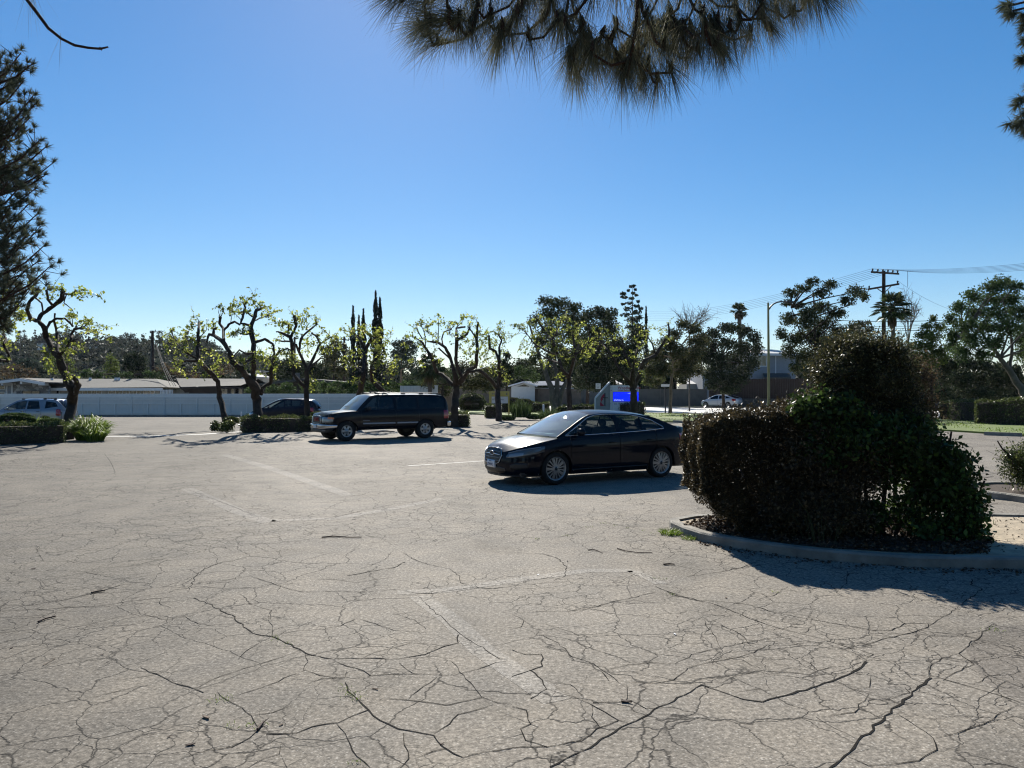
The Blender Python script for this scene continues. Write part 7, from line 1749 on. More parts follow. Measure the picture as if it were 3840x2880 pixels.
# ================================================================ houses
def house_box(root, x0, x1, y0, y1, z0, z1, m): 
    mb = MB(); mb.box((x0, y0, z0), (x1, y1, z1)); return mb.build('wall', m, root)
def window(root, x0, x1, z0, z1, y, fr='trim_white', mull=1, t=.06):
    mb = MB(); mb.box((x0, y-.01, z0), (x1, y+.02, z1)); f = MB()
    f.box((x0-t, y-.04, z1), (x1+t, y, z1+t)); f.box((x0-t, y-.05, z0-t), (x1+t, y, z0)); f.box((x0-t, y-.04, z0), (x0, y, z1)); f.box((x1, y-.04, z0), (x1+t, y, z1))
    for i in range(1, mull+1):
        xm = x0+(x1-x0)*i/(mull+1); f.box((xm-.025, y-.035, z0), (xm+.025, y-.011, z1))
    w = f.build('window', fr, root); mb.build('pane', 'pane_dark', w); return w
def H1():
    Y = 79.0; g_ = -.3; c = z1.w(245, 1100, Y)
    root = empty('stone_house', (c.x, Y, g_), 'low house with a stone gable and white roof edge behind the fence at far left', 'house')
    def q(x, y): v = z1.w(x, y, Y); return (v.x-c.x, v.z-g_)
    # rear of gable: front roof edge
    pk, rt, lf = q(245, 928), q(447, 962), q(-220, 985)
    up = .28
    mb = MB(); mb.prism([(pk[0], pk[1]), (rt[0], rt[1]), (rt[0], rt[1]-up), (pk[0], pk[1]-up), (lf[0], lf[1]-up), (lf[0], lf[1])], (0, -1.6, 0), (1, 0, 0), (0, 0, 1), (0, .12, 0)); mb.build('fascia', 'trim_white', root)
    mb = MB(); mb.prism([(pk[0], pk[1]+.05), (rt[0]+.1, rt[1]+.04), (rt[0]+.1, rt[1]-.08), (pk[0], pk[1]-.08), (lf[0]-.1, lf[1]-.08), (lf[0]-.1, lf[1]+.04)], (0, -1.45, 0), (1, 0, 0), (0, 0, 1), (0, 11, 0)); r_ = mb.build('roof', 'roof_grey', root)
    for x in (40, 335): v = q(x, 930); mb = MB(); mb.tube([(v[0], 2, v[1]-.4), (v[0], 2, v[1]+.1)], .14, 8); mb.build('vent', 'trim_white', r_)
    a, b = q(105, 0)[0], q(400, 0)[0]
    mb = MB(); mb.prism([(a, 0), (b, 0), (b, rt[1]-.33), (pk[0], pk[1]-.30), (a, pk[1]-.42)], (0, 0, 0), (1, 0, 0), (0, 0, 1), (0, .4, 0)); mb.build('stone_wall', 'stone', root)
    l0 = q(-240, 0)[0]
    mb = MB(); mb.prism([(l0, 0), (a-.02, 0), (a-.02, pk[1]-.46), (l0, lf[1]-.3)], (0, .1, 0), (1, 0, 0), (0, 0, 1), (0, .3, 0)); mb.build('wall', 'stucco_grey', root)
    house_box(root, l0+.5, b-.3, .45, 9.5, 0, lf[1]-.3, 'stucco_beige')
    for x in (100, 55): v = q(x, 0)[0]; mb = MB(); mb.box((v-.07, -.04, 0), (v+.07, .09, pk[1]-.5)); mb.build('post', 'trim_white', root)
    for x in (92, 248, 395): v = q(x, 0)[0]; mb = MB(); zz = pk[1]-up-abs(v-pk[0])*.045*1.6; mb.box((v-.09, -1.45, zz-.30), (v+.09, -.001, zz)); mb.build('beam', 'trim_white', root)
    w = q(-120, 1015); e = q(35, 985); window(root, w[0], e[0], w[1], e[1], .08, mull=2)
    w = q(-120, 1060); e = q(35, 1043); window(root, w[0], e[0], w[1]-.4, e[1], .08, mull=2)
    w = q(190, 1060); e = q(330, 1033); window(root, w[0], e[0], w[1]-.5, e[1], -.02, fr='plastic_black', mull=1)
    # long wing
    Yw = 1.0
    root = empty('ranch_house', (z1.w(850, 1100, 80).x, 80, g_), 'long low ranch house with a wide grey roof and white eaves over the fence', 'house')
    c2 = Vector(root.location)
    def q(x, y, Y=80): v = z1.w(x, y, Y); return (v.x-c2.x, v.z-g_)
    a, b = q(352, 1018), q(1350, 992); zt_ = q(800, 930, 86)[1]+.0
    rl, rr = q(445, 0, 86)[0], q(1300, 0, 86)[0]
    ez = q(800, 1008)[1]
    mb = MB(); lo = [Vector((a[0], 0, ez)), Vector((b[0], 0, ez+.12)), Vector((rr, 6, zt_)), Vector((rl, 6, zt_))]
    mb.add(lo, [(0, 1, 2, 3)]); mb.add([lo[3], lo[2], Vector((b[0], 12, ez)), Vector((a[0], 12, ez))], [(0, 1, 2, 3)]); mb.add([lo[1], Vector((b[0], 12, ez)), lo[2]], [(0, 1, 2)]); mb.add([lo[0], lo[3], Vector((a[0], 12, ez))], [(0, 1, 2)]); r_ = mb.build('roof', 'roof_grey', root)
    mb = MB(); mb.box((a[0], -.06, ez-.26), (b[0], -.004, ez+.03)); mb.build('fascia', 'trim_white', root)
    for x in (748, 960, 985): v = q(x, 930, 85)[0]; mb = MB(); mb.tube([(v, 5, zt_-.3), (v, 5, zt_+.12)], .15, 8); mb.build('vent', 'trim_white', r_)
    house_box(root, a[0]+.5, b[0]-.8, 1.0, 11, 0, ez-.2, 'stucco_beige')
    for xa, xb, n in ((410, 490, 2), (650, 840, 4), (902, 1280, 12)):
        w = q(xa, 1070, 81); e = q(xb, 1030, 81); window(root, w[0], e[0], w[1]-.4, e[1]+.02, .98, mull=n)
    mb = MB()
    for i in range(9): v = q(1328+i*12, 1020, 79.6); mb.box((v[0], -.4, 0), (v[0]+.10, -.36, v[1])) 
    mb.build('trellis', 'trim_white', root)
def H2():
    g_ = -.3; Y = 78.0
    root = empty('brown_house', (z2.w(600, 1000, Y).x, Y, g_), 'dark brown low house with a grey roof and open gable end behind the fence', 'house'); c = Vector(root.location)
    def q(x, y, YY=Y): v = z2.w(x, y, YY); return (v.x-c.x, v.z-g_)
    a, b, = q(285, 997), q(780, 985); tl, tr = q(240, 925, 82), q(910, 930, 82)
    mb = MB(); mb.add([(a[0], 0, a[1]), (b[0], 0, b[1]), (tr[0], 4.5, tr[1]), (tl[0], 4.5, tl[1])], [(0, 1, 2, 3)]); mb.add([(tl[0], 4.5, tl[1]), (tr[0], 4.5, tr[1]), (b[0]+1, 10, b[1]-.5), (a[0]-1, 10, a[1]-.5)], [(0, 1, 2, 3)]); mb.build('roof', 'roof_grey', root)
    mb = MB(); mb.box((a[0], -.05, a[1]-.16), (b[0], 0, a[1]-.005)); mb.bar((a[0]-.05, -.03, a[1]-.05), (tl[0]-.05, 4.4, tl[1]-.05), .1, .2); mb.build('fascia', 'wall_brown', root)
    house_box(root, a[0]+.4, b[0]+2.6, .9, 9, 0, a[1]-.1, 'wall_brown')
    mb = MB(); e = q(205, 1045); mb.prism([(e[0], e[1]), (a[0]+.3, e[1]), (a[0]+.3, a[1]), (tl[0]+.1, tl[1]-.1)], (0, 3.2, 0), (1, 0, 0), (0, 0, 1), (0, .2, 0)); mb.build('gable', 'wall_brown', root)
    for x in (610, 700, 735): w = q(x, 1030); window(root, w[0]-.3, w[0]+.4, w[1]-.5, w[1]+.2, .88, fr='plastic_black')
    root = empty('brown_house', (z2.w(1250, 1000, 79).x, 79, g_), 'dark house with a shallow wide gable roof behind the crossover', 'house'); c = Vector(root.location)
    def q(x, y, YY=79): v = z2.w(x, y, YY); return (v.x-c.x, v.z-g_)
    l_, p, r_ = q(880, 975), q(1290, 925), q(1640, 955)
    mb = MB(); mb.prism([(l_[0], l_[1]), (p[0], p[1]), (r_[0], r_[1]), (r_[0], r_[1]-.22), (p[0], p[1]-.22), (l_[0], l_[1]-.22)], (0, 0, 0), (1, 0, 0), (0, 0, 1), (0, 9, 0)); ro = mb.build('roof', 'roof_grey', root)
    mb = MB(); v = q(1190, 918); mb.box((v[0]-.3, 2, v[1]-.9), (v[0]+.3, 2.6, v[1]+.5)); mb.build('chimney', 'block_grey', ro)
    mb = MB(); mb.prism([(l_[0]+1, 0), (r_[0]-1, 0), (r_[0]-1, r_[1]-.26), (p[0], p[1]-.26), (l_[0]+1, l_[1]-.2)], (0, 1.0, 0), (1, 0, 0), (0, 0, 1), (0, 7, 0)); mb.build('wall', 'wall_brown', root)
    for xa, xb in ((1010, 1180), (1380, 1500)): w, e = q(xa, 1030), q(xb, 985); window(root, w[0], e[0], w[1], e[1], .98, fr='plastic_black', mull=2)
    Y = 96; a, b = z2.w(893, 925, Y), z2.w(962, 862, Y)
    root = empty('grey_hut', ((a.x+b.x)/2, Y, 0), 'small grey upper room with one window showing above the dark house roofs', 'building'); w_ = (b.x-a.x)/2
    house_box(root, -w_, w_, 0, 3, 0, b.z-.15, 'stucco_beige'); mb = MB(); mb.box((-w_-.2, -.3, b.z-.15), (w_+.2, 3.3, b.z)); mb.build('roof', 'roof_light', root); window(root, -w_*.6, w_*.7, a.z-.0+.5, b.z-.4, -.02)
    Y = 90; a, b = z2.w(760, 925, Y), z2.w(920, 912, Y)
    root = empty('pale_roofed_house', ((a.x+b.x)/2, Y, 0), 'house of which only a pale metal roof edge shows behind the thick-trunked tree', 'house'); w_ = (b.x-a.x)/2
    mb = MB(); mb.prism([(-w_, a.z-.4), (w_, b.z-.1), (w_, b.z), (0, b.z+.35), (-w_, a.z-.2)], (0, 0, 0), (1, 0, 0), (0, 0, 1), (0, 5, 0)); mb.build('roof', 'roof_light', root); house_box(root, -w_+.3, w_-.3, .4, 4.6, 0, a.z-.42, 'stucco_beige')
def H3():
    Y = 98; root = empty('small_white_house', (z4.w(480, 1000, Y).x, Y, 0), 'small white house with a light gable roof behind the brown wall', 'house'); c = Vector(root.location)
    def q(x, y, YY=Y): v = z4.w(x, y, YY); return (v.x-c.x, v.z)
    l_, p, r_, rr = q(370, 985), q(450, 952), q(585, 985), q(700, 985)
    mb = MB(); mb.prism([(l_[0], 0), (r_[0]-.3, 0), (r_[0]-.3, r_[1]-.1), (p[0]+.6, p[1]-.15), (l_[0], l_[1]-.15)], (0, 0, 0), (1, 0, 0), (0, 0, 1), (0, 6, 0)); mb.build('wall', 'stucco_white', root)
    mb = MB(); o = -.5; mb.add([(p[0]+.3, o, p[1]), (r_[0], o, r_[1]), (r_[0]+5, 3, r_[1]+.05), (p[0]+5, 3, p[1]+.1)], [(0, 1, 2, 3)]); mb.add([(p[0]+.3, o, p[1]), (l_[0]-.4, o, l_[1]-.05), (l_[0]+3, 3, l_[1]), (p[0]+5, 3, p[1]+.1)], [(0, 1, 2, 3)]); mb.build('roof', 'roof_light', root)
    mb = MB(); mb.bar((l_[0]-.4, o, l_[1]-.1), (p[0]+.3, o, p[1]-.06), .12, .18); mb.bar((p[0]+.3, o, p[1]-.06), (r_[0], o, r_[1]-.08), .12, .18); mb.build('fascia', 'trim_white', root)
    mb = MB(); mb.prism([(p[0]-.5, p[1]-.65), (p[0]+1.1, p[1]-.65), (p[0]+.4, p[1]-.35)], (0, -.02, 0), (1, 0, 0), (0, 0, 1), (0, .1, 0)); mb.build('gable_vent', 'pane_dark', root)
    house_box(root, r_[0]-.3, r_[0]+5, 1.5, 7, 0, r_[1]-.3, 'stucco_white'); w, e = q(562, 1035), q(640, 995); window(root, r_[0]-.1, r_[0]+1.8, w[1]-.8, e[1]-.3, 1.48)
    Y = 110; root = empty('white_roofed_house', (z4.w(1235, 950, Y).x, Y, 0), 'house with a bright pale roof showing just above the church sign', 'house'); c = Vector(root.location); a, b = z4.w(1170, 975, Y), z4.w(1290, 938, Y); w_ = (b.x-a.x)/2
    mb = MB(); mb.add([(-w_, 0, a.z), (w_, 0, a.z), (w_-.4, 4, b.z), (-w_*.2, 4, b.z)], [(0, 1, 2, 3)]); mb.add([(-w_, 8, a.z), (w_, 8, a.z), (w_-.4, 4, b.z), (-w_*.2, 4, b.z)], [(0, 1, 2, 3)]); mb.build('roof', 'roof_light', root); house_box(root, -w_+.3, w_-.3, .4, 7.6, 0, a.z-.05, 'stucco_beige')
    # two-storey grey house
    Y = 99; root = empty('grey_house', (z5.w(1150, 900, Y).x, Y, 0), 'grey two-storey house with a white upstairs window behind the street lamp', 'house'); c = Vector(root.location)
    def q(x, y, YY=Y): v = z5.w(x, y, YY); return (v.x-c.x, v.z)
    l_, r_ = q(1010, 720)[0], q(1400, 720)[0]; et = q(0, 722)[1]
    house_box(root, l_, r_, 0, 9, 0, et-.02, 'stucco_grey')
    mb = MB(); a, b = q(985, 722), q(1300, 684); mb.add([(l_-.6, -.7, et), (r_+.6, -.7, et), (r_-1.5, 4.5, q(0, 684)[1]+.2), (l_+1.5, 4.5, q(0, 684)[1]+.2)], [(0, 1, 2, 3)]); mb.add([(l_-.6, 9.7, et), (r_+.6, 9.7, et), (r_-1.5, 4.5, q(0, 684)[1]+.2), (l_+1.5, 4.5, q(0, 684)[1]+.2)], [(0, 1, 2, 3)]); mb.build('roof', 'roof_light', root)
    mb = MB(); mb.box((l_-.6, -.74, et-.28), (r_+.6, -.70, et+.02)); mb.build('fascia', 'trim_white', root)
    w, e = q(1085, 822), q(1155, 745); window(root, w[0], e[0], w[1], e[1], -.02, mull=1, t=.12)
    mb = MB(); v = q(1235, 0)[0]; mb.box((v-.05, -.08, 2), (v+.05, -.003, et-.3)); mb.build('downpipe', 'trim_white', root)
    a, b = q(1095, 918), q(1350, 884); mb = MB(); mb.add([(a[0], -2.2, a[1]), (b[0]-.6, -2.2, a[1]), (b[0], -.01, b[1]), (a[0]+.5, -.01, b[1])], [(0, 1, 2, 3)]); mb.add([(a[0], -2.2, a[1]-.25), (b[0]-.6, -2.2, a[1]-.25), (b[0]-.6, -2.2, a[1]), (a[0], -2.2, a[1])], [(0, 1, 2, 3)]); mb.build('porch_roof', 'roof_grey', root)
    mb = MB(); mb.box((l_-5.5, 1.5, 0), (l_-.01, 8, q(0, 860)[1])); mb.build('side_wing', 'stucco_grey', root)
    Y = 104; a, b = z5.w(500, 972, Y), z5.w(585, 920, Y); root = empty('garage', ((a.x+b.x)/2, Y, 0), 'low building with a bright white sloping roof left of the large dark tree', 'garage'); w_ = (b.x-a.x)/2
    mb = MB(); mb.add([(-w_, 0, a.z), (w_, 0, a.z), (w_, 5, b.z), (-w_*.4, 5, b.z)], [(0, 1, 2, 3)]); mb.build('roof', 'roof_light', root); house_box(root, -w_, w_, .1, 5, 0, a.z-.05, 'stucco_beige'); mb = MB(); mb.tube([(w_*.7, 4, b.z-.5), (w_*.7, 4, b.z+.6)], .15, 8); mb.build('vent', 'trim_white', root)
m, nt, b = _nt('stone')
v = N(nt, 'ShaderNodeTexVoronoi', Scale=2.6); co_ = N(nt, 'ShaderNodeTexCoord').outputs['Object']; mp = N(nt, 'ShaderNodeMapping'); mp.inputs['Scale'].default_value = (1, 1, 1.9); L(nt, co_, mp.inputs[0]); L(nt, mp.outputs[0], v.inputs['Vector'])
sp = N(nt, 'ShaderNodeSeparateColor'); L(nt, v.outputs['Color'], sp.inputs[0]); v2 = N(nt, 'ShaderNodeTexVoronoi', Scale=2.6, _feature='DISTANCE_TO_EDGE'); L(nt, mp.outputs[0], v2.inputs['Vector'])
cc = ramp(nt, sp.outputs[0], [(0, (.10, .10, .105)), (.5, (.22, .21, .20)), (1, (.40, .39, .38))]); L(nt, mix(nt, ramp(nt, v2.outputs['Distance'], [(0, 0), (.06, 1)]), (.05, .05, .05), cc), b.inputs['Base Color']); b.inputs['Roughness'].default_value = .9
H1(); H2(); H3()
# ================================================================ far side of the street: walls and fences
def run_wall(name, label, cat, t0, t1, o, z0, z1_, th, m, step=None, posts=None, pm=None, boards=False, seed=0):
    a = rp(t0, o); b_ = rp(t1, o); root = empty(name, (a.x, a.y, 0), label, cat); rr = random.Random(seed)
    def ln(t, off, z): p = d*t+nr*off; return Vector((p.x, p.y, z))
    mb = MB(); Lx = t1-t0
    if boards:
        t = 0
        while t < Lx:
            w = .17; h_ = z1_+rr.uniform(-.03, .03); mb.bar(ln(t+w/2, 0, z0+0), ln(t+w/2, 0, h_), .025, w, up=tuple(d)); t += .18
        mb.build('board_panel', m, root)
        mb = MB(); mb.bar(ln(0, .06, z0+.4), ln(Lx, .06, z0+.4), .05, .09); mb.bar(ln(0, .06, z1_-.35), ln(Lx, .06, z1_-.35), .05, .09); mb.build('rail', m, root)
    else:
        mb.bar(ln(0, 0, (z0+z1_)/2), ln(Lx, 0, (z0+z1_)/2), th, z1_-z0); mb.build('wall', m, root)
        mb = MB(); mb.bar(ln(0, 0, z1_+.03), ln(Lx, 0, z1_+.03), th+.06, .06); mb.build('coping', m, root)
    if posts:
        t = 0
        while t <= Lx: mb = MB(); mb.bar(ln(t, -.06, z0-.0), ln(t, -.06, z1_+.10), th+.12, th+.12); mb.build('post', pm or m, root); t += posts
    return root
run_wall('block_wall', 'brown block wall with pillars behind the oak and the yellow sign', 'wall', -62, -20, 26.5, 0, 2.05, .18, 'block_wall', posts=6.0)
run_wall('block_wall', 'dark grey block wall between the oak and the church sign', 'wall', -19.8, -4, 26.5, 0, 2.0, .18, 'block_grey', posts=5.2)
run_wall('retaining_wall', 'low block wall under the wooden fence across the street', 'wall', -3.8, 62, 26.0, 0, .95, .2, 'block_grey')
run_wall('wooden_fence', 'tall dark board fence on top of the low block wall across the street', 'fence', -3.6, 62, 26.35, .9, 3.15, .05, 'wood_dark', boards=True, posts=7.3, seed=4)
# ================================================================ church sign
def church():
    Y = 58.0; c = W(2300, 1525, Y); root = empty('church_sign', (c.x, Y, 0), 'grey sloping church sign with a red flame and cross and a blue lit screen', 'sign')
    z = Z(2200, 1400, 7.3733)
    def q(x, y, dy=0): v = z.w(x, y, Y); return (v.x-c.x, v.z)
    al = q(255, 690); ap = q(620, 255); bl = (al[0], .08); br = (q(640, 0)[0], .08)
    mb = MB(); mb.prism([bl, br, (q(640, 0)[0], ap[1]-.02), al], (0, 0, 0), (1, 0, 0), (0, 0, 1), (0, .45, 0)); mb.build('wing_wall', 'sign_grey', root)
    mb = MB(); mb.bar((al[0]-.02, .2, al[1]+.03), (q(640, 0)[0], .2, q(0, 262)[1]+.05), .55, .10); mb.bar((al[0]-.03, .2, .08), (al[0]-.03, .2, al[1]), .5, .06, up=(1, 0, 0)); mb.build('edge_trim', 'trim_white', root)
    a, b_ = q(645, 335), q(715, 880)
    mb = MB(); mb.box((a[0], -.12, .08), (b_[0], .5, a[1])); pil = mb.build('pillar', 'trim_white', root)
    mb = MB(); mb.box((a[0]+.03, -.10, a[1]), (b_[0]-.03, .45, q(0, 295)[1])); mb.build('pillar_lamp', 'metal_dark', root)
    for i_, yy in enumerate((400, 470, 830)): v = q(680, yy); marks(pil, 'sign_ink', [(v[0]-.06, v[1], .12, .10)], (0, -.124, 0), (1, 0, 0), (0, -1, 0), i_)
    p0, p1 = q(722, 335), q(1442, 880)
    mb = MB(); k0 = q(722, 330); k1 = q(1440, 345); mb.prism([(p0[0], .08), (p1[0], .08), (p1[0], k1[1]), (q(1010, 0)[0], q(0, 330)[1]), (k0[0], k0[1])], (0, 0, 0), (1, 0, 0), (0, 0, 1), (0, .4, 0)); mb.build('sign_board', 'sign_pale', root)
    s0, s1 = q(738, 770), q(1428, 520)
    mb = MB(); mb.box((s0[0]-.03, -.03, s0[1]-.03), (s1[0]+.03, -.002, s1[1]+.03)); mb.build('screen_frame', 'metal_dark', root)
    mb = MB(); mb.box((s0[0], -.06, s0[1]), (s1[0], -.031, s1[1])); sc_ = mb.build('screen', 'screen_blue', root)
    w = s1[0]-s0[0]
    marks(sc_, 'screen_white', [(s0[0]+.03*w, s0[1]+.08, .38*w, .08), (s0[0]+.58*w, s1[1]-.08, .38*w, .07), (s0[0]+.68*w, s1[1]-.20, .28*w, .07)], (0, -.063, 0), (1, 0, 0), (0, -1, 0), 5)
    v = q(860, 402); text('Woodland Hills', .27, 'sign_red', root, (v[0], -.006, v[1]), (R(90), 0, 0), align='LEFT', bold=.004); v = q(860, 465); text('United Methodist Church', .145, 'sign_red', root, (v[0], -.006, v[1]), (R(90), 0, 0), align='LEFT', bold=.003)
    v = q(770, 838); marks(root, 'sign_ink', [(v[0], v[1], 1.3, .13)], (0, -.004, 0), (1, 0, 0), (0, -1, 0), 7)
    # flame and cross
    fl = [(485, 560), (440, 600), (400, 660), (380, 720), (395, 770), (372, 820), (368, 870), (375, 905), (470, 900), (475, 880), (430, 850), (400, 800), (420, 760), (460, 710), (440, 690), (480, 668), (487, 620)]
    mb = MB(); mb.prism([q(*p) for p in fl], (0, -.008, 0), (1, 0, 0), (0, 0, 1), (0, -.04, 0)); mb.build('flame_emblem', 'sign_red', root)
    mb = MB(); a = q(503, 540); b_ = q(500, 905); mb.box((a[0]-.035, -.055, b_[1]), (a[0]+.035, -.009, a[1])); l_ = q(420, 678); r_ = q(590, 672); mb.box((l_[0], -.050, l_[1]-.03), (a[0]-.036, -.012, l_[1]+.03)); mb.box((a[0]+.036, -.050, l_[1]-.03), (r_[0], -.012, l_[1]+.03)); mb.build('cross_emblem', 'sign_ink', root)
mat('sign_grey', (.30, .31, .31), .8, var=.08, scale=3); mat('sign_pale', (.72, .73, .75), .7, var=.05); mat('sign_ink', (.02, .02, .03), .6, var=0); mat('sign_red', (.36, .02, .05), .6, var=.05)
emitmat('screen_blue', (0.0, 0.01, 1.0), 1.0); emitmat('screen_white', (.35, .45, 1), 1.0, (.5, .5, .6)); mat('sign_yellow', (.42, .33, .08), .6, var=.1); mat('sign_white', (.55, .55, .56), .5, var=.05)
church()
def small_signs():
    Y = 62; z = Z(2200, 1400, 7.3733); a, b_ = z.w(250, 435, Y), z.w(385, 275, Y); cx = (a.x+b_.x)/2
    root = empty('street_sign', (cx, Y, 0), 'small white street sign with dark lettering standing left of the church sign', 'sign')
    mb = MB(); mb.tube([(0, .04, 0), (0, .04, b_.z)], .03, 6); mb.build('post', 'metal_dark', root); w_ = (b_.x-a.x)/2
    mb = MB(); mb.box((-w_, -.01, a.z), (w_, .01, b_.z)); p = mb.build('sign_panel', 'sign_white', root)
    h = b_.z-a.z
    marks(p, 'sign_ink', [(-w_*.3, a.z+h*.8, w_*.7, .09), (-w_*.5, a.z+h*.52, w_*1.0, .06), (-w_*.35, a.z+h*.22, w_*.8, .10)], (0, -.013, 0), (1, 0, 0), (0, -1, 0), 8)
    a, b_ = z.w(2100, 370, 66), z.w(2212, 300, 66); cx = z5.w(322, 985, 66).x
    root = empty('street_sign', (cx, 66, 0), 'small pale street sign on a pole left of the light-trunked street tree', 'sign')
    mb = MB(); mb.box((-.05, .02, 0), (.05, .09, b_.z)); mb.build('post', 'metal_dark', root); mb = MB(); mb.box((-.38, -.01, a.z), (.38, .01, b_.z)); mb.build('sign_panel', 'sign_pale', root)
    # yellow sign by the square hedge
    Y = 56; c = z4.w(270, 1140, Y); root = empty('yellow_sign', (c.x, Y, 0), 'yellow framed notice sign with white panels behind the square hedge', 'sign')
    def q(x, y): v = z4.w(x, y, Y); return (v.x-c.x, v.z)
    a, b_ = q(185, 1145), q(355, 1033); mb = MB(); mb.box((a[0], 0, .05), (a[0]+.18, .2, b_[1])); mb.box((b_[0]-.1, 0, .05), (b_[0], .2, b_[1])); mb.box((a[0]+.18, 0, b_[1]-.38), (b_[0]-.1, .2, b_[1])); mb.build('frame', 'sign_yellow', root)
    mb = MB(); mb.box((a[0]+.19, .05, a[1]+.1), (b_[0]-.11, .12, b_[1]-.39)); p = mb.build('sign_panel', 'sign_white', root)
    marks(p, 'sign_ink', [(a[0]+.25, b_[1]-.60-.30*k, b_[0]-a[0]-.6, .10) for k in range(3)], (0, .047, 0), (1, 0, 0), (0, -1, 0), 9)
    marks(root, 'plate_ink', [(a[0]+.22, b_[1]-.19, .5, .16), (a[0]+1.25, b_[1]-.19, b_[0]-a[0]-1.45, .14)], (0, -.003, 0), (1, 0, 0), (0, -1, 0), 10)
small_signs()
def post(label, x, y0, y1, w=.1, m='trim_white'):
    b = G(x, y1); t = W(x, y0, b.y); mb = MB(); mb.tube([(0, 0, -.05), (0, 0, t.z-b.z)], w, 8); mb.lathe([(w, 0), (w*.8, .03), (0.001, .04)], 8, 'z', Matrix.Translation((0, 0, t.z-b.z))); o = mb.build('bollard', m, loc=tuple(b)); tag(o, label, 'bollard')
post('white post standing in front of the long hedge behind the sedan', 2038, 1519, 1568, .07)
post('small white post sticking out of the middle hedge island by the thick trunk', 905, 1547, 1600, .05)
# ================================================================ poles, lamp and wires
def utility_pole(label, x, ytop, Y, w, arms, seed, tilt=0, ins=6, k0=None):
    c = W(x, 1500, Y); t = W(x, ytop, Y); g_ = gz(c.x, Y); g_ = max(g_, hillz(c.x, Y) if Y > 125 else g_)
    root = empty('utility_pole', (c.x, Y, g_), label, 'utility pole')
    mb = MB(); h = t.z-g_; mb.tube([(tilt, 0, -.2), (tilt*.3, 0, h*.5), (0, 0, h)], [w*1.2, w, w*.8], 8); mb.build('pole', 'pole_wood', root)
    ends = []
    for (xa, ya, xb, yb, dy, n) in arms:
        a = W(xa, ya, Y-dy)-Vector(root.location); b_ = W(xb, yb, Y+dy)-Vector(root.location); mb = MB(); mb.bar(a, b_, .09, .13); ar = mb.build('crossarm', 'pole_wood', root)
        ib = MB()
        for i in range(n):
            p = a.lerp(b_, .04+.92*i/max(1, n-1)); ib.tube([p+Vector((0, 0, .05)), p+Vector((0, 0, .14)), p+Vector((0, 0, .2)), p+Vector((0, 0, .26))], [.03, .06, .07, .04], 6); ends.append(p+Vector((0, 0, .26))+Vector(root.location))
        if n: ib.build('insulator', 'metal_dark', ar)
    return root, ends
pole, ends = utility_pole('tall power pole with two crossarms in front of the big fan palm', 3314, 1016, 58, .16, [(3268, 1020, 3370, 1027, 1.6, 6), (3255, 1085, 3371, 1065, -1.6, 2)], 1)
mb = MB(); o = Vector(pole.location)
for a, b_ in (((3312, 1098), (3290, 1082)), ((3316, 1098), (3342, 1073)), ): mb.bar(W(a[0], a[1], 58)-o, W(b_[0], b_[1], 58)-o, .05, .05)
mb.build('brace', 'pole_wood', pole)
mb = MB()
def cable(a, b, sag, rad, n=20):
    a, b = Vector(a), Vector(b); pts = []
    for i in range(n+1):
        t = i/n; p = a.lerp(b, t); p.z -= 4*sag*t*(1-t); pts.append(p)
    return pts
wires = MB(); rightp = [W(3900, 943+i*5, 34-i*.15) for i in range(6)]; leftp = [W(2420, 1166+i*7, 150) for i in range(6)]
for i, e in enumerate(ends[:6]):
    wires.tube(cable(e, rightp[i]+(rightp[i]-e)*.6, .5, 0), .0075, 4, False); wires.tube(cable(e, leftp[i], 1.2, 0), .010, 4, False)
lo = ends[-1]; wires.tube(cable(lo, W(3700, 1175, 75), .8, 0), .008, 4, False)
wires.tube(cable(W(3404, 1016, 52), W(3404, 1075, 52), 0, 0), .014, 4, False)
tag(wires.build('power_lines', 'wire', recalc=False), 'thin power lines running from the tall power pole both ways across the sky', 'power lines')
for i, (y, lb) in enumerate(((1198, 'highest'), (1213, 'second'), (1222, 'third'), (1230, 'lowest'))):
    mb = MB(); mb.tube(cable(W(3120, y+(6 if i else 2), 60), W(3620, y-2+(i % 2)*2, 54), .15, 0), .022 if i in (0, 3) else .014, 4, False)
    tag(mb.build('cable', 'wire', recalc=False), '%s of the four level cables crossing behind the power pole and palm' % lb, 'cable', group='level cables behind the power pole')
p1, e1 = utility_pole('wooden power pole with stay wires on the left, behind the roofs', 572, 1240, 94, .2, [(563, 1248, 583, 1244, .5, 2)], 2)
mb = MB()
for dx_, dy_ in ((-12, 1424), (-8, 1424)): mb.tube([W(570, 1262, 94), W(572+dx_, dy_, 93)], .035, 4, False)
for x_ in (640, 652, 660): mb.tube(cable(W(575, 1258, 94), W(x_, 1448, 80), .5, 0), .03, 4, False)
tag(mb.build('stay_wire', 'roof_grey', recalc=False), 'pale stay wires coming down from the left power pole', 'wires')
utility_pole('slim power pole between the slender pruned trees behind the house roofs', 1105, 1263, 100, .16, [(1094, 1272, 1118, 1268, .8, 3)], 3)
utility_pole('power pole left of the cypress row, short crossarm', 1291, 1262, 96, .16, [(1281, 1272, 1308, 1276, .6, 3)], 4)
mb = MB(); mb.tube(cable(W(-60, 1389, 88), W(520, 1386, 88), .3, 0), .03, 4, False); tag(mb.build('cable', 'wire', recalc=False), 'dark cable running level above the stone house roof', 'cable')
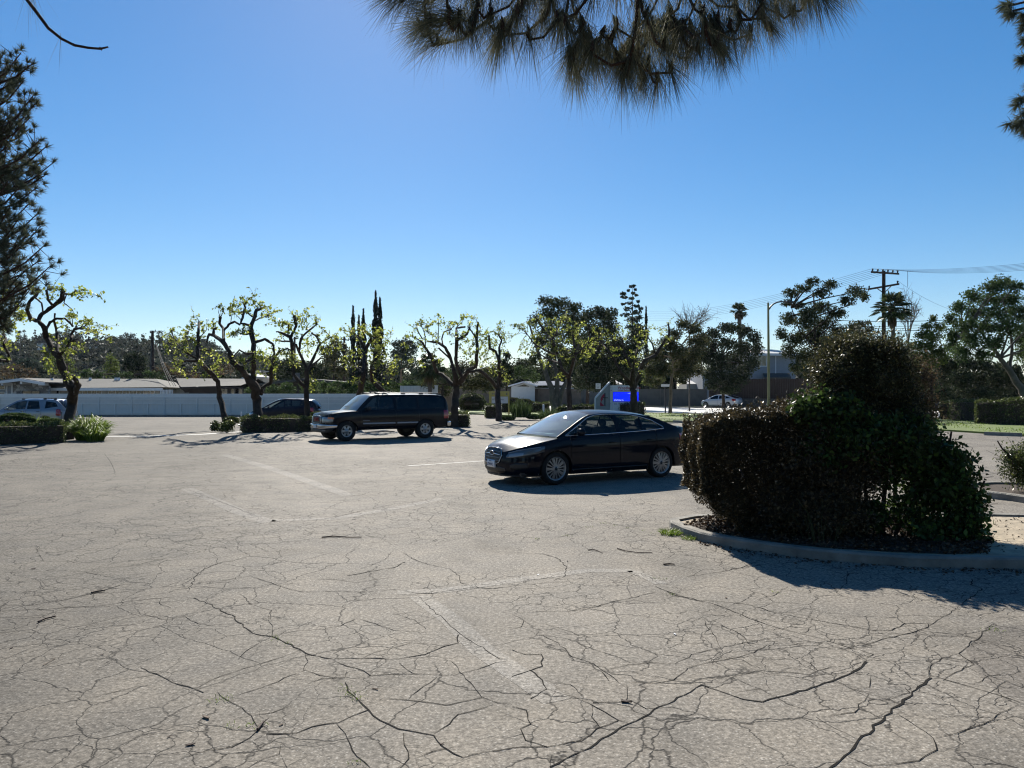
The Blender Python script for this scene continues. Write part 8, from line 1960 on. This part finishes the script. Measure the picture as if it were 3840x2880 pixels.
def lamp():
    Y = 56; c = z5.w(1177, 1150, Y); root = empty('street_lamp', (c.x, Y, .08), 'tall yellowish street lamp pole with a curved arm to the right', 'street lamp')
    top = z5.w(1174, 298, Y).z-.08; mb = MB(); mb.tube([(0, 0, 0), (0, 0, top*.5), (-.03, 0, top)], [.10, .088, .068], 12); mb.build('pole', 'lamp_post', root)
    def q(x, y): v = z5.w(x, y, Y); return (v.x-c.x, 0, v.z-.08)
    mb = MB(); mb.tube([q(1180, 352), q(1195, 330), q(1220, 308), q(1250, 295), q(1285, 290), q(1345, 292)], [.07, .06, .055, .05, .045, .04], 8); mb.build('arm', 'metal_dark', root)
    v = q(1350, 294); mb = MB(); mb.lathe([(0.001, .10), (.12, .08), (.2, 0), (.15, -.08), (0.001, -.12)], 12, 'z', Matrix.Translation(v)@Matrix.Diagonal((1.9, 1, 1, 1))); mb.build('lamp_head', 'metal_dark', root)
    mb = MB(); mb.box((-.22, -.22, 0), (.22, .22, .12)); mb.build('base', 'lamp_post', root)
lamp()
# ================================================================ wheel stops and litter
def stop(label, a, b_, h=.13):
    a, b_ = Vector(a), Vector(b_); dd = (b_-a).normalized(); q = Vector((-dd.y, dd.x, 0)); mb = MB(); z0 = a.z
    mb.prism([(-.08, 0), (.08, 0), (.05, h), (-.05, h)], (0, 0, 0), tuple(q), (0, 0, 1), tuple(b_-a)); o = mb.build('wheel_stop', 'kerb_concrete', loc=(a.x, a.y, a.z)); tag(o, label, 'wheel stop', group='concrete wheel stops at the lawn edge')
def gg(x, y): return G(x, y)
stop('concrete wheel stop at the lawn edge near the right edge of the picture', gg(3692, 1632), gg(3832, 1637), .15)
stop('concrete wheel stop at the lawn edge just behind the tail of the black sedan', gg(2525, 1585), gg(2588, 1587), .15)
stop('small far concrete wheel stop left of the square hedge block', gg(1768, 1543), gg(1802, 1543), .14)
rr = random.Random(12); zt_ = 0
def twig(label, z, pts, w=.008, name='fallen_twig', m='twig', cat='twig'):
    P_ = [z.g(x, y) for x, y in pts]; o = P_[0]; P_ = [p+Vector((0, 0, w*.9+.002+rr.uniform(0, .003))) for p in P_]
    mb = MB(); mb.tube([p-o for p in P_], [w*(1-.5*i/len(P_)) for i in range(len(P_))], 5)
    for i in range(1, len(P_)-1):
        if rr.random() < .6: q = P_[i]-o; mb.tube([q, q+Vector((rr.uniform(-.06, .06), rr.uniform(-.06, .06), .015))], [w*.5, w*.2], 4)
    ob = mb.build(name, m, loc=tuple(o)); tag(ob, label, cat); return ob
twig('long straight dark twig lying crosswise below the light band in front of the large SUV', za, [(1390, 366), (1440, 361), (1500, 366), (1562, 365)], .009)
twig('curved thin twig on the lot left of the weed tuft', zb, [(455, 414), (490, 425), (545, 432), (606, 432)], .007)
twig('short hooked twig beside the curved one', zb, [(328, 420), (350, 418), (375, 425), (392, 434)], .006)
twig('stubby twig on the lot in front of the kerb', zb, [(655, 484), (680, 481), (702, 484)], .010)
twig('dark forked stick near the left edge of the lot', za, [(165, 732), (200, 718), (242, 708)], .009)
twig('pale split stick at the lower left beside the long double crack', za, [(395, 607), (420, 600), (455, 596)], .010, m='bark_chip')
twig('thin straight grass straw at the lower left', za, [(185, 920), (240, 888)], .003, m='bark_chip')
twig('slim dark twig standing askew at the junction of cracks near the bottom', za, [(1112, 1200), (1128, 1180), (1138, 1165)], .008)
twig('dry branching twig on the sandy end of the near island', Z(3500, 1450, 3.0165), [(570, 1625), (680, 1640), (760, 1645), (810, 1625), (880, 1650), (950, 1648)], .010)
def chip(label, z, x, y, s, seed, m='bark_chip', name='bark_chip', cat='bark piece'):
    r = random.Random(seed); c = z.g(x, y); mb = MB(); n = 7; a = r.uniform(0, 3)
    lo = [Vector((s*math.cos(a)*math.cos(t)-s*.35*math.sin(a)*math.sin(t), s*math.sin(a)*math.cos(t)+s*.35*math.cos(a)*math.sin(t), 0))*r.uniform(.7, 1.2) for t in [6.283*i/n for i in range(n)]]
    mb.prism([(p.x, p.y) for p in lo], (0, 0, .003), (1, 0, 0), (0, 1, 0), (0, 0, s*.16)); 
    mb.v = [(v[0], v[1], v[2]+(abs(v[0])+abs(v[1]))*.12*r.uniform(.3, 1)) for v in mb.v]
    o = mb.build(name, m, loc=tuple(c)); tag(o, label, cat)
chips = [(za, 890, 1145, .045, 'largest bark piece, at the lower left of the lot'), (za, 820, 1262, .035, 'flat dark bark piece below the largest one', 'twig'), (za, 1620, 1020, .030, 'pale bark piece inside the round cracked area'), (za, 440, 872, .022, 'small dark bark piece left of the long diagonal crack', 'twig'), (za, 145, 500, .035, 'dark bark piece near the left edge above the double crack', 'twig'), (za, 398, 344, .03, 'small dark bark scrap far up the left side of the lot', 'twig'), (za, 822, 276, .035, 'tiny dark scrap in the middle distance of the lot', 'twig'), (za, 1215, 1175, .025, 'pale leaf scrap beside the askew twig near the bottom'), (za, 1908, 1258, .02, 'bark scrap in the widest crack at the bottom', 'twig'), (zb, 925, 625, .03, 'pale curled scrap left of the hedge shadow'), (zb, 703, 783, .03, 'whitish flat scrap in the middle of the sunlit lot', 'sign_white'), (zb, 240, 467, .025, 'dark scrap left of the stubby twig', 'twig'), (zb, 349, 568, .018, 'tiny dark pebble above the pale band of the lot', 'twig'), (zb, 113, 526, .03, 'whitish scrap near the left end of the pale band', 'sign_white'), (zb, 715, 707, .015, 'tiny black pebble above the whitish flat scrap', 'twig'), (zb, 490, 1076, .05, 'reddish bark piece beside the joint crack at the bottom', 'twig'), (za, 730, 1226, .018, 'tiny dark scrap left of the flat dark bark piece', 'twig'), (za, 50, 842, .025, 'dark scrap at the left edge of the lot', 'twig'), (zb, 1420, 480, .03, 'bark scrap lying in the hedge shadow by the kerb')]
for i, q in enumerate(chips): chip(q[4], q[0], q[1], q[2], q[3]*.75, i, q[5] if len(q) > 5 else 'bark_chip')
# small weeds growing out of cracks: countless
k_ = np.random.default_rng(5); P_ = []
for z, pts in ((za, [(1495, 1020), (1510, 1040), (1530, 1055), (1550, 1068), (960, 1062), (990, 1185), (1100, 1185), (1240, 822), (1180, 800), (970, 1060), (1550, 1340)]), (zb, [(400, 305), (440, 312), (500, 325), (560, 335), (600, 348), (640, 545), (690, 610), (1130, 605), (2060, 762), (2090, 768), (240, 358), (330, 320), (100, 372)])):
    for (x, y) in pts:
        c = np.array(z.g(x, y))
        for _ in range(12):
            b = c+np.array([k_.normal()*.035, k_.normal()*.035, .004]); l = k_.uniform(.008, .026); dv = k_.normal(size=3)*.5; dv[2] = 1
            P_.append([b, b+dv*l*.6, b+dv*l+np.array([dv[0]*l*.4, 0, -l*.2])])
o = strips('crack_weeds', 'grass_blade', P_, .004, seed=6); tag(o, 'tiny weeds sprouting from the cracks of the lot', 'weeds', kind='stuff')
# ================================================================ sun, sky, camera
sun_el, sun_az = R(33.0), math.atan2(470, 2884)           # azimuth measured left of the view axis (+Y)
sd = Vector((-math.sin(sun_az)*math.cos(sun_el), math.cos(sun_az)*math.cos(sun_el), math.sin(sun_el)))
sl = bpy.data.lights.new('sun', 'SUN'); sl.energy = 4.9; sl.angle = R(.55); sl.color = (1.0, .945, .84)
so = bpy.data.objects.new('sun', sl); COL.objects.link(so); so.rotation_euler = sd.to_track_quat('Z', 'Y').to_euler(); so.location = (0, 0, 60)
w = bpy.data.worlds.new('World'); sc.world = w; w.use_nodes = True; nt = w.node_tree; bg = nt.nodes['Background']
sky = nt.nodes.new('ShaderNodeTexSky'); sky.sky_type = 'NISHITA'; sky.sun_disc = False; sky.sun_elevation = sun_el
sky.sun_rotation = -sun_az; sky.air_density = 1.0; sky.dust_density = .12; sky.ozone_density = 3.5; sky.altitude = 300
hsv = nt.nodes.new('ShaderNodeHueSaturation'); hsv.inputs['Saturation'].default_value = 1.42
gm = nt.nodes.new('ShaderNodeGamma'); gm.inputs[1].default_value = .82; nt.links.new(sky.outputs[0], gm.inputs[0]); nt.links.new(gm.outputs[0], hsv.inputs['Color']); nt.links.new(mix(nt, 1.0, hsv.outputs[0], (.99, 1.0, 1.05), 'MULTIPLY'), bg.inputs[0]); bg.inputs[1].default_value = 0.078
cam = bpy.data.cameras.new('camera'); cam.sensor_width = 36; cam.sensor_fit = 'HORIZONTAL'; cam.lens = 2884/3840*36; cam.shift_y = 23/3840; cam.clip_start = .05; cam.clip_end = 6000
co = bpy.data.objects.new('camera', cam); COL.objects.link(co); co.location = (0, 0, H); co.rotation_euler = (R(90), 0, 0); sc.camera = co
sc.view_settings.view_transform = 'Standard'; sc.view_settings.look = 'None'; sc.view_settings.gamma = 1; sc.view_settings.exposure = 0.92
sc.cycles.max_bounces = 8; sc.cycles.transparent_max_bounces = 12; sc.cycles.use_denoising = True; sc.cycles.filter_width = 1.15

print("FACES", sum(len(o.data.polygons) for o in sc.objects if o.type == "MESH"))
# ================================================================ thin air haze over the whole place
m = bpy.data.materials.new('haze_air'); m.use_nodes = True; nt = m.node_tree; nt.nodes.clear()
o_ = nt.nodes.new('ShaderNodeOutputMaterial'); v_ = nt.nodes.new('ShaderNodeVolumePrincipled')
v_.inputs['Color'].default_value = (.80, .88, 1, 1); v_.inputs['Density'].default_value = .00006; v_.inputs['Anisotropy'].default_value = .25
nt.links.new(v_.outputs[0], o_.inputs['Volume'])
mb = MB(); mb.box((-1650, -70, -1.6), (1650, 3040, 62)); hz = mb.build('haze', m); hz['kind'] = 'stuff'; tag(hz, 'thin bluish air haze between the lot and the far hillside', 'haze')
